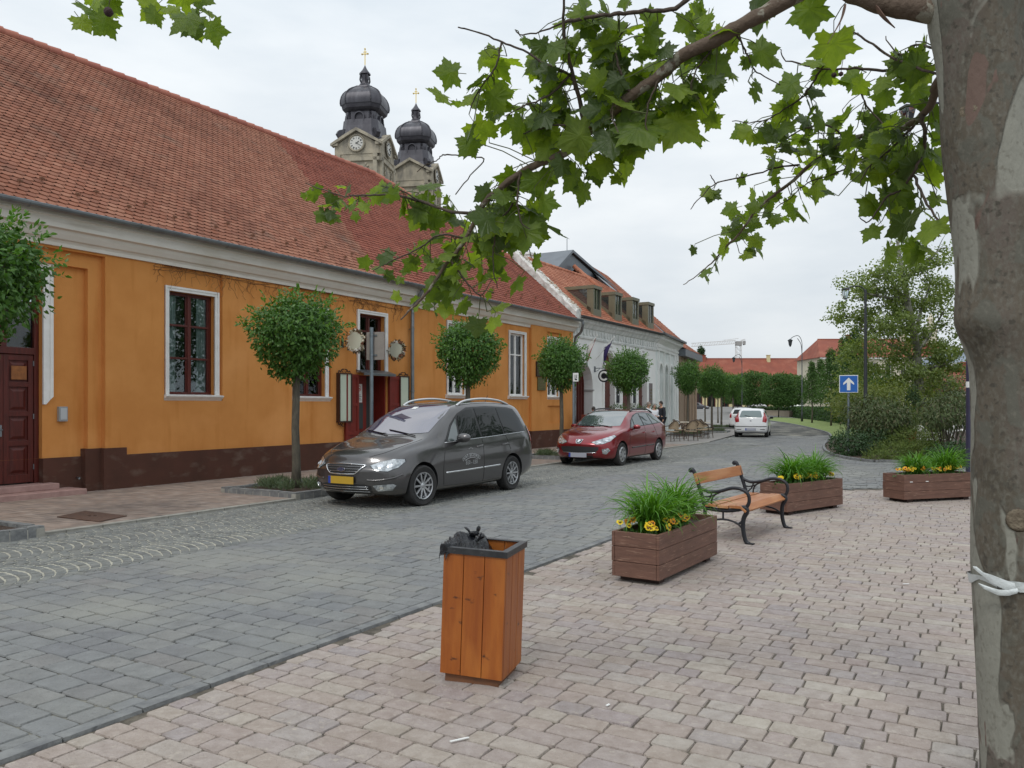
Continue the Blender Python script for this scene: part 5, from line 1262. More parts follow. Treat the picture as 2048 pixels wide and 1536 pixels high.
red.patch('grille', [(-.56, .53), (-.3, .545), (0, .55), (.3, .545), (.56, .53), (.55, .46), (.46, .38), (-.46, .38), (-.55, .46)], 'front', BLACKPL, .006)
red.strip('grille_rim', [(-.5, .385), (0, .372), (.5, .385)], 'front', .012, CHROME, .010)
red.patch('lower_intake', [(-.42, .34), (.42, .34), (.38, .25), (-.38, .25)], 'front', BLACKPL, .006)
sh = [(-.105, .725), (.105, .725), (.085, .66), (.055, .62), (-.055, .62), (-.085, .66)]
o1 = red.patch('badge', sh, 'front', CHROME, .010, res=.03); red.patch('badge_field', [(a*.84, .672+(b-.672)*.84) for a, b in sh], 'front', BLK, .014, parent=o1, res=.03)
red.patch('emblem', [(-.035, .64), (-.015, .665), (-.045, .68), (-.05, .70), (-.02, .705), (-.01, .715), (.015, .715), (.02, .70), (.045, .69), (.035, .675), (.02, .67), (.05, .64), (.015, .645), (0, .66), (-.01, .64)], 'front', CHROME, .018, parent=o1, res=.02)
plate(red, .315, 'front', [PLATEW, PLATEB], off=.03)
mirror(red, 1.72, .98, 1.04, PAINTR, .95)
red.strip('wiper', [(1.12, -.5), (1.18, -.2), (1.22, .10)], 'top', .016, BLK, .014); red.strip('wiper', [(1.12, .05), (1.18, .3), (1.24, .55)], 'top', .016, BLK, .014)

# ---- white hatchbacks and the parked cars far off
PAINTW = mat('white_car_paint', (.72, .73, .74), rough=.3, coat=.6)
K3 = dict(zl=[(0, .24), (.5, .20), (3.2, .20), (3.80, .28)], yl=[(0, .66), (.35, .76), (.9, .80), (3.2, .80), (3.80, .74)], ym=[(0, .72), (.3, .80), (.9, .83), (3.2, .83), (3.80, .79)],
    zm=[(0, .44), (.5, .52), (3.8, .60)], yb=[(0, .66), (.25, .74), (.7, .78), (1.5, .79), (3.3, .79), (3.80, .76)], zb=[(0, .62), (.25, .74), (.7, .84), (1.1, .90), (1.6, .93), (3.0, 1.0), (3.8, 1.0)],
    yr=[(0, .46), (.25, .54), (.7, .62), (1.1, .66), (1.7, .60), (3.0, .56), (3.5, .58), (3.8, .56)],
    zr=[(0, .65), (.25, .79), (.7, .90), (1.05, .97), (1.4, 1.15), (1.75, 1.34), (2.2, 1.42), (3.0, 1.41), (3.4, 1.34), (3.62, 1.18), (3.80, 1.02)],
    zc=[(0, .67), (.12, .76), (.35, .85), (.7, .92), (1.0, .99), (1.3, 1.13), (1.7, 1.38), (2.1, 1.46), (2.8, 1.475), (3.3, 1.42), (3.55, 1.27), (3.8, 1.04)])
wc = P(1503, 874.5); hd = rad(20.5); dirv = Vector((math.sin(hd), math.cos(hd), 0)); org = wc+dirv*3.2
fiat = Car('hatchback', 'white hatchback seen from behind, nearest of the white cars on the road', 'car', PAINTW, K3, 3.8, (.75, 3.2), .285, .18, org, math.atan2(-dirv.y, -dirv.x), front_bow=.28, rear_bow=.10, nose=[(.2, .05), (.42, .0), (.7, .05)], tail=[(.3, 0), (.55, -.03), (1.0, .02), (1.5, .10)])
for wx in (.75, 3.2):
    for sg in (-1, 1): wheel(fiat, wx, sg*.735, .285, .175, 7, 'cover')
fiat.patch('rear_window', [(-.50, 1.02), (.50, 1.02), (.55, 1.05), (.47, 1.33), (.40, 1.36), (-.40, 1.36), (-.47, 1.33), (-.55, 1.05)], 'rear', mat('rear_glass', (.10, .14, .14), rough=.05, ior=1.9), .008)
fiat.patch('windscreen', [(1.05, 0), (1.12, .55), (1.65, .50), (1.68, 0), (1.65, -.50), (1.12, -.55)], 'top', SIDEGL2, .005, res=.1)
for sg in (-1, 1):
    lamp_lens(fiat, 'tail_light', [(sg*.56, .80), (sg*.74, .76), (sg*.79, .95), (sg*.70, 1.22), (sg*.60, 1.30), (sg*.61, 1.10), (sg*.58, 1.0)], 'rear', 1, LAMPRED, bez=False)
    fiat.patch('door_glass', [(1.5, .99), (2.3, 1.02), (2.3, 1.36), (1.9, 1.33)], 'side', SIDEGL, .006, side=sg); fiat.patch('rear_quarter_glass', [(2.38, 1.03), (3.2, 1.06), (3.1, 1.30), (2.38, 1.36)], 'side', SIDEGL, .006, side=sg)
    fiat.patch('reflector', [(sg*.45, .40), (sg*.68, .40), (sg*.68, .43), (sg*.45, .43)], 'rear', BLK, .006)
fiat.strip('bumper_strip', [(-.76, .57), (0, .565), (.76, .57)], 'rear', .035, BLK, .0)
fiat.strip('wiper', [(0, 1.03), (-.12, 1.08), (-.3, 1.12)], 'rear', .016, BLK, .016)
h, n = fiat.ray(0, .86, 'rear'); m = M(); m.lathe([(.045, 0), (.045, .012), (.001, .014)], 18, tuple(h), axis='x'); m.obj('badge', CHROME, fiat.t)
mirror(fiat, 1.45, .90, .98, BLACKPL, .9); plate(fiat, .42, 'rear', [PLATEW, PLATEB], off=.012)
PAINTS = mat('silver_green_paint', (.38, .42, .38), rough=.3, coat=.6, metal=.3); PAINTK = mat('dark_car_paint', (.03, .03, .04), rough=.3, coat=.6)
def simple_car(label, x, y, Y, ang, paint, z=0.0, grp='cars parked in the distance', red_l=True):
    c = Car('parked_car', label, 'car', paint, K3, 3.8, (.75, 3.2), .285, .18, ((x-1024)/FPX*Y, Y, z), ang, front_bow=.28, rear_bow=.10)
    c.t['group'] = grp
    for wx in (.75, 3.2):
        for sg in (-1, 1): wheel(c, wx, sg*.735, .285, .175, 7, 'cover')
    for sg in (-1, 1):
        c.patch('window', [(1.5, .99), (2.5, 1.02), (3.2, 1.06), (3.1, 1.30), (2.38, 1.36), (1.9, 1.33)], 'side', SIDEGL, .006, side=sg, res=.15); lamp_lens(c, 'tail_light', [(sg*.62, .80), (sg*.76, .80), (sg*.72, 1.15), (sg*.63, 1.1)], 'rear', 1, LAMPRED, bez=False)
        lamp_lens(c, 'headlight', [(sg*.4, .62), (sg*.7, .62), (sg*.74, .74), (sg*.5, .70)], 'front', 1, bez=False)
    c.patch('windscreen', [(1.05, 0), (1.12, .55), (1.65, .50), (1.68, 0), (1.65, -.50), (1.12, -.55)], 'top', SIDEGL, .005, res=.15)
    c.patch('rear_window', [(-.55, 1.05), (.55, 1.05), (.45, 1.34), (-.45, 1.34)], 'rear', SIDEGL, .006)
    return c
# ================================================================ litter bin
BINWOOD = mat('orange_stained_wood', (.36, .105, .016), (.27, .07, .012), sc_=2.2, rough=.42, stretch=(9, 9, .8), bump=.12, bsc=25, spec=.45, streak=((.46, .16, .03), 3, .5, .75, (2, 2, .6)), spots=((.06, .022, .012), 9, .66, .74, (1, 1, 2)))
def make_bin(mt_, label, height=.80, bag=True):
    t = thing('litter_bin', label, 'litter bin', mat=mt_)
    h = .195; z0, z1 = .055, height
    for k, (ang) in enumerate((0, 90, 180, 270)):
        m = M(); Rz = Matrix.Rotation(rad(ang), 4, 'Z'); pw = .39/3 if k % 2 == 0 else .36/3; st = -.195 if k % 2 == 0 else -.18
        for i in range(3):
            a, b = st+i*pw+.0018, st+(i+1)*pw-.0018; c = M(); c.box(a, b, -h, -h+.016, z0, z1)
            m.add([Rz @ Vector(v) for v in c.v], c.f, 0)
        m.obj('boards', BINWOOD, t, bevel=.0025)
    m = M(); m.box(-.17, .17, -.17, .17, 0, .052); m.obj('plinth', mat('worn_plinth_wood', (.19, .075, .03), (.13, .06, .03), sc_=8, rough=.7), t, bevel=.004)
    m = M()
    for a in (0, 90, 180, 270):
        Rz = Matrix.Rotation(rad(a), 4, 'Z'); c = M(); c.box(-.205 if a % 180 == 0 else -.199, .205 if a % 180 == 0 else .199, -.205, -.201, z1-.03, z1+.006); c.box(-.201 if a % 180 == 0 else -.166, .201 if a % 180 == 0 else .166, -.201, -.166, z1+.001, z1+.006)
        for xx in (-.12, .05): c.lathe([(.0045, -.2075), (.001, -.209)], 8, (xx, 0, z1-.012), axis='y', mi=1)
        m.add([Rz @ Vector(v) for v in c.v], c.f, 0)
    m.obj('rim', mat('grey_black_rim', (.035, .037, .040), (.06, .062, .066), sc_=10, rough=.4, metal=.4), t)
    m = M()
    for a in (0, 180):
        for xx in (-.12, .05): m.lathe([(.005, -.2075 if a == 0 else .2055), (.005, -.2055 if a == 0 else .2075)], 8, (xx, 0, z1-.012), axis='y')
    m.obj('rivets', CHROME, t)
    return t
u = Vector((math.cos(rad(17.5)), -math.sin(rad(17.5)), 0)); v = Vector((math.sin(rad(17.5)), math.cos(rad(17.5)), 0))
near = P(1001, 1378); cb = near-u*.185+v*.185
bt = make_bin(Matrix.Translation(cb) @ Matrix.Rotation(rad(-17.5), 4, 'Z') @ Matrix.Rotation(rad(2.0), 4, 'Y'), 'square litter bin of orange stained boards with black rim, alone on the paving')
# black bag tied over its corner
m = M(); r = random.Random(12)
bag = thing('bin_bag', 'crumpled black plastic bag pulled over a corner of the orange litter bin', 'bag', mat=MW[bt.name] @ Matrix.Translation((-.10, .02, .805)))
n1_, n2_ = 80, 60
for i in range(n1_+1):
    for j in range(n2_+1):
        u_, v_ = i/n1_, j/n2_; x = -.155+.30*u_; y0_ = -.275+.115*min(1, max(0, (x+.08)/.06)); y = y0_+(.17-y0_)*v_
        e = max(0, (-.085-x)/.035); e2 = max(0, (-.165-y)/.03); d = math.hypot(x+.01, y-.02)
        z = .012+.030*math.exp(-((x+.06)**2+(y-.02)**2)/.008)+noise.noise(Vector((x*22, y*16, 1)))*.018+abs(noise.noise(Vector((x*40+y*25, y*10, 5))))*.024+abs(noise.noise(Vector((x*80-y*30, y*40, 2))))*.005
        if x > -.075: z -= max(0, (y0_+.05)-y)*1.2
        if x < -.108: z -= (-.108-x)*1.5; x = -.112-.006*noise.noise(Vector((y*20, z*20, 3)))
        if x > .03: z -= (x-.03)*1.25
        if y < -.228: z -= (-.228-y)*1.3; y = -.232-.005*noise.noise(Vector((x*20, z*20, 9)))
        m.v.append((x, y, z))
for i in range(n1_):
    for j in range(n2_): m.f.append([i*(n2_+1)+j, i*(n2_+1)+j+1, (i+1)*(n2_+1)+j+1, (i+1)*(n2_+1)+j]); m.m.append(0)
BAG = mat('black_plastic_bag', (.009, .010, .013), rough=.33, spec=.45, bump=.9, bsc=28, bdet=7)
m.obj('bag_body', BAG, bag, smooth=True, fix=False)
m = M()
for base, tipv, w0 in (((-.01, .03, .04), (-.05, .02, .085), .015), ((.02, .04, .035), (.03, .05, .095), .022), ((.0, .02, .03), (.02, .0, .065), .03), ((.04, .02, .015), (.07, .03, .05), .03)):
    b_, t_ = Vector(base), Vector(tipv); pts = [b_.lerp(t_, k/6)+Vector((noise.noise(Vector((k, base[0]*50, 0)))*.008, 0, 0)) for k in range(7)]
    m.tube(pts, [w0*.7, w0*.6, w0*.8, w0, w0*1.15, w0*1.1, w0*.5], 9, flat=.45)
m.obj('bag_ties', BAG, bag, smooth=True)

# ================================================================ bench
BENCHWOOD = mat('bench_wood', (.40, .165, .06), (.33, .125, .045), sc_=2, rough=.5, stretch=(12, 1, 12), bump=.12, bsc=18, spec=.4, streak=((.52, .28, .14), 2, .52, .75, (3, .5, 3)))
IRON = mat('cast_iron_bench', (.016, .017, .022), rough=.42, metal=.2, bump=.15, bsc=70, spec=.5)
bench = thing('bench', 'park bench with brown wooden slats and black scrolled cast iron arms between two flower boxes', 'bench', (2.72, 10.40, .014), rad(-35.3))
for y in (-.76, .76):
    m = M(); Q = lambda pts: [Vector((p[0], y, p[1])) for p in catmull([(a, b, 0) for a, b in pts], 6) for p in [(p.x, p.y)]]
    def rib(pts, w0, w1=None, wd=.034):
        c = Q(pts); k = len(c); w1 = w0 if w1 is None else w1
        for i in range(k-1): f = (i+.5)/k; m.bar(c[i]-(c[i+1]-c[i])*.12, c[i+1]+(c[i+1]-c[i])*.12, wd, w0+(w1-w0)*f, up=(0, 0, 1) if abs((c[i+1]-c[i]).normalized().z) < .95 else (1, 0, 0))
    def tub(pts, r0, r1=None): c = Q(pts); k = len(c); r1 = r1 or r0; m.tube(c, [r0+(r1-r0)*i/(k-1) for i in range(k)], 8, flat=1)
    tub([(.63, .0), (.585, .03), (.555, .16), (.56, .29), (.60, .375), (.585, .42), (.52, .415)], .025, .030)
    tub([(-.02, 0), (.02, .04), (.07, .2), (.08, .38), (.02, .60), (-.05, .80), (-.085, .845), (-.10, .83)], .024, .026)
    tub([(.07, .39), (.2, .375), (.38, .375), (.55, .41)], .025)
    tub([(.585, .41), (.625, .49), (.615, .58), (.54, .635), (.42, .645), (.27, .60), (.13, .585), (.02, .625), (-.01, .66)], .022, .020)
    tub([(.16, .40), (.18, .52), (.27, .595)], .011); tub([(.05, .42), (.14, .50), (.17, .58)], .010); tub([(.30, .60), (.2, .55), (.10, .52), (.04, .54)], .009)
    tub([(.05, .17), (.16, .235), (.32, .265), (.47, .235), (.56, .16)], .012); tub([(.31, .265), (.31, .375)], .012)
    for fx in (.64, -.03): m.box(fx-.055, fx+.045, y-.028, y+.028, 0, .012)
    m.lathe([(.001, -.02), (.03, -.018), (.03, .018), (.001, .02)], 12, (-.095, y, .835), axis='y')
    m.obj('side_frame', IRON, bench, smooth=True, angle=50)
sl = []
for x0, x1, zc in ((.10, .235, .408), (.25, .385, .402), (.40, .535, .410)): sl.append((x0, x1, zc))
for x0, x1, zc in sl:
    m = M(); m.box(x0, x1, -.80, .80, zc, zc+.032)
    for y in (-.76, .76): m.lathe([(.009, zc+.032), (.009, zc+.036), (.001, zc+.038)], 8, ((x0+x1)/2, y, 0))
    m.obj('seat_slat', BENCHWOOD, bench, bevel=.006)
m = M(); T = Matrix.Translation((.545+.015, 0, .405)) @ Matrix.Rotation(rad(38), 4, 'Y'); m.obox(T, .10, 1.6, .03); m.obj('seat_slat', BENCHWOOD, bench, bevel=.006)
m = M(); T = Matrix.Translation((-.018, 0, .735)) @ Matrix.Rotation(rad(-16), 4, 'Y'); m.obox(T, .030, 1.62, .135); m.obj('back_slat', BENCHWOOD, bench, bevel=.007)

# ================================================================ flower boxes
PLANK = mat('brown_planter_wood', (.175, .090, .064), (.120, .062, .045), sc_=2.5, rough=.6, stretch=(1.2, 1.2, 9), bump=.3, bsc=22, spec=.35, streak=((.28, .17, .12), 5, .60, .70, (1.5, 1.5, 16)))
BLADE = leafmat('daylily_blade', [(.07, .20, .02), (.10, .26, .03), (.06, .17, .02), (.15, .32, .05), (.09, .23, .03)], .28, .4, .45)
YELLOW = mat('yellow_petal', (.80, .56, .012), (.84, .64, .03), sc_=30, rough=.6, trans=.15); ORPET = mat('orange_petal', (.70, .30, .01), rough=.6); MAROON = mat('dark_petal_centre', (.06, .012, .012), rough=.7)
PANSYLEAF = leafmat('pansy_leaf', [(.04, .10, .02), (.06, .14, .03)], .15)
def daylily(parent_m, x, y, label, seed, sc_=1.0, group='daylily clumps in the flower boxes'):
    t = thing('daylily_clump', label, 'plant', mat=parent_m @ Matrix.Translation((x, y, .40)), group=group); r = random.Random(seed); m = M()
    for k in range(330):
        a = r.uniform(0, 6.283); ln = r.uniform(.34, .74)*sc_; el = rad(r.uniform(45, 88)); w_ = r.uniform(.008, .0145); bend = r.uniform(.7, 2.2)
        p = Vector((r.gauss(0, .055), r.gauss(0, .045), 0)); seg = 7; pts = []; e = el
        for i in range(seg+1):
            pts.append(p.copy()); p = p+Vector((math.cos(a)*math.cos(e), math.sin(a)*math.cos(e), math.sin(e)))*(ln/seg); e -= bend*(i+1)/seg*.35
        s_ = Vector((-math.sin(a), math.cos(a), 0)); b = len(m.v)
        for i, q in enumerate(pts):
            ww = w_*(1-(i/seg)**2.2)*1.0+.0006; m.v += [tuple(q-s_*ww), tuple(q-Vector((0, 0, ww*.7))), tuple(q+s_*ww)]
        for i in range(seg):
            for j in range(2): m.f.append([b+i*3+j, b+i*3+j+1, b+(i+1)*3+j+1, b+(i+1)*3+j]); m.m.append(0)
    return m.obj('blades', BLADE, t, smooth=True, fix=False)
def pansy(parent_m, x, y, label, seed, face, nfl=6, sp=.07, orange=.15, up=.0):
    t = thing('pansy_plant', label, 'flower', mat=parent_m @ Matrix.Translation((x, y, .40)), group='yellow pansies in the flower boxes'); r = random.Random(seed)
    m = M()
    for k in range(60): leafgeo(m, Vector((r.gauss(0, sp), r.gauss(0, sp*.7), r.uniform(0, .06))), rdir(r)+Vector((0, 0, .3)), rdir(r)+Vector((0, 0, 1)), .045, .028, six=True)
    m.obj('leaves', PANSYLEAF, t, fix=False)
    for k in range(nfl):
        m = M(); c = Vector((r.gauss(0, sp), r.gauss(0, sp*.6), r.uniform(.065, .12)+up)); n = (Vector(face)+rdir(r)*.55+Vector((0, 0, .35))).normalized()
        T = n.to_track_quat('Z', 'Y').to_matrix().to_4x4() @ Matrix.Rotation(r.uniform(-.5, .5), 4, 'Z'); T.translation = c; f = r.uniform(.85, 1.15); mi0 = 1 if r.random() < orange else 0
        for px, py, rx, ry, z in ((-.016, .014, .017, .016, 0), (.016, .014, .017, .016, .001), (-.018, -.003, .016, .014, .003), (.018, -.003, .016, .014, .004), (0, -.018, .020, .015, .006)):
            b = len(m.v)
            m.v.append(tuple(T @ Vector((px*f, py*f, z+.003))))
            for i in range(9): a = i/9*6.283; m.v.append(tuple(T @ Vector(((px+rx*math.cos(a))*f, (py+ry*math.sin(a))*f, z+.003*math.sin(a*3)))))
            for i in range(9): m.f.append([b, b+1+i, b+1+(i+1) % 9]); m.m.append(mi0)
        for px, py, rx, ry in ((-.010, -.002, .007, .006), (.010, -.002, .007, .006), (0, -.012, .010, .008)):
            b = len(m.v); m.v.append(tuple(T @ Vector((px*f, py*f, .013))))
            for i in range(7): a = i/7*6.283; m.v.append(tuple(T @ Vector(((px+rx*math.cos(a))*f, (py+ry*math.sin(a))*f, .0125))))
            for i in range(7): m.f.append([b, b+1+i, b+1+(i+1) % 7]); m.m.append(2)
        m.tube([tuple(c), (c.x*.6, c.y*.6, 0)], .002, 4, mi=3)
        m.obj('flower', [YELLOW, ORPET, MAROON, PANSYLEAF], t, fix=False)
def planter(near, ang, label, feet=.045, ln=1.56, staples=False):
    T = Matrix.Translation(near) @ Matrix.Rotation(ang, 4, 'Z'); t = thing('flower_box', label, 'planter', mat=T, group='brown plank flower boxes on the paving')
    w_ = .47; z0, z1 = feet, .465; bh = (z1-z0)/3; r = random.Random(int(near.x*10))
    for k, (x0, x1, y0, y1) in enumerate(((0, ln, -.001, .028), (0, ln, w_-.028, w_), (.0, .028, .028, w_-.028), (ln-.028, ln, .028, w_-.028))):
        m = M()
        for i in range(3):
            j = r.uniform(-.003, .003); dx = (x1-x0 > .1)*r.uniform(-.006, .006)
            m.box(x0+dx, x1+dx, y0+(j if k < 2 else 0), y1+(j if k < 2 else 0), z0+i*bh+.002, z0+(i+1)*bh-.002)
        m.obj('boards', PLANK, t, bevel=.004)
    m = M(); m.box(.028, ln-.028, .028, w_-.028, .30, .40); m.obj('soil', SOIL, t)
    m = M()
    for x in (.1, ln-.22): m.box(x, x+.12, .04, w_-.04, 0, z0+.02)
    m.obj('feet', mat('dark_feet', (.04, .02, .015), rough=.8), t)
    if staples:
        m = M()
        for x in (.12, .46): m.box(x, x+.055, -.006, -.0005, .335, .348)
        m.obj('staples', PAPER, t)
    return T
T1 = planter(Vector((1.325, 7.21, .014)), rad(56.7), 'nearest brown plank flower box, before the bench, with its end towards the litter bin')
T2_ = planter(Vector((4.07, 11.84, .014)), rad(38.3), 'brown plank flower box behind the bench seat')
T3 = planter(Vector((6.57, 13.4, .014)), rad(18.7), 'brown plank flower box partly hidden by the big plane tree trunk', staples=True)
daylily(T1, .42, .25, 'daylily clump nearest the litter bin, in the flower box before the bench', 1, .95); daylily(T1, 1.0, .25, 'daylily clump in the flower box before the bench, at the end by the bench arm', 2, 1.0)
daylily(T2_, .55, .27, 'daylily clump behind the bench armrest, in the box behind the bench', 3, 1.0); daylily(T2_, 1.15, .27, 'daylily clump at the lane end of the box behind the bench', 4, .95)
daylily(T3, .52, .27, 'smaller daylily clump in the box by the plane tree trunk', 5, .8); daylily(T3, 1.18, .27, 'daylily clump next to the violet lamp post, in the box by the trunk', 6, 1.0)
fc1 = (-.55, -.75, .3)
for i, (x, y, nf, lab) in enumerate(((.10, .12, 6, 'yellow and rust pansies in the near corner of the nearest flower box'), (.14, .36, 4, 'yellow pansies at the short end of the nearest flower box'), (.36, .07, 3, 'single pansies peeping under the daylily blades near the litter bin end'), (.80, .08, 5, 'bright yellow pansies in the middle of the long side of the nearest flower box'), (.62, .12, 2, 'small yellow pansies between the two daylily clumps of the nearest box'))):
    pansy(T1, x, y, lab, 30+i, fc1, nf, .05, .3, .03)
for i, (x, y, nf, lab) in enumerate(((.10, .2, 6, 'yellow pansies at the bench end of the box behind the bench'), (.42, .09, 6, 'yellow pansies on the front edge of the box behind the bench, above the armrest'), (.78, .10, 5, 'yellow pansies between the daylilies of the box behind the bench'), (.98, .1, 6, 'yellow and orange pansies under the second daylily of the box behind the bench'), (1.40, .12, 5, 'pale yellow pansies at the lane end of the box behind the bench'))):
    pansy(T2_, x, y, lab, 40+i, (-.3, -.9, .2), nf, .05, .25, .045)
for i, (x, y, nf, lab) in enumerate(((.10, .15, 7, 'yellow pansies at the free end of the box by the plane tree'), (.30, .15, 7, 'dense yellow pansies second from the free end of the box by the plane tree'), (.50, .10, 6, 'yellow and orange pansies before the smaller daylily clump'), (.82, .14, 6, 'yellow pansies in the middle of the box by the plane tree, between its daylilies'), (1.02, .10, 7, 'yellow pansies before the taller daylily near the violet post'), (1.2, .09, 4, 'last yellow pansies before the plane tree trunk'))):
    pansy(T3, x, y, lab, 50+i, (-.1, -1, .2), nf, .05, .15, .05)

# ================================================================ posts and signs
GALV = mat('galvanised_post', (.21, .25, .28), (.16, .19, .21), sc_=6, rough=.5, metal=.4)
b = SW(fs(743, 10.35), 10.35, .04); dY = b.y
sp = thing('sign_post', 'grey metal post between van and entrance showing the plain backs of a square road sign', 'sign post', tuple(b), rad(-18))
m = M(); m.tube([(0, 0, 0), (0, 0, 3.14)], .036, 14); m.obj('post', GALV, sp, smooth=True, angle=50)
m = M(); m.box(-.14, .25, .05, .062, 2.50, 3.05); m.obj('plate', mat('brown_grey_plate_back', (.30, .265, .235), (.25, .22, .20), sc_=5, rough=.6), sp, bevel=.004)
m = M()
for z in (2.58, 2.97): m.lathe([(.042, z), (.042, z+.03)], 14); m.box(-.02, .10, .036, .05, z, z+.03)
m.obj('clamps', ZINC, sp)
b = SW(fs(1147, 10.3), 10.3, .04)
sp2 = thing('sign_post', 'grey metal post with a small white plate beside the tree behind the red car', 'sign post', tuple(b), rad(-20))
m = M(); m.tube([(0, 0, 0), (0, 0, 2.55)], .033, 12); m.obj('post', GALV, sp2, smooth=True, angle=50)
m = M(); m.box(.0, .16, -.045, -.035, 2.30, 2.55); m.obj('plate', PAPER, sp2)
m = M(); m.box(.05, .12, -.05, -.046, 2.34, 2.38); m.box(.05, .07, -.05, -.046, 2.38, 2.5); m.box(.10, .12, -.05, -.046, 2.4, 2.5); m.obj('marks', INK, sp2)
b = Vector(((1697-1024)/FPX*27.4, 27.4, .03))
ow = thing('one_way_sign', 'blue square one way sign with white arrow on a grey post in the shrubs', 'road sign', tuple(b), rad(-18))
m = M(); m.tube([(0, 0, 0), (0, 0, 2.66)], .038, 12); m.obj('post', GALV, ow, smooth=True, angle=50)
m = M(); m.box(-.30, .30, -.062, -.048, 2.04, 2.64); m.obj('plate', PAPER, ow, bevel=.01)
BLUE = mat('sign_blue', (.012, .11, .42), (.014, .13, .47), sc_=3, rough=.35)
m = M(); m.box(-.278, .278, -.066, -.0625, 2.062, 2.618); m.obj('field', BLUE, ow)
m = M(); m.prism([(-.055, -.21), (.055, -.21), (.055, .06), (.17, -.03), (.17, .04), (0, .22), (-.17, .04), (-.17, -.03), (-.055, .06)], (0, -.0665, 2.335), (1, 0, 0), (0, 0, 1), (0, -1, 0), .003); m.obj('arrow', PAPER, ow)
# lamp posts
VIOLET = mat('violet_grey_post', (.045, .042, .085), (.038, .036, .07), sc_=5, rough=.45, metal=.2); DKPOST = mat('dark_post', (.045, .05, .055), rough=.5, metal=.3)
def modern_lamp(x, y_, Y, h, arm, ang, label, mm, r0=.085, sticker=False):
    t = thing('street_lamp', label, 'street lamp', ((x-1024)/FPX*Y, Y, .014), ang, group='tall single arm street lamps')
    m = M(); m.tube([(0, 0, 0), (0, 0, h*.35), (0, 0, h)], [r0, r0*.93, r0*.6], 16); m.obj('post', mm, t, smooth=True, angle=50)
    m = M(); m.tube(catmull([(0, 0, h-.3), (-.1, 0, h+.05), (-arm*.5, 0, h+.14), (-arm, 0, h+.02)], 6), .028, 8); m.obj('arm', mm, t, smooth=True)
    m = M(); s_ = .16; T = Matrix.Translation((-arm, 0, h-.02)); m.lathe([(s_*1.1, 0), (s_*1.1, .05), (s_*.3, .09)], 4, mat=T, ph=math.pi/4)
    for k in range(4):
        a = math.pi/4+k*math.pi/2; m.bar(T @ Vector((s_*math.cos(a), s_*math.sin(a), 0)), T @ Vector((s_*.45*math.cos(a), s_*.45*math.sin(a), -.36)), .018, .018)
    m.lathe([(s_*.5, -.36), (s_*.5, -.40), (.03, -.42)], 4, mat=T, ph=math.pi/4); ln = m.obj('lantern', DKPOST, t)
    m = M(); m.lathe([(s_*.9, -.01), (s_*.42, -.35)], 4, mat=T, ph=math.pi/4); m.obj('lantern_glass', GLASS, ln)
    if sticker:
        m = M(); m.lathe([(r0*.94+.003, 0), (r0*.94+.003, .13)], 16, (0, 0, 2.02), caps=False); m.obj('sticker', PAPER, t, smooth=True)
        m = M(); m.lathe([(r0*.94+.005, -.1), (r0*.94+.005, .0)], 5, (0, 0, 0), caps=False); m = M(); m.box(-.03, .02, -r0*.94-.006, -r0*.94-.0035, 2.05, 2.11); m.obj('sticker_mark', YELLOW, t)
modern_lamp(1941, 960, 17.6, 8.1, 1.5, rad(8), 'violet grey lamp post with a white sticker right beside the plane tree trunk', VIOLET, .095, True)
modern_lamp(1731, 880, 34.0, 6.55, .85, rad(0), 'dark lamp post with angular lantern against the big pale green tree', DKPOST, .08)
def classic_lamp(x, Y, h, label, z=0):
    t = thing('street_lamp', label, 'street lamp', ((x-1024)/FPX*Y, Y, z), 0, group='old fashioned arc lamps on the far lawn')
    m = M(); m.tube([(0, 0, 0), (0, 0, .8), (0, 0, 1.0), (0, 0, h*.8)], [.12, .10, .06, .045], 10); m.tube(catmull([(0, 0, h*.8), (-.02, 0, h*.93), (-.35, 0, h), (-.9, 0, h*.985), (-1.15, 0, h*.955)], 6), .03, 8); m.tube(catmull([(0, 0, h*.78), (-.1, 0, h*.9), (-.45, 0, h*.97)], 5), .03, 6); m.obj('post', DKPOST, t, smooth=True)
    m = M(); m.lathe([(.05, .12), (.22, 0), (.26, -.04), (.22, -.1)], 10, (-1.15, 0, h*.95)); m.lathe([(.20, -.1), (.15, -.45), (.07, -.62), (.001, -.68)], 8, (-1.15, 0, h*.95)); m.obj('lantern', DKPOST, t)
classic_lamp(1604, 78, 8.4, 'old fashioned arc lamp on the lawn before the long red roof, nearer of two'); classic_lamp(1484, 112, 8.7, 'old fashioned arc lamp before the long red roof, farther one near the crane')
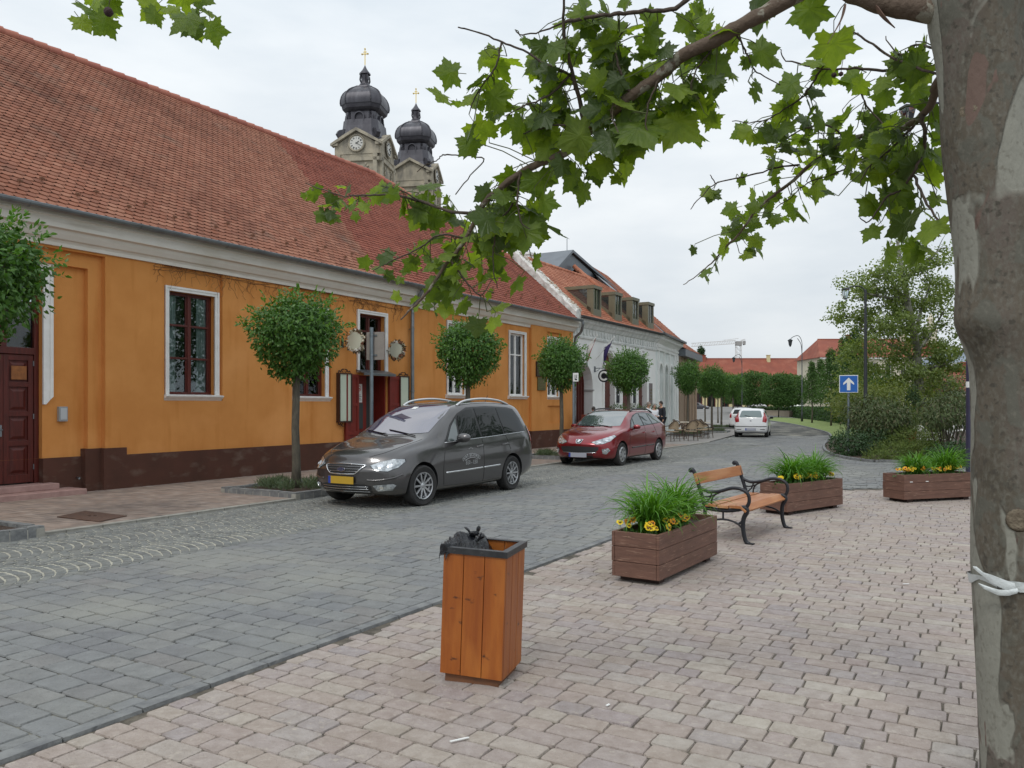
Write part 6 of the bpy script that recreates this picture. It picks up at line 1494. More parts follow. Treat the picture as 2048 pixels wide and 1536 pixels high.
# ================================================================ the big plane tree in the foreground
def barkmat():
    m = bpy.data.materials.new('plane_bark'); m.use_nodes = True; nt = m.node_tree; N = nt.nodes; L = nt.links; b = N['Principled BSDF']
    tc = N.new('ShaderNodeTexCoord')
    def nz(scale, st, det=5, loc=(0, 0, 0), dist=0.0, rough=.5):
        mp = N.new('ShaderNodeMapping'); mp.inputs['Scale'].default_value = st; mp.inputs['Location'].default_value = loc; L.new(tc.outputs['Object'], mp.inputs[0])
        n = N.new('ShaderNodeTexNoise'); n.inputs['Scale'].default_value = scale; n.inputs['Detail'].default_value = det; n.inputs['Distortion'].default_value = dist; n.inputs['Roughness'].default_value = rough; L.new(mp.outputs[0], n.inputs['Vector']); return n.outputs[0]
    def ramp(src, a, c):
        r = N.new('ShaderNodeMapRange'); r.inputs[1].default_value = a; r.inputs[2].default_value = c; L.new(src, r.inputs[0]); return r.outputs[0]
    def mixc(f, a, c):
        x = N.new('ShaderNodeMix'); x.data_type = 'RGBA'; L.new(f, x.inputs[0])
        if hasattr(a, 'links'): L.new(a, x.inputs[6])
        else: x.inputs[6].default_value = (*a, 1)
        x.inputs[7].default_value = (*c, 1); return x.outputs[2]
    base = mixc(ramp(nz(7, (1, 1, .6)), .35, .7), (.135, .114, .088), (.092, .080, .060))
    base = mixc(ramp(nz(3.2, (1, 1, .45), 3, (2, 1, 0)), .52, .62), base, (.135, .112, .094))
    base = mixc(ramp(nz(70, (1, 1, .5), 5), .48, .72), base, (.155, .145, .12)); base = mixc(ramp(nz(38, (1, 1, 1), 6, (4, 4, 4)), .56, .66), base, (.080, .071, .057)); base = mixc(ramp(nz(11, (1, 1, .7), 6, (9, 1, 3), .5), .54, .60), base, (.125, .12, .098))
    pale = ramp(nz(3.1, (1.6, 1.6, .52), 3, (1.3, .2, .55), .8, .45), .575, .60)
    base = mixc(pale, base, (.27, .265, .225)); base = mixc(ramp(nz(55, (1, 1, .8), 6, (1, 8, 2)), .55, .75), base, (.17, .16, .13))
    p2 = ramp(nz(5.3, (1.4, 1.4, .5), 3, (7.3, 2.2, 1.9), .6, .45), .655, .665)
    base = mixc(p2, base, (.16, .11, .09))
    L.new(base, b.inputs['Base Color']); b.inputs['Roughness'].default_value = .85; b.inputs['Specular IOR Level'].default_value = .25
    bp = N.new('ShaderNodeBump'); bp.inputs['Strength'].default_value = .7; bp.inputs['Distance'].default_value = .006; L.new(pale, bp.inputs['Height']); bp.invert = True
    bp2 = N.new('ShaderNodeBump'); bp2.inputs['Strength'].default_value = .6; bp2.inputs['Distance'].default_value = .01; L.new(nz(45, (1, 1, .5), 6), bp2.inputs['Height']); L.new(bp.outputs[0], bp2.inputs['Normal']); L.new(bp2.outputs[0], b.inputs['Normal'])
    return m
PB = barkmat(); TWIG = mat('twig_bark', (.085, .06, .042), (.05, .038, .028), sc_=30, rough=.85, bump=.5, bsc=60)
LIMB = mat('limb_bark', (.12, .085, .06), (.26, .24, .19), sc_=9, rough=.85, bump=.5, bsc=50, lo=.55, hi=.58)
TY = 2.8
def tp(x, y, Y=TY): return PD(x, y, Y)
tree = thing('plane_tree', 'big foreground plane tree with patchy bark and leafy branches hanging across the sky', 'tree', (1.74, TY, 0))
bs0 = tree.location.copy()
tpts = [(2090, 1872, 245), (2080, 1700, 215), (2073, 1536, 198), (2055, 1300, 188), (2046, 1150, 186), (2043, 1000, 180), (2040, 830, 174), (2036, 745, 172), (2028, 703, 172), (2018, 672, 169), (2010, 640, 168), (2004, 605, 165), (1999, 520, 160), (1984, 400, 158), (1968, 280, 154), (1964, 190, 154), (1957, 100, 158), (1952, 20, 176), (1960, -60, 176), (1985, -250, 130), (2010, -500, 105), (2000, -800, 80), (1980, -1100, 50)]
c = catmull([(a, b, d) for a, b, d in tpts], 7); m = M(); nseg = 40; b0 = 0
for i, q in enumerate(c):
    ctr = tp(q.x, q.y); rr = q.z/2/FPX*TY
    for j in range(nseg):
        a = 2*math.pi*j/nseg; dx, dy = math.cos(a), math.sin(a)
        g = 1+.035*noise.noise(Vector((dx*1.3, dy*1.3, ctr.z*1.4)))+.012*noise.noise(Vector((dx*5, dy*5, ctr.z*7)))
        kn = math.exp(-((ctr.z-1.935)/.06)**2)*max(0, -dx*.95-dy*.3)**2*.13 + math.exp(-((ctr.z-2.55)/.05)**2)*max(0, -dx*.5-dy*.8)**6*.06
        m.v.append(tuple(Vector((ctr.x+dx*rr*(g+kn), ctr.y+dy*rr*(g+kn), ctr.z))-bs0))
for i in range(len(c)-1):
    for j in range(nseg): m.f.append([i*nseg+j, i*nseg+(j+1) % nseg, (i+1)*nseg+(j+1) % nseg, (i+1)*nseg+j]); m.m.append(0)
m.obj('trunk', PB, tree, smooth=True)
# knot scars with raised rims
KN = mat('knot_bark', (.20, .165, .115), (.13, .10, .07), sc_=40, rough=.9, bump=.6, bsc=80)
for x, y, s_ in ((1908, 238, .022), (1990, 1030, .026)):
    w0 = tp(x, y); ax = tp(*{238: (1966, 238), 1030: (2039, 1030)}[y]); d = Vector((w0.x-ax.x, 0, 0)); rr = (.135 if y == 238 else .157); d = Vector((w0.x-ax.x, -math.sqrt(max(.0001, rr**2-(w0.x-ax.x)**2)), 0)).normalized()
    T = d.to_track_quat('Z', 'Y').to_matrix().to_4x4(); T.translation = Vector((ax.x, ax.y, w0.z))+d*(rr-.004)-bs0
    m = M(); m.lathe([(s_*1.5, 0), (s_*1.25, .003), (s_*.8, .005), (s_*.5, .001), (s_*.2, .002), (.001, .003)], 16, mat=T)
    m.obj('knot', KN, tree, smooth=True)
LEAFP = [(0, 0), (.10, .015), (.20, -.07), (.27, -.16), (.33, -.07), (.52, -.10), (.46, .02), (.50, .10), (.42, .15), (.40, .22), (.56, .28), (.50, .34), (.72, .56), (.55, .57), (.48, .66), (.40, .62), (.30, .66), (.30, .76), (.22, .78), (.20, .88), (.10, .92), (0, 1.08)]
def planeleaf(m, base, tip, nrm, size, r, mi):
    t = tip.normalized(); n = nrm-t*nrm.dot(t); n = n.normalized() if n.length > 1e-3 else t.orthogonal().normalized(); s = t.cross(n)
    cv = r.uniform(-.10, .35); fo = r.uniform(.05, .35); asy = r.uniform(.9, 1.1); tw = r.uniform(-.15, .15)
    out = LEAFP+[(-x, y) for x, y in reversed(LEAFP[1:-1])]; b = len(m.v)
    def pt(x, y):
        z = -fo*abs(x)**1.3-cv*y*y*.6+tw*x*y+.03*math.sin(x*9+y*5)
        return tuple(base+(s*(x*asy)+t*y+n*z)*size)
    m.v.append(pt(0, .30)); m.v += [pt(x*(1+r.uniform(-.04, .04)), y) for x, y in out]
    k = len(out)
    for i in range(k): m.f.append([b, b+1+i, b+1+(i+1) % k]); m.m.append(mi)
lm = M(); lr = random.Random(21); petm = M(); LC = [0]
def leaf_at(p, size, mi=None, facing=None):
    d = Vector((lr.gauss(0, .75), lr.gauss(0, .5), lr.gauss(-.55, .5))); n = Vector((lr.gauss(0, .55), lr.gauss(-.75, .5), lr.gauss(.35, .55)))
    stem = p; q = p+d.normalized()*size*.25
    petm.tube([p, q], .0016, 4, caps=False); planeleaf(lm, q-bs0, d, n, size*.80, lr, lr.choice([0, 0, 0, 1, 1, 2]) if mi is None else mi); LC[0] += 1
for_pet = []
def limb(name, pts, r0, r1, nleaf=0, spread=25, lsize=.10, d0=0.0, mtl=None, jit=.006, side=0, parent=None):
    """pts: (x, y, depth) at photo positions; a tapering wooden limb at its real distance with leaves along it"""
    c = catmull([(a, b, d) for a, b, d in pts], 5); w_ = []
    for i, q in enumerate(c):
        p = tp(q.x, q.y, q.z)-bs0; p += Vector((noise.noise(Vector((i*.7, r0*90, 0)))*jit, noise.noise(Vector((i*.7, r0*90, 7)))*jit*2, noise.noise(Vector((i*.7, r0*90, 4)))*jit)); w_.append(p)
    k = len(w_); m = M(); m.tube(w_, [(r0+(r1-r0)*i/(k-1))*(1+.18*noise.noise(Vector((i*1.7, r0*50, 2)))) for i in range(k)], 9 if r0 > .008 else 6)
    o = m.obj(name, mtl or (LIMB if r0 > .010 else TWIG), parent or tree, smooth=True)
    for j in range(int(nleaf*.80)):
        f = d0+(1-d0)*((j+lr.random())/max(1, nleaf)); i = min(k-1, int(f*(k-1))); p = w_[i]+bs0; Y = p.y; s_ = spread/FPX*Y
        q = p+Vector((lr.gauss(0, s_), abs(lr.gauss(0, s_*1.3))+.03, lr.gauss(-s_*.2, s_))); leaf_at(q, lsize*lr.uniform(.55, 1.25))
        if (q-p).length > .03: petm.tube([p, p.lerp(q, .6)+Vector((0, 0, .01)), q], .0022, 4, caps=False)
    return o
def blob(x, y, Y, r_, n, ls=.11):
    for j in range(int(n*.40)):
        a = lr.random()*6.283; q = abs(lr.gauss(0, .55))*r_
        leaf_at(tp(x+q*math.cos(a), y+q*math.sin(a), Y+.05+abs(lr.gauss(0, .16))), ls*lr.uniform(.45, 1.15))
# limbs leaving the trunk
limb('branch', [(1950, 20, 2.8), (1860, 22, 2.82), (1760, 5, 2.85), (1690, -20, 2.9), (1560, -75, 3.0), (1300, -120, 3.1), (900, -110, 3.15), (560, -85, 3.1), (150, -60, 3.05)], .046, .010, 26, 26, .15, .35)
limb('branch', [(1950, -60, 2.8), (1800, -90, 2.85), (1680, -60, 2.88), (1590, -8, 2.9), (1490, 46, 2.95), (1432, 79, 3.0), (1366, 110, 3.05), (1324, 147, 3.1), (1262, 192, 3.15), (1200, 246, 3.22), (1180, 262, 3.25), (1131, 305, 3.3), (1047, 342, 3.4), (980, 394, 3.5), (958, 425, 3.55), (932, 478, 3.6), (895, 525, 3.65), (850, 590, 3.7), (822, 618, 3.72), (801, 640, 3.72)], .034, .0035, 92, 44, .12, .22)
limb('twig', [(958, 425, 3.55), (905, 424, 3.6), (843, 403, 3.7), (790, 391, 3.75), (737, 390, 3.8), (690, 392, 3.9), (640, 378, 3.95), (612, 366, 4.0)], .008, .002, 24, 20, .085)
limb('twig', [(840, 403, 3.7), (800, 380, 3.7), (760, 372, 3.7)], .004, .002, 8, 18, .15)
limb('twig', [(980, 394, 3.5), (1029, 398, 3.5), (1000, 440, 3.5), (989, 480, 3.5), (985, 522, 3.5), (995, 575, 3.5)], .006, .002, 20, 34, .10)
limb('twig', [(1040, 345, 3.4), (1035, 400, 3.4), (1040, 440, 3.4), (1060, 460, 3.4)], .005, .002, 12, 24, .14)
limb('twig', [(932, 478, 3.6), (880, 470, 3.6), (830, 500, 3.62), (780, 525, 3.65), (745, 540, 3.7)], .005, .002, 22, 22, .085)
limb('twig', [(900, 520, 3.6), (930, 560, 3.6), (960, 590, 3.6), (985, 560, 3.6)], .005, .002, 18, 24, .095)
limb('twig', [(1171, 250, 3.25), (1153, 177, 3.2), (1131, 88, 3.1), (1127, 22, 3.05), (1130, -30, 3.0)], .010, .004, 34, 40, .11)
limb('twig', [(916, 55, 3.3), (960, 66, 3.28), (1003, 84, 3.25), (1047, 102, 3.22), (1091, 128, 3.2), (1140, 150, 3.18), (1150, 180, 3.2)], .0028, .006, 6, 14, .10, .6)
limb('twig', [(1003, 84, 3.25), (992, 133, 3.25), (972, 159, 3.27), (949, 199, 3.3), (940, 215, 3.3)], .004, .002, 16, 22, .13)
limb('twig', [(1131, 44, 3.05), (1189, 33, 3.0), (1237, 27, 3.0), (1290, 24, 3.0), (1350, 15, 3.0), (1400, -20, 3.0)], .007, .010, 26, 30, .12)
limb('twig', [(1030, 60, 3.2), (1045, 70, 3.2), (1090, 60, 3.15), (1131, 44, 3.1)], .002, .004, 2, 8, .07)
limb('twig', [(885, 310, 3.7), (920, 311, 3.66), (967, 318, 3.6), (941, 352, 3.6), (910, 388, 3.62)], .0032, .0028)
limb('twig', [(885, 310, 3.7), (872, 322, 3.7), (850, 330, 3.7), (835, 345, 3.7)], .003, .002)
limb('twig', [(1262, 192, 3.15), (1240, 140, 3.1), (1230, 90, 3.1), (1260, 50, 3.1)], .006, .002, 22, 34, .12)
limb('twig', [(1140, 150, 3.18), (1100, 190, 3.2), (1050, 210, 3.25), (1010, 235, 3.25)], .005, .002, 20, 30, .12)
limb('twig', [(1180, 262, 3.25), (1120, 250, 3.25), (1060, 262, 3.3), (1020, 280, 3.3)], .005, .002, 18, 30, .12)
limb('twig', [(1324, 147, 3.1), (1300, 200, 3.1), (1290, 240, 3.1), (1300, 275, 3.1)], .005, .002, 14, 26, .17)
limb('twig', [(1230, 200, 3.15), (1225, 235, 3.1), (1235, 265, 3.05)], .004, .002, 7, 18, .19)
limb('twig', [(1470, 62, 2.97), (1490, 100, 3.0), (1503, 130, 3.05), (1520, 150, 3.1), (1560, 168, 3.15)], .004, .002, 8, 14, .09)
limb('twig', [(1440, 78, 3.0), (1400, 130, 3.05), (1380, 170, 3.05), (1400, 200, 3.1)], .004, .002, 18, 30, .12)
# lower limb to the outside right group
limb('branch', [(1960, 110, 2.85), (1883, 155, 2.95), (1868, 195, 3.05), (1850, 225, 3.15), (1820, 250, 3.3), (1788, 261, 3.4), (1735, 268, 3.55), (1676, 291, 3.7), (1618, 332, 3.85), (1581, 365, 3.95), (1548, 391, 4.0), (1515, 418, 4.1), (1481, 464, 4.2), (1448, 497, 4.25), (1428, 522, 4.3), (1400, 545, 4.32), (1366, 571, 4.35)], .017, .002, 66, 30, .115, .12)
limb('twig', [(1900, 130, 2.95), (1850, 142, 3.1), (1780, 141, 3.2), (1710, 138, 3.3), (1643, 137, 3.4), (1573, 120, 3.5), (1560, 99, 3.5)], .008, .002, 10, 22, .11)
limb('twig', [(1643, 137, 3.4), (1620, 175, 3.45), (1597, 199, 3.5), (1565, 222, 3.55), (1531, 240, 3.6), (1500, 245, 3.6), (1465, 243, 3.65)], .005, .002, 26, 20, .12)
limb('twig', [(1643, 137, 3.4), (1660, 110, 3.35), (1676, 91, 3.3), (1701, 66, 3.25), (1738, 83, 3.2), (1780, 112, 3.15), (1846, 141, 3.0), (1900, 150, 2.9)], .003, .006, 3, 12, .1)
limb('twig', [(1746, 302, 3.6), (1700, 328, 3.7), (1676, 344, 3.75), (1614, 368, 3.8), (1580, 396, 3.85), (1552, 416, 3.85)], .005, .002, 7, 12, .09)
limb('twig', [(1600, 330, 3.85), (1556, 335, 3.9), (1500, 350, 3.95), (1432, 368, 4.0), (1405, 390, 4.0), (1382, 418, 4.0)], .005, .002, 8, 13, .09, 0)
limb('twig', [(1420, 350, 4.0), (1432, 368, 4.0)], .002, .003)
limb('twig', [(1842, 232, 3.15), (1850, 265, 3.15), (1846, 300, 3.2), (1830, 340, 3.2), (1800, 380, 3.25), (1771, 397, 3.3), (1738, 443, 3.3), (1720, 435, 3.3)], .009, .002, 26, 30, .12)
limb('twig', [(1829, 352, 3.2), (1850, 400, 3.1), (1879, 447, 3.0), (1908, 470, 2.95)], .006, .003, 10, 26, .12)
limb('twig', [(1830, 250, 3.2), (1780, 300, 3.3), (1740, 330, 3.3), (1720, 370, 3.3)], .006, .002, 18, 30, .12)
limb('twig', [(1700, 280, 3.6), (1650, 250, 3.6), (1600, 260, 3.65), (1560, 290, 3.7)], .005, .002, 24, 26, .105)
limb('twig', [(1880, 100, 2.95), (1830, 90, 3.1), (1800, 110, 3.15), (1770, 75, 3.2)], .005, .002, 14, 24, .12)
limb('twig', [(1780, 261, 3.4), (1740, 220, 3.45), (1720, 180, 3.45), (1750, 160, 3.45)], .004, .002, 14, 24, .12)
for (x, y, Y, r_, n, ls) in ((1270, 150, 3.1, 115, 36, .11), (1180, 60, 3.1, 90, 28, .11), (1090, 150, 3.2, 90, 36, .10), (1040, 240, 3.3, 80, 34, .11), (950, 190, 3.3, 40, 12, .12), (1400, 40, 3.05, 75, 30, .12), (1330, 230, 3.1, 50, 10, .16), (960, 470, 3.55, 75, 26, .11), (880, 560, 3.65, 70, 40, .10), (1060, 430, 3.4, 40, 8, .15),
                              (1600, 290, 3.7, 60, 20, .11), (1780, 300, 3.4, 70, 28, .12), (1850, 300, 3.1, 45, 14, .13), (1850, 480, 3.0, 36, 5, .20), (1640, 150, 3.5, 50, 6, .12), (1500, 465, 4.2, 26, 7, .11), (940, 190, 3.3, 30, 5, .14), (690, 400, 3.95, 30, 6, .09), (625, 372, 4.0, 24, 14, .09), (680, 395, 3.95, 34, 16, .095), (665, 415, 3.9, 25, 10, .1), (730, 400, 3.8, 30, 10, .11), (850, 400, 3.65, 30, 10, .12), (760, 540, 3.7, 34, 14, .09), (1480, 430, 4.2, 40, 18, .10), (1430, 520, 4.3, 22, 8, .10), (1080, 440, 3.4, 30, 8, .15), (785, 368, 3.6, 26, 8, .16), (900, 480, 3.6, 70, 26, .09), (940, 420, 3.6, 60, 16, .09), (860, 590, 3.7, 60, 22, .085), (370, 12, 3.05, 45, 12, .15), (230, 5, 3.05, 50, 12, .14), (415, 25, 3.0, 12, 3, .17), (410, 20, 3.05, 30, 5, .16), (150, 0, 3.05, 60, 8, .15), (220, 5, 3.05, 40, 5, .15), (320, 2, 3.05, 40, 6, .14), (400, 12, 3.05, 30, 5, .16), (790, 380, 3.7, 25, 4, .16)): blob(x, y, Y, r_, n, ls)
petm.v = [tuple(Vector(p)-bs0) for p in petm.v]
LP1 = mat('plane_leaf_a', (.14, .21, .034), (.10, .165, .027), sc_=30, rough=.5, trans=.55, bump=.3, bsc=60); LP2 = mat('plane_leaf_b', (.23, .32, .05), (.17, .25, .038), sc_=30, rough=.5, trans=.6, bump=.3, bsc=60); LP3 = mat('plane_leaf_c', (.055, .095, .022), (.07, .11, .026), sc_=30, rough=.45, trans=.42, bump=.3, bsc=60)
lv = lm.obj('foliage', [LP1, LP2, LP3], tree, fix=False); tag(lv, kind=None)
petm.obj('leaf_stalks', mat('stalk', (.10, .12, .04), rough=.7), tree, fix=False)
m = M()
for x, y, Y, s_ in ((217, 24, 3.05, .0165), (1168, 306, 3.25, .016), (1672, 106, 3.3, .008), (1668, 150, 3.3, .010), (1682, 148, 3.3, .009)):
    p = tp(x, y, Y)-bs0; prof = [(max(.0008, s_*math.sin(math.pi*i/10)), -s_*math.cos(math.pi*i/10)) for i in range(11)]
    b = M(); b.lathe(prof, 14, tuple(p)); [b.v.__setitem__(i, tuple(p+(Vector(q)-p)*(1+.12*((i*7919) % 5)/5))) for i, q in enumerate(b.v)]
    b.tube([p+Vector((0, 0, s_)), p+Vector((.01, 0, .07)), p+Vector((.02, 0, .14))], .0014, 4); b.obj('seed_ball', mat('seed_ball_brown', (.05, .028, .03), rough=.95), tree, smooth=False)
# loose strips of bark hanging from the upper limb
m = M()
for pts in ([(1690, 10), (1682, 40), (1655, 88)], [(1750, 12), (1768, 35), (1790, 56)]):
    c = catmull([tuple(tp(a, b_, 2.84)-bs0) for a, b_ in pts], 5); m.tube(c, [.010, .012, .013, .012, .011, .010, .009, .007, .005, .004, .003][:len(c)], 6, flat=.3)
m.obj('loose_bark', mat('loose_bark', (.20, .12, .09), (.10, .065, .05), sc_=20, rough=.8), tree)
# white tape tied round the trunk
tz = PD(2046, 1160, TY).z; tctr = PD(2047, 1160, TY); tr = .5*187/FPX*TY
tape = thing('tape', 'torn white printed tape tied around the big plane tree trunk', 'tape', mat=Matrix.Translation((tctr.x, tctr.y, tz)))
m = M(); k = 60
for i in range(k+1):
    a = 2*math.pi*i/k; rr = tr*1.035; zz = .006*math.sin(a*2)-.02*max(0, math.cos(a))*0; wv = .015+.003*math.sin(a*5)
    pinch = math.exp(-((a-math.pi*1.05)/.25)**2); zo = pinch*.012
    for q in (-1, 1): m.v.append(((rr+.002*q)*math.cos(a), (rr+.002*q)*math.sin(a), zz+q*wv*(1-.35*pinch)+zo+(.0035*((i*37) % 7)/7 if q < 0 else 0)))
for i in range(k): m.f.append([2*i, 2*i+2, 2*i+3, 2*i+1]); m.m.append(0)
TAPE = mat('white_tape', (.66, .70, .70), (.58, .61, .60), sc_=15, rough=.45, bump=.4, bsc=30); m.obj('band', TAPE, tape, smooth=True)
m = M()
def rag(pts, ws):
    b = len(m.v)
    for (x, y, z), w_ in zip(pts, ws): m.v += [(x, y, z+w_), (x, y-.006, z), (x, y, z-w_)]
    for i in range(len(pts)-1):
        for j in range(2): m.f.append([b+i*3+j, b+i*3+j+1, b+(i+1)*3+j+1, b+(i+1)*3+j]); m.m.append(0)
e = -tr
rag([(e+.045, -.14, .005), (e+.02, -.125, .012), (e, -.09, .022), (e-.006, -.05, .03), (e-.018, -.03, .045), (e-.026, -.02, .05)], [.015, .016, .015, .007, .008, .003])
rag([(e+.05, -.145, -.004), (e+.025, -.14, -.012), (e+.004, -.12, -.016), (e-.008, -.10, -.012), (e-.028, -.09, -.004), (e-.042, -.08, .006)], [.009, .010, .010, .008, .007, .002])
m.obj('torn_ends', TAPE, tape, smooth=True)
m = M(); 
for txt, a0, z0, sz in (('EST', math.pi*1.20, -.010, .018), ('TA', math.pi*1.42, -.016, .013), ('TA', math.pi*1.5, -.016, .013)):
    v_, f_ = text_polys(txt, sz); pts = []
    for p in v_: a = a0+p[0]/tr; pts.append(((tr*1.035+.0035)*math.cos(a), (tr*1.035+.0035)*math.sin(a), z0+p[1]))
    m.add(pts, f_)
m.obj('print', INK, tape, fix=False)
# ================================================================ the arcaded white house and the brick pillared house
TH3 = rad(21.2); O3 = Vector((7.39, 41.2, 0)); M3 = Matrix.Translation(O3) @ Matrix.Rotation(rad(90)-TH3, 4, 'Z')
H3 = thing('arcaded_house', 'pale white house with three tall round arched niches next to the white one with dormers', 'building', mat=M3)
ars = [(.95, 1.9), (2.55, 3.5), (4.15, 5.1)]
m = M(); m.panel(rect(0, 6.6, 0, 5.25), [arch(a, b, .5, 3.85) for a, b in ars], 0)
for a, b in ars: m.reveal(arch(a, b, .5, 3.85), 0, .3); m.panel(arch(a, b, .5, 3.85), [], .3)
m.add([(6.6, 0, 0), (6.6, 9, 0), (6.6, 9, 5.2), (6.6, 4.4, 9.2), (6.6, 0, 5.25)], [(0, 1, 2, 3, 4)]); m.add([(0, 9, 0), (6.6, 9, 0), (6.6, 9, 5.2), (0, 9, 5.2)], [(0, 1, 2, 3)])
m.obj('wall', mat('pale_grey_render', (.82, .85, .83), (.74, .78, .76), sc_=2, rough=.9, streak=((.58, .62, .60), 3, .55, .85, (1.5, 1.5, .4))), H3, M3, fix=False)
m = M(); m.sweep([(.02, 4.5), (-.08, 4.5), (-.10, 4.6), (-.06, 4.62), (-.08, 4.85), (-.22, 5.0), (-.34, 5.06), (-.38, 5.28), (.02, 5.28)], 0, 6.62)
x = .1
while x < 6.5: m.box(x, x+.09, -.14, -.06, 4.66, 4.78); x += .2
for a, b in ars:
    m.box(a-.35, a-.2, -.08, .01, .0, 4.5); cx = (a+b)/2; ro, ri = (b-a)/2+.12, (b-a)/2
    m.prism([(cx+ro*math.cos(math.pi*i/12), 3.85-ri+ro*math.sin(math.pi*i/12)) for i in range(13)]+[(cx+ri*math.cos(math.pi*i/12), 3.85-ri+ri*math.sin(math.pi*i/12)) for i in range(12, -1, -1)], (0, .01, 0), (1, 0, 0), (0, 0, 1), (0, -1, 0), .05)
m.box(5.4, 5.6, -.08, .01, 0, 4.5); m.box(5.9, 6.55, -.10, .01, 0, 4.5); m.sweep([(-.25, 0), (-.2, .5), (-.05, .9), (.02, .9), (.02, 0)], 5.85, 6.6)
m.obj('mouldings', WHITE2, H3, M3)
for a, b in ars:
    m = M(); cx = (a+b)/2; m.box(a+.1, b-.1, .27, .299, .6, 3.1); w_ = m.obj('window', WHITEPAINT, H3, M3); m = M(); m.box(a+.16, cx-.03, .255, .268, .7, 3.0); m.box(cx+.03, b-.16, .255, .268, .7, 3.0); m.obj('panel', mat('niche_grey', (.50, .53, .52), rough=.7), w_, M3)
for x0, x1, zr_, lab, par in ((-.2, 6.7, 9.3, 0, None), ):
    EE = lambda x: Vector((x, -.42, 5.33)); RR = lambda x: Vector((x, 4.3, 9.6))
    m = M(); A = [EE(x0), EE(x1), RR(x1), RR(x0)]; m.add([p-Vector((0, 0, .015)) for p in A]+[Vector((x1, 9, 5)), Vector((x0, 9, 5))], [(0, 1, 2, 3), (3, 2, 4, 5)])
    rf = m.obj('roof', GM, H3, M3, fix=False)
    m = M(); tiles(m, EE, RR, 1.3, x1, 34, tw=.22); m.obj('roof_tiles', TILE3, rf, M3, fix=False)
    m = M(); m.sweep([(-.55, 5.25), (-.55, 5.36), (-.40, 5.36), (-.40, 5.25)], x0, x1); m.obj('gutter', mat('dark_gutter', (.10, .105, .11), rough=.5, metal=.5), H3, M3)
BRICK = mat('light_brick', (.42, .31, .22), (.34, .24, .17), sc_=14, rough=.9, stretch=(1, 1, 5), bump=.6, bsc=30); LARCH = mat('larch_slat', (.50, .36, .25), (.40, .28, .19), sc_=4, rough=.8, stretch=(5, 5, .6))
H4 = thing('brick_house', 'light brick house with slender vertical piers and grey fascia ending the row', 'building', mat=M3 @ Matrix.Translation((6.62, 0, 0)))
S4 = MW[H4.name]
m = M(); m.box(0, 1.5, -.15, .6, 0, 4.55); m.box(1.5, 7.0, .9, 1.1, 0, 4.55, 0); m.box(6.9, 7.0, 1.1, 9, 0, 4.55); m.box(0, 6.9, 8.9, 9, 0, 4.55); m.obj('wall', BRICK, H4, S4)
for i in range(8):
    m = M(); x = 1.85+i*.68; m.box(x, x+.30, -.15, .35, 0, 4.55); m.obj('pier', LARCH if i % 2 else BRICK, H4, S4)
m = M()
for i in range(8): x = 1.60+i*.68; m.box(x, x+.10, -.05, .05, 2.9, 4.4)
m.obj('louvres', WHITEPAINT, H4, S4)
m = M(); m.box(1.5, 6.9, .84, .899, .3, 3.6); m.obj('glazing', SIDEGL, H4, S4)
m = M(); m.sweep([(-.5, 4.55), (-.5, 4.95), (.2, 5.0), (.2, 4.55)], -.05, 7.1); m.obj('fascia', GM, H4, S4)
EE = lambda x: Vector((x, -.42, 5.0)); RR = lambda x: Vector((x-(max(0, x-3.5))*.55, 4.0, 8.3))
m = M(); A = [EE(-.1), EE(7.1), RR(7.1), RR(-.1)]; m.add([p-Vector((0, 0, .015)) for p in A]+[Vector((7.1, 9, 5)), Vector((-.1, 9, 5))], [(0, 1, 2, 3), (3, 2, 4, 5), (1, 4, 2)])
rf = m.obj('roof', GM, H4, S4, fix=False); m = M(); tiles(m, EE, RR, -.1, 7.1, 26, tw=.22); m.obj('roof_tiles', TILE3, rf, S4, fix=False)

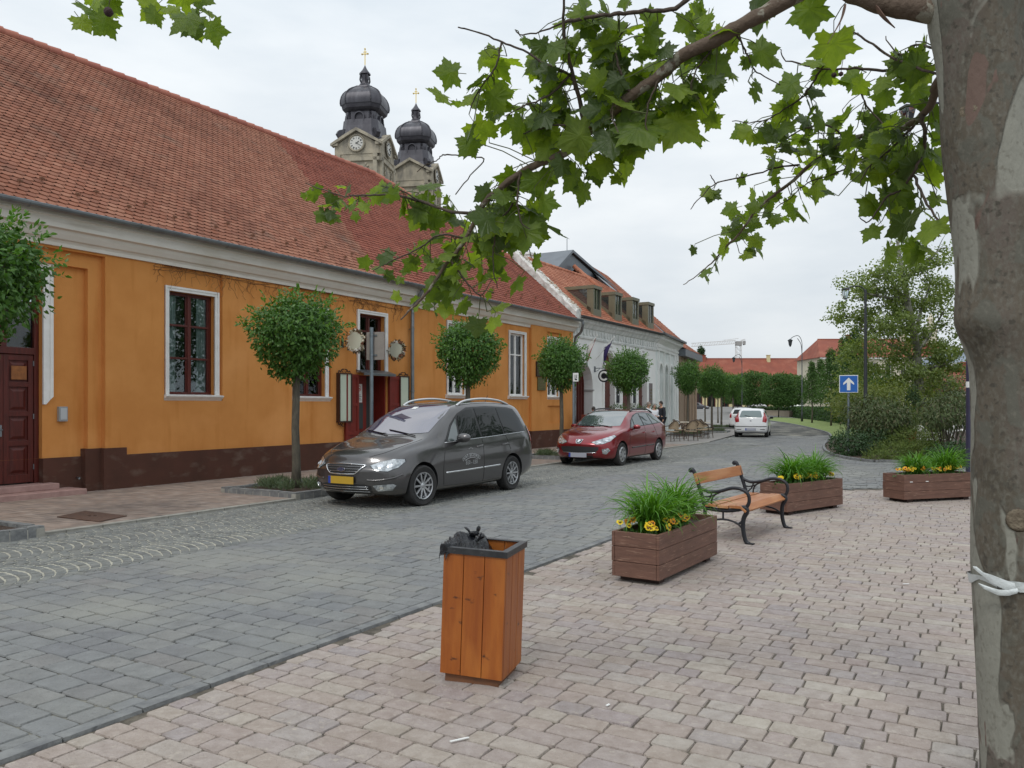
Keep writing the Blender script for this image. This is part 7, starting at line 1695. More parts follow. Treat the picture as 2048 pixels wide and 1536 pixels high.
# ================================================================ buildings across the square
YELLOWW = mat('pale_yellow_wall', (.66, .58, .33), (.60, .52, .30), sc_=.6, rough=.9); CREAMW = mat('cream_wall', (.62, .57, .44), (.52, .48, .38), sc_=.8, rough=.9); FARROOF = mat('far_red_roof', (.27, .078, .048), (.22, .068, .045), sc_=.5, rough=.9, stretch=(1, 1, 1), bump=.4, bsc=9, streak=((.31, .11, .07), .6, .5, .7, (1, 1, 1)))
def farhouse(name, label, x0, x1, Y, zb, ze, zr, dep, wallm, nwin, floors=1, roofm=FARROOF, hip=1.0, arches=False, ang=0.0, winm=SIDEGL):
    X0, X1 = (x0-1024)/FPX*Y, (x1-1024)/FPX*Y; L_ = X1-X0
    t = thing(name, label, 'building', (X0, Y, zb), ang); h = ze-zb
    fx = []
    for i in range(nwin):
        c = L_*(i+.5)/nwin
        for f in range(floors):
            z0 = h/floors*f+(.15 if arches and f == 0 else h/floors*.28); z1 = h/floors*f+h/floors*.80; ww = min(1.1 if not arches else 2.6, L_/nwin*.36*(1.8 if arches else 1)); fx.append((c-ww/2, c+ww/2, z0, z1, arches and f == 0))
    m = M(); m.panel(rect(0, L_, 0, h), [arch(a, b, c, d) if ar else rect(a, b, c, d) for a, b, c, d, ar in fx], 0)
    m.add([(0, 0, 0), (0, dep, 0), (0, dep, h), (0, 0, h)], [(0, 1, 2, 3)]); m.add([(L_, 0, 0), (L_, dep, 0), (L_, dep, h), (L_, 0, h)], [(0, 1, 2, 3)]); m.add([(0, dep, 0), (L_, dep, 0), (L_, dep, h), (0, dep, h)], [(0, 1, 2, 3)])
    for a, b, c, d, ar in fx: m.reveal(arch(a, b, c, d) if ar else rect(a, b, c, d), 0, .25)
    m.obj('wall', wallm, t, fix=False)
    for a, b, c, d, ar in fx:
        m = M(); m.box(a, b, .2, .25, c, d); w_ = m.obj('window', WHITEPAINT if not ar else BROWNWOOD, t); m = M(); q = (b-a)*.12
        m.box(a+q, (a+b)/2-q*.3, .17, .2, c+q, d-q); m.box((a+b)/2+q*.3, b-q, .17, .2, c+q, d-q); m.obj('pane', winm, w_)
    m = M(); m.box(-.3, L_+.3, -.35, 0, h-.35, h+.05); m.obj('cornice', WHITEPAINT, t)
    m = M(); o_ = .5; rz = zr-zb; hp = hip*dep/2
    v = [(-o_, -o_, h), (L_+o_, -o_, h), (L_+o_, dep+o_, h), (-o_, dep+o_, h), (hp-o_, dep/2, rz), (L_+o_-hp, dep/2, rz)]
    m.add(v, [(0, 1, 5, 4), (1, 2, 5), (2, 3, 4, 5), (3, 0, 4), (3, 2, 1, 0)])
    rf = m.obj('roof', roofm, t); m = M(); m.tube([(hp-o_, dep/2, rz), (L_+o_-hp, dep/2, rz)], .15, 6); m.obj('ridge', roofm, rf)
    for cx in (L_*.28, L_*.7):
        m = M(); m.box(cx, cx+.7, dep/2-.9, dep/2-.2, rz-1.6, rz+.7); m.box(cx-.08, cx+.78, dep/2-.98, dep/2-.12, rz+.7, rz+.82); m.obj('chimney', wallm if cx > L_*.5 else FARROOF, rf)
    return t, L_, dep
lt, LL, dd = farhouse('long_building', 'very long low building with a huge plain red roof behind the clipped trees', 1330, 1648, 172, .9, 5.2, 12.0, 14, YELLOWW, 12, arches=True, hip=.08)
far_b, _, _ = farhouse('mansion', 'two storey cream building with red hipped roof behind the pale green tree', 1643, 1912, 140, .6, 10.0, 13.6, 12, CREAMW, 9, floors=2, hip=.35)
m = M(); m.lathe([(1.1, 12.0), (1.0, 14.2), (1.2, 14.4), (.8, 14.8), (.55, 16.0), (.7, 16.3), (.3, 17), (.02, 17.6)], 10, (20.7, 3.0, 0)); m.obj('turret', CREAMW, far_b, smooth=True, angle=40)
m = M(); m.lathe([(.9, 0), (.9, .6), (.7, .9), (.001, 1.1)], 12, (7.0, 1.2, 10.6)); m.obj('round_dormer', FARROOF, far_b)
farhouse('red_roofed_house', 'small house with a red roof seen between plane trunk and lamp post', 1905, 2110, 78, 0, 3.0, 5.2, 8, CREAMW, 4, hip=.2)
farhouse('grey_roofed_house', 'pale house with bluish grey roof above the small red roof by the lamp post', 1903, 2140, 105, .1, 7.2, 8.9, 10, mat('grey_wall', (.4, .4, .38), rough=.9), 6, floors=2, roofm=mat('bluish_roof', (.20, .24, .29), rough=.6), hip=.3)
# tower crane
CR = mat('crane_paint', (.62, .60, .58), rough=.6); Yc = 270
cr_ = thing('tower_crane', 'distant pale tower crane with its jib over the red roofs', 'crane', ((1477-1024)/FPX*Yc, Yc, .8)); f = Yc/FPX
def lattice(m, a, b, w_, n, r_=.16):
    a, b = Vector(a), Vector(b); d = (b-a)/n; ax = d.normalized(); u_ = Vector((0, 1, 0)); v_ = ax.cross(u_)
    for su, sv in ((-1, -1), (1, -1), (1, 1), (-1, 1)): m.bar(a+(u_*su+v_*sv)*w_/2, b+(u_*su+v_*sv)*w_/2, r_, r_, up=(0, 1, 0))
    for i in range(n):
        for su in (-1, 1): m.bar(a+d*i+(u_*su-v_)*w_/2, a+d*(i+1)+(u_*su+v_)*w_/2, r_*.7, r_*.7, up=(0, 1, 0))
hm = H-(684-HOR)*f-.8
m = M(); lattice(m, (0, 0, 0), (0, 0, hm), 1.6, 14, .16); m.obj('mast', CR, cr_)
m = M(); lattice(m, (-1, 0, hm), (-94*f, 0, hm-1.0), 1.1, 18, .12); lattice(m, (1, 0, hm), (13*f, 0, hm+.4), 1.2, 4, .14); m.obj('jib', CR, cr_)
m = M(); m.box(10*f, 13*f, -.8, .8, hm-1.0, hm+.3); m.box(-.9, .9, -1, 1, hm-1.2, hm+.2); m.obj('counterweight', mat('counterweight', (.32, .31, .30), rough=.8), cr_)
m = M(); m.bar((0, 0, hm+1.2), (-30*f, 0, hm+.6), .15, .15); m.obj('tie_bar', CR, cr_)

# ================================================================ church towers
LEAD = mat('lead_sheet', (.050, .048, .058), (.085, .083, .095), sc_=.9, rough=.42, metal=.45, stretch=(1, 1, .4), bump=.15, bsc=4, streak=((.12, .12, .135), 1.5, .52, .8, (1.4, 1.4, .25)))
LEADD = mat('dark_lead', (.035, .033, .042), (.055, .053, .062), sc_=2, rough=.5, metal=.4)
STONE = mat('tower_stone', (.43, .38, .29), (.30, .27, .21), sc_=.9, rough=.9, bump=.5, bsc=6, streak=((.14, .13, .115), .8, .5, .75, (1.5, 1.5, .5)))
GOLD = mat('gold', (.80, .60, .20), rough=.25, metal=.9); DIALW = mat('clock_dial', (.58, .57, .53), rough=.6)
def tower(label, xp, Y, topy, u, front_clock=True):
    """u = metres per measured unit (the dome is 4.6 wide); heights measured down from the cross top"""
    X = (xp-1024)/FPX*Y; zt = H-(topy-HOR)*Y/FPX
    t = thing('church_tower', label, 'church tower', (X, Y, 0), rad(-9), group=None)
    px = Y/FPX; Z = lambda y: zt-(y-98)*px*u    # y in the pixel rows of the nearer tower
    q = px*u
    m = M(); a = math.pi/4
    def sq(prof, mm, name, ch=.35, par=None, smooth=False):     # square plan with cut corners
        m = M(); n = 8; b = 0
        for hw, z in prof:
            for k in range(4):
                c_, s_ = [(1, 1), (-1, 1), (-1, -1), (1, -1)][k]; e1 = hw; e2 = hw*(1-ch)
                pr = [(e1*c_, e2*s_), (e2*c_, e1*s_)] if c_*s_ > 0 else [(e2*c_, e1*s_), (e1*c_, e2*s_)]
                for p in pr: m.v.append((p[0], p[1], z))
        for i in range(len(prof)-1):
            for j in range(8): m.f.append([i*8+j, i*8+(j+1) % 8, (i+1)*8+(j+1) % 8, (i+1)*8+j]); m.m.append(0)
        m.f.append(list(range(8))[::-1]); m.m.append(0); m.f.append([(len(prof)-1)*8+j for j in range(8)]); m.m.append(0)
        return m.obj(name, mm, par or t, smooth=smooth, angle=35 if smooth else None)
    hb = 46*q/1.17    # half width of the dome across the flats
    sq([(hb*1.18, 0), (hb*1.18, Z(345)), (hb*1.15, Z(345)), (hb*1.15, Z(300))], STONE, 'shaft', .2)
    # stone gables with clocks on four sides
    for k in range(4):
        Rk = Matrix.Rotation(k*math.pi/2, 4, 'Z'); m = M(); hw = hb*1.12; yb = -hb*1.2
        pts = [(-hw*1.16, Z(306)), (-hw*1.16, Z(301)), (-hw*.55, Z(285)), (0, Z(272)), (hw*.55, Z(285)), (hw*1.16, Z(301)), (hw*1.16, Z(306)), (hw*.5, Z(290)), (0, Z(278)), (-hw*.5, Z(290))]
        c = M(); c.prism(pts, (0, yb-.30, 0), (1, 0, 0), (0, 0, 1), (0, 1, 0), .8); m.add([Rk @ Vector(v) for v in c.v], c.f, 0)
        c = M(); c.prism([(-hw, Z(322)), (-hw, Z(305)), (-hw*.5, Z(291)), (0, Z(279)), (hw*.5, Z(291)), (hw, Z(305)), (hw, Z(322))], (0, yb+.05, 0), (1, 0, 0), (0, 0, 1), (0, 1, 0), .5); m.add([Rk @ Vector(v) for v in c.v], c.f, 0)
        c = M(); c.sweep([(yb-.12, Z(336)), (yb-.12, Z(330)), (yb+.3, Z(328)), (yb+.3, Z(338))], -hw*1.05, hw*1.05); m.add([Rk @ Vector(v) for v in c.v], c.f, 0)
        for sx in (-1, 1):
            c = M(); c.box(sx*hw*.84-.2*q/.05, sx*hw*.84+.2*q/.05, yb-.12, yb+.2, Z(420), Z(322)); m.add([Rk @ Vector(v) for v in c.v], c.f, 0)
            for j in range(5):      # carved ornament below the cornice
                c = M(); cx = sx*hw*(.42+.08*(j % 2)); c.lathe([(.12, -.1), (.09, .05), (.02, .1)], 7, (cx, yb-.02, Z(342+j*4)), axis='y'); m.add([Rk @ Vector(v) for v in c.v], c.f, 0)
        g = m.obj('gable', STONE, t)
        if k == 0 and not front_clock: continue
        m = M(); zc_ = Z(302); rr = 13.0*q; yk = yb-.02; 
        def ad(c, mi): m.add([Rk @ Vector(v) for v in c.v], c.f, mi)
        c = M(); c.lathe([(rr*1.32, yk-.1), (rr*1.22, yk-.2), (rr*1.08, yk-.1), (rr*1.0, yk-.04)], 28, (0, 0, zc_), axis='y'); ad(c, 1)
        c = M(); c.lathe([(rr*1.02, yk-.13), (rr*1.02, yk-.06)], 28, (0, 0, zc_), axis='y'); ad(c, 0)
        for hN in range(12):
            a_ = hN*math.pi/6; r0_, r1_ = rr*.68, rr*.93; n_ = [1, 2, 3, 2, 1, 2, 3, 3, 2, 1, 2, 3][hN]
            for jn in range(n_):
                o_ = (jn-(n_-1)/2)*rr*.085; c = M(); d_ = Vector((math.sin(a_), 0, math.cos(a_))); s_ = Vector((math.cos(a_), 0, -math.sin(a_)))
                c.bar(Vector((0, yk-.15, zc_))+d_*r0_+s_*o_, Vector((0, yk-.15, zc_))+d_*r1_+s_*o_, .02, rr*.05, up=(0, 1, 0)); ad(c, 2)
        for a_, ln_, w_ in ((rad(58), .50, .07), (rad(118), .78, .055)):
            c = M(); d_ = Vector((math.sin(a_), 0, math.cos(a_))); c.bar(Vector((0, yk-.18, zc_))-d_*rr*.14, Vector((0, yk-.18, zc_))+d_*rr*ln_, .02, rr*w_*1.6, up=(0, 1, 0)); ad(c, 2)
        m.obj('clock', [DIALW, STONE, INK], t, fix=False)
    # lead hood above the gables, drum, dome, lantern
    sq([(hb*1.10, Z(300)), (hb*1.12, Z(287)), (hb*.98, Z(277)), (hb*.93, Z(262)), (hb*.90, Z(250))], LEAD, 'hood', .3)
    sq([(hb*.88, Z(268)), (hb*.80, Z(262)), (hb*.78, Z(234)), (hb*.84, Z(231)), (hb*.84, Z(227))], LEAD, 'drum', .42)
    m = M(); 
    for k in range(4):
        Rk = Matrix.Rotation(k*math.pi/2, 4, 'Z'); c = M(); yk = -hb*.79
        c.prism(arch(-8.6*q, 8.6*q, Z(264), Z(237)), (0, yk-.02, 0), (1, 0, 0), (0, 0, 1), (0, -1, 0), .06); m.add([Rk @ Vector(v) for v in c.v], c.f, 1)
        ro, ri = 11*q, 8.6*q; zc_ = Z(237)-8.6*q; c = M()
        c.prism([(ro, Z(262))]+[(ro*math.cos(math.pi*i/12), zc_+ro*math.sin(math.pi*i/12)) for i in range(13)]+[(-ro, Z(262)), (-ri, Z(262))]+[(ri*math.cos(math.pi*i/12), zc_+ri*math.sin(math.pi*i/12)) for i in range(12, -1, -1)]+[(ri, Z(262))], (0, yk+.02, 0), (1, 0, 0), (0, 0, 1), (0, -1, 0), .28); m.add([Rk @ Vector(v) for v in c.v], c.f, 0)
        Rd = Matrix.Rotation(k*math.pi/2+math.pi/4, 4, 'Z'); c = M(); yd = -hb*.86
        c.prism([(-5*q, Z(234)), (5*q, Z(234)), (4.4*q, Z(240)), (6.5*q, Z(243)), (6.5*q, Z(262)), (4.5*q, Z(269)), (-4.5*q, Z(269)), (-6.5*q, Z(262)), (-6.5*q, Z(243)), (-4.4*q, Z(240))], (0, yd, 0), (1, 0, 0), (0, 0, 1), (0, -1, 0), .30); m.add([Rd @ Vector(v) for v in c.v], c.f, 0)
        for sx in (-1, 0, 1): c = M(); c.tube([(sx*3.4*q, yd-.32, Z(240)), (sx*3.2*q, yd-.42, Z(252)), (sx*2.6*q, yd-.36, Z(262))], .9*q, 6); m.add([Rd @ Vector(v) for v in c.v], c.f, 0)
        c = M(); prof = [(yd+.2, Z(262)), (yd-.3, Z(262)), (yd-.55, Z(268)), (yd-1.25, Z(273)), (yd-1.45, Z(280)), (yd-1.2, Z(287)), (yd+.2, Z(290))]
        c.sweep(prof, -4*q, 4*q); m.add([Rd @ Vector(v) for v in c.v], c.f, 0)
    m.obj('volutes', [LEAD, LEADD], t)
    sq([(hb*.80, Z(233)), (hb*.90, Z(230)), (hb*.97, Z(227)), (hb*.99, Z(224)), (hb*1.02, Z(219))], LEADD, 'dome_rim', .38)
    pr = [(1.04, 219.5), (1.07, 214), (1.06, 208), (1.02, 201), (.95, 195), (.85, 190), (.71, 185.5), (.57, 182), (.49, 180), (.47, 177.5), (.36, 176), (.27, 173), (.22, 169)]
    sq([(hb*r_, Z(y_)) for r_, y_ in pr], LEAD, 'dome', .38, smooth=True)
    m = M()
    for k in range(8):
        pts = []
        for r_, y_ in pr[:9]:
            c_, s_ = [(1, 1), (-1, 1), (-1, -1), (1, -1)][k//2]; e1, e2 = hb*r_, hb*r_*.62; p = [(e1*c_, e2*s_), (e2*c_, e1*s_)][k % 2]; pts.append((p[0], p[1], Z(y_)))
        m.tube(pts, .07, 6)
    m.obj('seams', LEADD, t)
    m = M(); m.lathe([(hb*.24, Z(173)), (hb*.19, Z(166)), (hb*.18, Z(160)), (hb*.22, Z(155)), (hb*.21, Z(151)), (hb*.29, Z(150)), (hb*.28, Z(147)), (hb*.19, Z(143)), (hb*.10, Z(138)), (hb*.05, Z(134)), (.04, Z(131))], 8, ph=math.pi/8); m.obj('lantern', LEAD, t, smooth=True, angle=30)
    m = M()
    for k in range(4): a_ = k*math.pi/2+math.pi/4; m.tube([(hb*.17*math.cos(a_), hb*.17*math.sin(a_), Z(171)), (hb*.27*math.cos(a_), hb*.27*math.sin(a_), Z(162)), (hb*.24*math.cos(a_), hb*.24*math.sin(a_), Z(152))], .09, 5)
    m.obj('lantern_scrolls', LEADD, t)
    m = M(); m.tube([(0, 0, Z(130)), (0, 0, Z(98))], .055, 6); m.bar((-4.6*q*1.3, 0, Z(108)), (4.6*q*1.3, 0, Z(108)), .09, .09); m.bar((-2.6*q*1.3, 0, Z(104)), (2.6*q*1.3, 0, Z(104)), .07, .07)
    for p in ((-6*q, 0, Z(108)), (6*q, 0, Z(108)), (0, 0, Z(98))): m.lathe([(.02, -.12), (.11, 0), (.02, .12)], 8, p)
    m.obj('cross', GOLD, t)
tower('nearer church tower with dark lead onion dome, clock faces and gold cross', 730, 85, 98, 1.0)
tower('farther church tower with dark onion dome, its clocks half hidden by plane leaves', 832, 96.5, 178, .865*1.0, False)
# ================================================================ plants beyond the road
def at(x, Y, z=0.0): return ((x-1024)/FPX*Y, Y, z)
def ell(x, y, Y, rx, rz, ry=None): p = PD(x, y, Y); return (tuple(p), (rx, ry or rx, rz))
shrub('low_shrub', 'low dark evergreen shrub at the tip of the planting bed by the road', [ell(1700, 890, 25.6, .62, .50), ell(1742, 888, 26.2, .6, .50), ell(1678, 882, 26.4, .35, .32)], 3600, .085, .04, [LF_DARK], seed=61, stems=5, lump=.2, base=at(1712, 26))
shrub('viburnum', 'big rounded shrub with drooping leaves right beside the one way sign', [ell(1757, 838, 27.0, 1.05, .85), ell(1715, 828, 27.6, .55, .6), ell(1795, 845, 26.8, .6, .6)], 6200, .13, .04, [LF_VIB], seed=62, stems=9, droop=.9, lump=.22, base=at(1750, 27), stemr=.04)
shrub('viburnum', 'open shrub with bare dark stems left of the violet lamp post', [ell(1893, 822, 23.6, .82, .62), ell(1935, 815, 24.0, .6, .6), ell(1870, 835, 23.4, .45, .4)], 2700, .13, .038, [LF_VIB], seed=63, stems=16, droop=.9, lump=.3, base=at(1898, 23.7), stemr=.028)
shrub('low_shrub', 'small dark clipped shrub below the open shrub, behind the flower box', [ell(1890, 912, 21.4, .50, .36), ell(1925, 908, 21.6, .45, .42)], 3000, .07, .035, [LF_DARK], seed=64, stems=4, lump=.15, base=at(1905, 21.5))
shrub('juniper', 'spreading yellow green juniper covering the bed before the second orange bin', [ell(1800, 905, 24.2, .9, .30, .8), ell(1850, 900, 24.2, .8, .28, .8), ell(1765, 915, 23.4, .6, .18, .5), ell(1830, 880, 26, 1.1, .4, .9)], 7500, .15, .022, [LF_JUN], seed=65, stems=4, droop=-.1, lump=.3, six=False, base=at(1815, 24.4))
shrub('yellow_green_bush', 'broad yellow green bush behind the drooping shrub', [ell(1735, 808, 38, 1.7, 1.1), ell(1790, 805, 37, 1.4, 1.0), ell(1700, 800, 40, 1.2, 1.0)], 6000, .14, .06, [LF_YEL], seed=66, stems=6, lump=.3, base=at(1750, 38))
shrub('yellow_green_bush', 'juniper like bush beside the pale bin, below the columnar cypress', [ell(1850, 848, 31, .9, .55), ell(1800, 855, 31, .7, .5)], 3500, .13, .03, [LF_JUN], seed=67, stems=4, lump=.3, six=False, base=at(1830, 31))
shrub('cypress', 'dark narrow columnar cypress behind the bed', [ell(1826, 820, 36, .34, 1.15)], 2600, .09, .03, [LF_DARK], 'tree', seed=68, stems=1, lump=.08, droop=-.6, base=at(1826, 36))
make_bin(Matrix.Translation(Vector(at(1817, 27.2))) @ Matrix.Rotation(rad(-10), 4, 'Z'), 'second orange wooden litter bin, half hidden behind the juniper', .80)
# clipped and conical trees, the park trees
def park_tree(label, x, Y, zb, z0, z1, r_, n, leaf, shape='ball', lf=LF_MID, seed=1, trunk=.09, group='trees on the far lawn', lump=.2, name='park_tree', tm=None, ry=None):
    t = thing(name, label, 'tree', at(x, Y, zb), group=group); m = M(); m.tube([(0, 0, 0), (.03, 0, z0*.5), (0, 0, (z0+z1)/2)], [trunk, trunk*.8, trunk*.5], 8); m.obj('trunk', tm or BARK, t, smooth=True)
    m = M(); h = (z1-z0)/2
    if shape == 'cone':
        for k in range(6): f = k/5; crown(m, [((0, 0, z0+.35+f*(z1-z0-.5)), (r_*(1-.72*f**1.3), r_*(1-.72*f**1.3), h*.34))], n//6, leaf, leaf*.5, .2, .3, lump, seed+k, six=False)
    elif shape == 'box': crown(m, [((0, 0, z0+h), (r_*1.15, (ry or r_)*1.15, h*1.2))], n, leaf, leaf*.6, .2, .5, lump*.6, seed, six=False, shape='box')
    else: crown(m, [((0, 0, z0+h), (r_, r_, h))], n, leaf, leaf*.5, .2, .3, lump, seed, six=False)
    m.obj('crown', lf, t, fix=False); return t
park_tree('small conical tree with straight trunk beside the nearer arc lamp', 1624, 72, 0, 1.9, 5.2, .95, 3400, .16, 'cone', seed=70)
park_tree('conical tree just behind the small one by the arc lamp', 1641, 84, 0, 2.0, 6.0, 1.2, 3000, .2, 'cone', seed=77)
park_tree('taller dense tree on the lawn nearer the one way sign', 1662, 62, 0, 1.9, 5.6, 1.25, 4200, .16, 'cone', seed=84)
park_tree('dense dark tree rising behind the taller lawn tree', 1690, 70, 0, 1.6, 7.0, 1.7, 5000, .2, 'cone', seed=91, lf=LF_MID)
park_tree('tall dark conical tree between lawn trees and the tall lamp post', 1712, 66, 0, 1.2, 7.4, 1.6, 5000, .2, 'cone', seed=98, lf=LF_HEDGE)
park_tree('clipped box shaped tree nearer the white hatchback', 1508, 118, .2, 1.9, 5.9, 1.9, 9000, .26, 'box', seed=101, group='box clipped trees before the long building')
park_tree('clipped box shaped tree next to the arc lamp', 1557, 104, .03, 1.9, 5.3, 1.7, 9500, .24, 'box', seed=102, group='box clipped trees before the long building')
park_tree('second clipped crown partly behind the one next to the arc lamp', 1584, 110, .1, 1.9, 5.3, 1.6, 8000, .24, 'box', seed=103, group='box clipped trees before the long building')
park_tree('clipped tree at the far end, seen between round crowns and white hatchback', 1475, 125, .3, 1.9, 5.6, 1.9, 6000, .28, 'box', seed=104, group='box clipped trees before the long building')
park_tree('dark spruce tip showing above the left end of the long red roof', 1402, 215, .8, 4, 15, 3.0, 2600, .7, 'cone', seed=105, lf=LF_DARK, trunk=.2, group=None, name='spruce')
park_tree('leafy park tree filling the gap behind the shrubs, left of the big pale tree', 1745, 58, 0, 1.2, 4.4, 1.9, 5000, .2, 'ball', seed=107)
park_tree('round crowned park tree out of view to the right of the violet post', 2520, 21.5, 0, 2.4, 12.5, 4.3, 9000, .32, 'ball', seed=111, group='trees right of the picture'); park_tree('round crowned park tree out of view right of the grey roofed house', 2460, 30, 0, 2.4, 13.5, 4.6, 9000, .36, 'ball', seed=112, group='trees right of the picture'); park_tree('tall park tree out of view farthest to the right', 2480, 42, 0, 2.4, 15, 6.0, 9000, .45, 'ball', seed=113, group='trees right of the picture')
park_tree('leafy park tree behind the open shrub by the violet post', 1880, 60, 0, .6, 4.3, 2.3, 5500, .2, 'ball', seed=108, lf=LF_VIB)
# large pale green plane tree beyond the shrubs
Yb = 48; bt2 = thing('big_park_tree', 'large airy pale green tree with mottled grey limbs beyond the shrubs', 'tree', at(1838, Yb)); r = random.Random(33)
PALEBARK = mat('pale_mottled_bark', (.30, .30, .25), (.12, .12, .09), sc_=3, rough=.9, lo=.45, hi=.55)
px = Yb/FPX; Q = lambda x, y, d=0.0: Vector(((x-1838)*px, d, H-(y-HOR)*px))
m = M(); m.tube(catmull([Q(1842, 870), Q(1840, 800), Q(1836, 740), Q(1832, 690), Q(1815, 600), Q(1800, 520), Q(1795, 480)], 4), [.34-.011*i for i in range(25)], 10)
limbs = [[Q(1836, 730), Q(1810, 700, .3), Q(1770, 680, .6), Q(1730, 660, .5)], [Q(1838, 745), Q(1870, 735, -.3), Q(1900, 715, -.5), Q(1930, 690, -.3)], [Q(1830, 680), Q(1855, 620, .8), Q(1880, 560, 1)], [Q(1822, 640), Q(1780, 580, -.8), Q(1740, 540, -1)], [Q(1815, 600), Q(1760, 600, -1), Q(1705, 590, -1.2)], [Q(1810, 560), Q(1850, 520, -.6), Q(1870, 500, -.7)], [Q(1825, 660), Q(1770, 640, 1.2), Q(1700, 625, 1.5)], [Q(1836, 700), Q(1880, 660, .9), Q(1915, 610, 1.3)]]
tips = []
for lb in limbs:
    c = catmull(lb, 5); m.tube(c, [.15-.12*i/(len(c)-1) for i in range(len(c))], 7)
    for k in range(3, len(c), 2):
        for j in range(2): e = c[k]+Vector((r.gauss(0, .7), r.gauss(0, .8), r.gauss(.3, .5))); m.tube([c[k], c[k].lerp(e, .5)+Vector((0, 0, .1)), e], [.03, .02, .01], 5); tips.append(e)
m.obj('trunk', PALEBARK, bt2, smooth=True)
m = M(); cen = []
while len(cen) < 135:
    x, y = r.uniform(1668, 1930), r.uniform(470, 800); cy = (y-640)/170; cx = (x-1800)/(128*(1-.38*max(0, -cy)))
    if cx*cx+cy*cy < 1: cen.append(Q(x, y, r.uniform(-2.6, 2.6)*math.sqrt(max(0, 1-cy*cy))))
for k, c_ in enumerate(cen+tips[::2]):
    rr = r.uniform(.45, .95); crown(m, [(tuple(c_), (rr, rr, rr*.7))], 135, .17, .13, .3, .1, .3, 200+k, six=False)
m.obj('crown', LF_FAR, bt2, fix=False)
# hedges and the low wall on the square
def hedge(label, a, b, w_, h, n, seed):
    a, b = Vector(a), Vector(b); d = b-a; L_ = d.length; t = thing('hedge', label, 'hedge', tuple(a), math.atan2(d.y, d.x), group='clipped hedges on the square'); r = random.Random(seed)
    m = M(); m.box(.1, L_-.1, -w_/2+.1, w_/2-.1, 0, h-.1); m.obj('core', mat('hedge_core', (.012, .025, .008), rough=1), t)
    m = M()
    for k in range(n):
        f = r.random(); x = r.uniform(0, L_)
        if f < .45: p, nn = Vector((x, -w_/2+r.gauss(0, .05), r.uniform(0, h))), Vector((0, -1, .3))
        elif f < .9: p, nn = Vector((x, r.uniform(-w_/2, w_/2), h+r.gauss(0, .05))), Vector((0, 0, 1))
        else: p, nn = Vector((r.choice([0, L_]), r.uniform(-w_/2, w_/2), r.uniform(0, h))), Vector((0, -.3, .3))
        leafgeo(m, p, rdir(r), nn+rdir(r)*.6, .2, .12)
    m.obj('leaves', LF_HEDGE, t, fix=False)
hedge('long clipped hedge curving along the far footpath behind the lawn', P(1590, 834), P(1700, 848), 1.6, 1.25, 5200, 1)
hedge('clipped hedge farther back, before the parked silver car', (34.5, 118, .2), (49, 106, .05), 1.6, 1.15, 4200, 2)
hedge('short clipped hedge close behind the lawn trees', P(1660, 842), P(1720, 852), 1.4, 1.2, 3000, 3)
m = M(); a, b = P(1527, 833), P(1583, 835); d = (b-a).normalized(); m.bar(a+Vector((0, 0, .4)), b+Vector((0, 0, .4)), .6, .8); m.bar(a+Vector((0, 0, .84)), b+Vector((0, 0, .84)), .75, .08)
tag(m.obj('low_wall', mat('beige_wall', (.36, .30, .22), (.30, .25, .19), sc_=2, rough=.9)), 'low beige wall between white hatchback and hedge', 'wall')
simple_car('white car parked side on far away, left of the paler silver one', 1533, 0, 165, rad(178), PAINTW, .86); simple_car('silver green car parked far away behind the hedge', 1578, 0, 150, rad(-20), PAINTS, .65)
simple_car('white car parked just beyond the nearest white hatchback', 1491, 0, 57, math.atan2(-dirv.y, -dirv.x), PAINTW, 0, 'cars parked beyond the nearest hatchback')
simple_car('dark car parked far off in the shade left of the tree trunks', 1418, 0, 150, rad(150), PAINTK, .65)

# ================================================================ cafe chairs and tables
CANE = mat('cane_weave', (.36, .28, .19), (.26, .19, .12), sc_=30, rough=.8, bump=.6, bsc=90); CANED = mat('dark_cane_frame', (.07, .045, .03), rough=.6); CLOTH = mat('cream_table', (.62, .56, .46), rough=.8)
def chair(label, loc, rz, frame=CANED, seatm=CANE, group='cane armchairs at the pavement tables', name='cane_chair', solid=True):
    t = thing(name, label, 'chair', loc, rz, group=group)
    for sx, sy in ((-1, -1), (1, -1), (1, 1), (-1, 1)):
        m = M(); m.tube([(sx*.20, sy*.20, .44), (sx*.235, sy*.24, 0)], .017, 6); m.obj('leg', frame, t)
    m = M(); m.lathe([(.24, .40), (.26, .42), (.26, .45), (.24, .46)], 18, sq=.4); m.obj('seat', seatm, t)
    m = M()
    hoop = catmull([(.27, -.24, .44), (.29, -.15, .66), (.27, .10, .69), (.24, .25, .78), (.12, .31, .90), (0, .32, .92), (-.12, .31, .90), (-.24, .25, .78), (-.27, .10, .69), (-.29, -.15, .66), (-.27, -.24, .44)], 4); m.tube(hoop, .020, 6)
    m.tube([(-.23, .24, .3), (.23, .24, .3)], .010, 5); m.tube([(-.23, -.24, .3), (.23, -.24, .3)], .010, 5); m.tube([(-.23, -.24, .22), (-.23, .24, .22)], .010, 5); m.tube([(.23, -.24, .22), (.23, .24, .22)], .010, 5); m.obj('frame', frame, t, smooth=True)
    m = M(); n = 12
    for i in range(n+1):
        a = math.pi*i/n; x, y = .24*math.cos(a), .06+.25*math.sin(a); m.v += [(x, y, .54), (x, y, .66+.24*math.sin(a)**1.2)]
    for i in range(n): m.f.append([2*i, 2*i+2, 2*i+3, 2*i+1]); m.m.append(0)
    m.obj('backrest', seatm, t, smooth=True, fix=False); return t
CH0 = chair('cane armchair nearest the road edge, its back to us, beside the person in dark suit', tuple(P(1345, 884, .03)), rad(200))
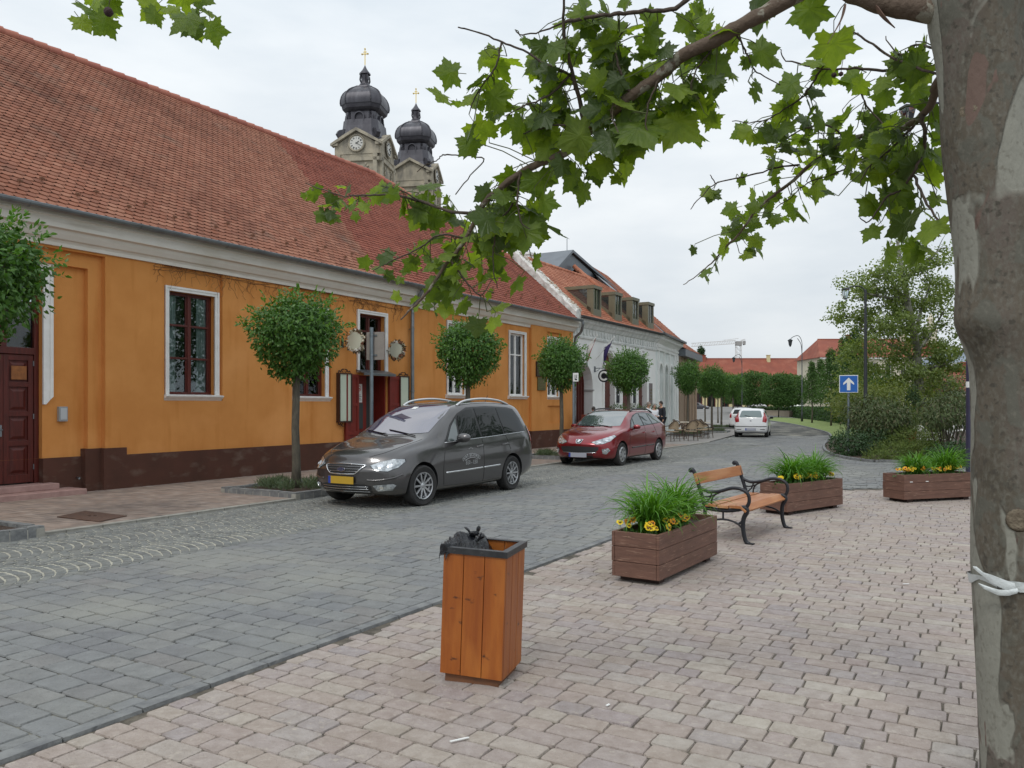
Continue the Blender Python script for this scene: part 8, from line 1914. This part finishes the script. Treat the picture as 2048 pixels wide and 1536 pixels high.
for x, y, rz, lab in ((1360, 879, 60, 'cane armchair turned to the first table, behind the nearest one'), (1382, 883, 190, 'cane armchair before the second table, left of the round tree trunk'), (1402, 879, 130, 'cane armchair at the far side of the second table'), (1413, 877, 100, 'cane armchair closest to the white hatchback')):
    dup(CH0, tuple(P(x, y, .03)), rad(rz), lab)
def table(label, loc, r_=.42, top=CLOTH, group='small tables on the pavement', rect_=False):
    t = thing('cafe_table', label, 'table', loc, .3, group=group); m = M()
    if rect_: m.box(-.5, .5, -.38, .38, .72, .75)
    else: m.lathe([(r_, .72), (r_+.01, .735), (r_, .75)], 24)
    m.obj('table_top', top, t); m = M(); m.tube([(0, 0, 0), (0, 0, .72)], .03, 8); m.lathe([(.24, 0), (.22, .03), (.04, .05)], 14); m.obj('pedestal', frame_m, t, smooth=True, angle=40)
frame_m = CANED
table('cream topped table by the first two cane armchairs', tuple(P(1364, 874, .03)), rect_=True); table('cream topped table between the farther cane armchairs', tuple(P(1395, 875, .03)), rect_=True)
PLW = mat('white_plastic', (.75, .75, .72), rough=.5)
chair('white plastic armchair visible past the orange bin in the shrubbery', at(1848, 28.2), rad(120), PLW, PLW, 'white garden chairs behind the shrubs', 'garden_chair')
chair('white plastic armchair behind the bare stems left of the violet post', at(1888, 28.6), rad(230), PLW, PLW, 'white garden chairs behind the shrubs', 'garden_chair')
frame_m = PLW
table('round white garden table behind the bare stems of the open shrub', at(1908, 28.8), .5, PLW, None); table('round white garden table farther right, behind the violet lamp post', at(1940, 29.5), .5, PLW, None)

# ================================================================ people
SKIN = mat('skin', (.50, .29, .20), rough=.6); SHIRT = mat('white_shirt', (.74, .76, .80), rough=.85); SUIT = mat('dark_suit', (.018, .02, .028), rough=.85); HAIRG = mat('grey_hair', (.24, .20, .17), rough=.8); HAIRD = mat('dark_hair', (.03, .022, .018), rough=.7); SHOE = mat('black_shoe', (.015, .015, .016), rough=.4)
def skinned(V, E, Rd, sub=1):
    me = bpy.data.meshes.new('s'); names = list(V); ix = {n: i for i, n in enumerate(names)}
    me.from_pydata([V[n] for n in names], [(ix[a], ix[b]) for a, b in E], []); ob = bpy.data.objects.new('s', me); COL.objects.link(ob)
    md = ob.modifiers.new('k', 'SKIN'); sv = me.skin_vertices[0].data if me.skin_vertices else None
    if sv is None:
        bpy.context.view_layer.objects.active = ob; sv = me.skin_vertices[0].data
    for n, i in ix.items(): rr = Rd[n]; sv[i].radius = (rr, rr) if not isinstance(rr, tuple) else rr; sv[i].use_root = (n == names[0])
    s_ = ob.modifiers.new('u', 'SUBSURF'); s_.levels = sub; s_.render_levels = sub
    dg = bpy.context.evaluated_depsgraph_get(); m2 = bpy.data.meshes.new_from_object(ob.evaluated_get(dg)); v = [tuple(p.co) for p in m2.vertices]; f = [list(p.vertices) for p in m2.polygons]
    bpy.data.objects.remove(ob); bpy.data.meshes.remove(me); bpy.data.meshes.remove(m2); return v, f
def person(label, loc, rz, h=1.75, top=SHIRT, bottom=SUIT, hair=HAIRG, arms='hold', stride=.1, lean=0.0, coat=False):
    t = thing('person', label, 'person', loc, rz, group=None); k = h/1.75
    def J(x, y, z): return (x*k, (y+lean*(z-.9))*k, z*k)
    V = dict(pelvis=J(0, 0, .95), belly=J(0, 0, 1.10), chest=J(0, -.01, 1.30), neck=J(0, 0, 1.47), chin=J(0, -.02, 1.54))
    Rd = dict(pelvis=.145*k, belly=.145*k, chest=.16*k, neck=.055*k, chin=.05*k); E = [('pelvis', 'belly'), ('belly', 'chest'), ('chest', 'neck'), ('neck', 'chin')]
    for s_, n in ((-1, 'l'), (1, 'r')):
        V['hip'+n] = J(s_*.09, 0, .90); V['knee'+n] = J(s_*.11, -.03+s_*stride*.5, .49); V['ank'+n] = J(s_*.12, s_*stride, .08); V['toe'+n] = J(s_*.13, s_*stride-.17, .035)
        V['sh'+n] = J(s_*.20, 0, 1.40)
        if arms == 'hold': V['el'+n] = J(s_*.25, -.05, 1.14); V['wr'+n] = J(s_*.10, -.27, 1.12); V['ha'+n] = J(s_*.04, -.34, 1.12)
        else: V['el'+n] = J(s_*.25, .02, 1.12); V['wr'+n] = J(s_*.24, -.05, .88); V['ha'+n] = J(s_*.23, -.07, .80)
        Rd.update({'hip'+n: .095*k, 'knee'+n: .062*k, 'ank'+n: .042*k, 'toe'+n: .035*k, 'sh'+n: .07*k, 'el'+n: .05*k, 'wr'+n: .028*k, 'ha'+n: .034*k})
        E += [('pelvis', 'hip'+n), ('hip'+n, 'knee'+n), ('knee'+n, 'ank'+n), ('ank'+n, 'toe'+n), ('chest', 'sh'+n), ('sh'+n, 'el'+n), ('el'+n, 'wr'+n), ('wr'+n, 'ha'+n)]
    v, f = skinned(V, E, Rd, 2); m = M(); m.add(v, f)
    # head with brow, nose, ears and chin, fingers and thumbs
    hc = Vector(J(0, -.03, 1.63)); n1, n2 = 18, 14; b = len(m.v)
    for i in range(n2+1):
        ph = math.pi*i/n2
        for j in range(n1):
            a = 2*math.pi*j/n1; x, y, z = math.sin(ph)*math.cos(a), math.sin(ph)*math.sin(a), math.cos(ph)
            q = 1+(.16*math.exp(-((a-4.712)/.22)**2-((z+.1)/.25)**2)) - .10*math.exp(-((abs(a-4.712)-.45)/.22)**2-((z-.08)/.15)**2) + .16*math.exp(-((min(abs(a), abs(a-math.pi), abs(a-2*math.pi)))/.16)**2-((z)/.22)**2)
            m.v.append(tuple(hc+Vector((x*.075*q*(1-.18*max(0, -z)), y*.095*q, z*.118))*k))
    for i in range(n2):
        for j in range(n1): m.f.append([b+i*n1+j, b+i*n1+(j+1) % n1, b+(i+1)*n1+(j+1) % n1, b+(i+1)*n1+j]); m.m.append(0)
    for s_, n in ((-1, 'l'), (1, 'r')):
        hp, wp = Vector(V['ha'+n]), Vector(V['wr'+n]); d = (hp-wp).normalized(); sd = d.cross(Vector((0, 0, 1))); sd = sd.normalized() if sd.length > .1 else Vector((1, 0, 0))
        for i, ln in enumerate((.065, .078, .075, .058)): p = hp+sd*(i-1.5)*.018*k; m.tube([p, p+d*ln*.55*k, p+(d*.85+Vector((0, 0, -.5)))*ln*k], [.009*k, .008*k, .006*k], 6)
        p = wp.lerp(hp, .5)-sd*.03*k*s_; m.tube([p, p+(d*.6-sd*s_*.5)*.05*k, p+(d*.95-sd*s_*.5)*.07*k], [.010*k, .009*k, .007*k], 6)
    m.obj('body', SKIN, t, smooth=True)
    def part(keys, grow, name, mm, extra=None, cutz=None):
        V2 = {a: V[a] for a in keys}; R2 = {a: Rd[a]+grow*k for a in keys}
        if extra: 
            for a, (p, rr) in extra.items(): V2[a] = J(*p); R2[a] = rr*k
        E2 = [e for e in E+ex_edges if e[0] in V2 and e[1] in V2]; v, f = skinned(V2, E2, R2, 2); m = M(); m.add(v, f); m.obj(name, mm, t, smooth=True)
    ex_edges = []
    part(['pelvis', 'hipl', 'kneel', 'ankl', 'hipr', 'kneer', 'ankr'], .018, 'trousers', bottom)
    ex_edges = [('pelvis', 'hem')]
    part(['chest', 'belly', 'pelvis', 'shl', 'ell', 'wrl', 'shr', 'elr', 'wrr'], .020, 'jacket' if coat else 'shirt', top, {'hem': ((0, 0, .80 if coat else .90), .15)})
    ex_edges = []
    part(['ankl', 'toel'], .012, 'shoe', SHOE); part(['ankr', 'toer'], .012, 'shoe', SHOE)
    m = M(); b = 0
    for i in range(9):
        ph = math.pi*.56*i/8
        for j in range(n1):
            a = 2*math.pi*j/n1; f_ = max(0, -math.sin(a))**2; pp = ph*(1-.42*f_)
            m.v.append(tuple(hc+Vector((math.sin(pp)*math.cos(a)*.083, math.sin(pp)*math.sin(a)*.104, math.cos(pp)*.128))*k))
    for i in range(8):
        for j in range(n1): m.f.append([i*n1+j, i*n1+(j+1) % n1, (i+1)*n1+(j+1) % n1, (i+1)*n1+j]); m.m.append(0)
    m.obj('hair', hair, t, smooth=True, fix=False)
    return t
person('person in a white shirt with folded jacket on the arm, leftmost of the standing group', at(1296, 37.6, .04), rad(60), 1.76, SHIRT, SUIT, HAIRG)
person('person in a white blouse between the other two, hands together', at(1308, 38.6, .04), rad(20), 1.66, SHIRT, SUIT, HAIRG)
person('person in a dark suit standing right of the two in white shirts', at(1323, 38.6, .04), rad(-70), 1.80, SUIT, SUIT, HAIRD, 'down', .16, coat=True)
person('short dark haired person whose head shows above the roof of the red car', at(1187, 29.5, .04), rad(170), 1.56, SUIT, SUIT, HAIRD, 'down')
m = M(); c = Vector(at(1299, 37.25, 1.12)); m.tube([c+Vector((-.12, 0, .05)), c+Vector((0, -.02, .0)), c+Vector((.10, 0, -.25))], [.07, .09, .06], 8, flat=.6)
tag(m.obj('folded_jacket', SUIT, smooth=True), 'dark jacket hanging over the arm of the person in the white shirt', 'jacket')
# small litter on the paving
for i, (x, y, a, l_, lab) in enumerate(((919, 1487, .5, .10, 'thin white paper strip lying on the paving before the litter bin'), (1812, 1172, .2, .06, 'tiny white scrap of paper on the paving near the taped tree'), (1216, 1417, .9, .03, 'small pale pebble like scrap right of the litter bin base'))):
    p = P(x, y, .02); m = M(); m.obox(Matrix.Translation(p) @ Matrix.Rotation(a, 4, 'Z'), l_, .012, .004); tag(m.obj('paper_scrap', PAPER), lab, 'litter')
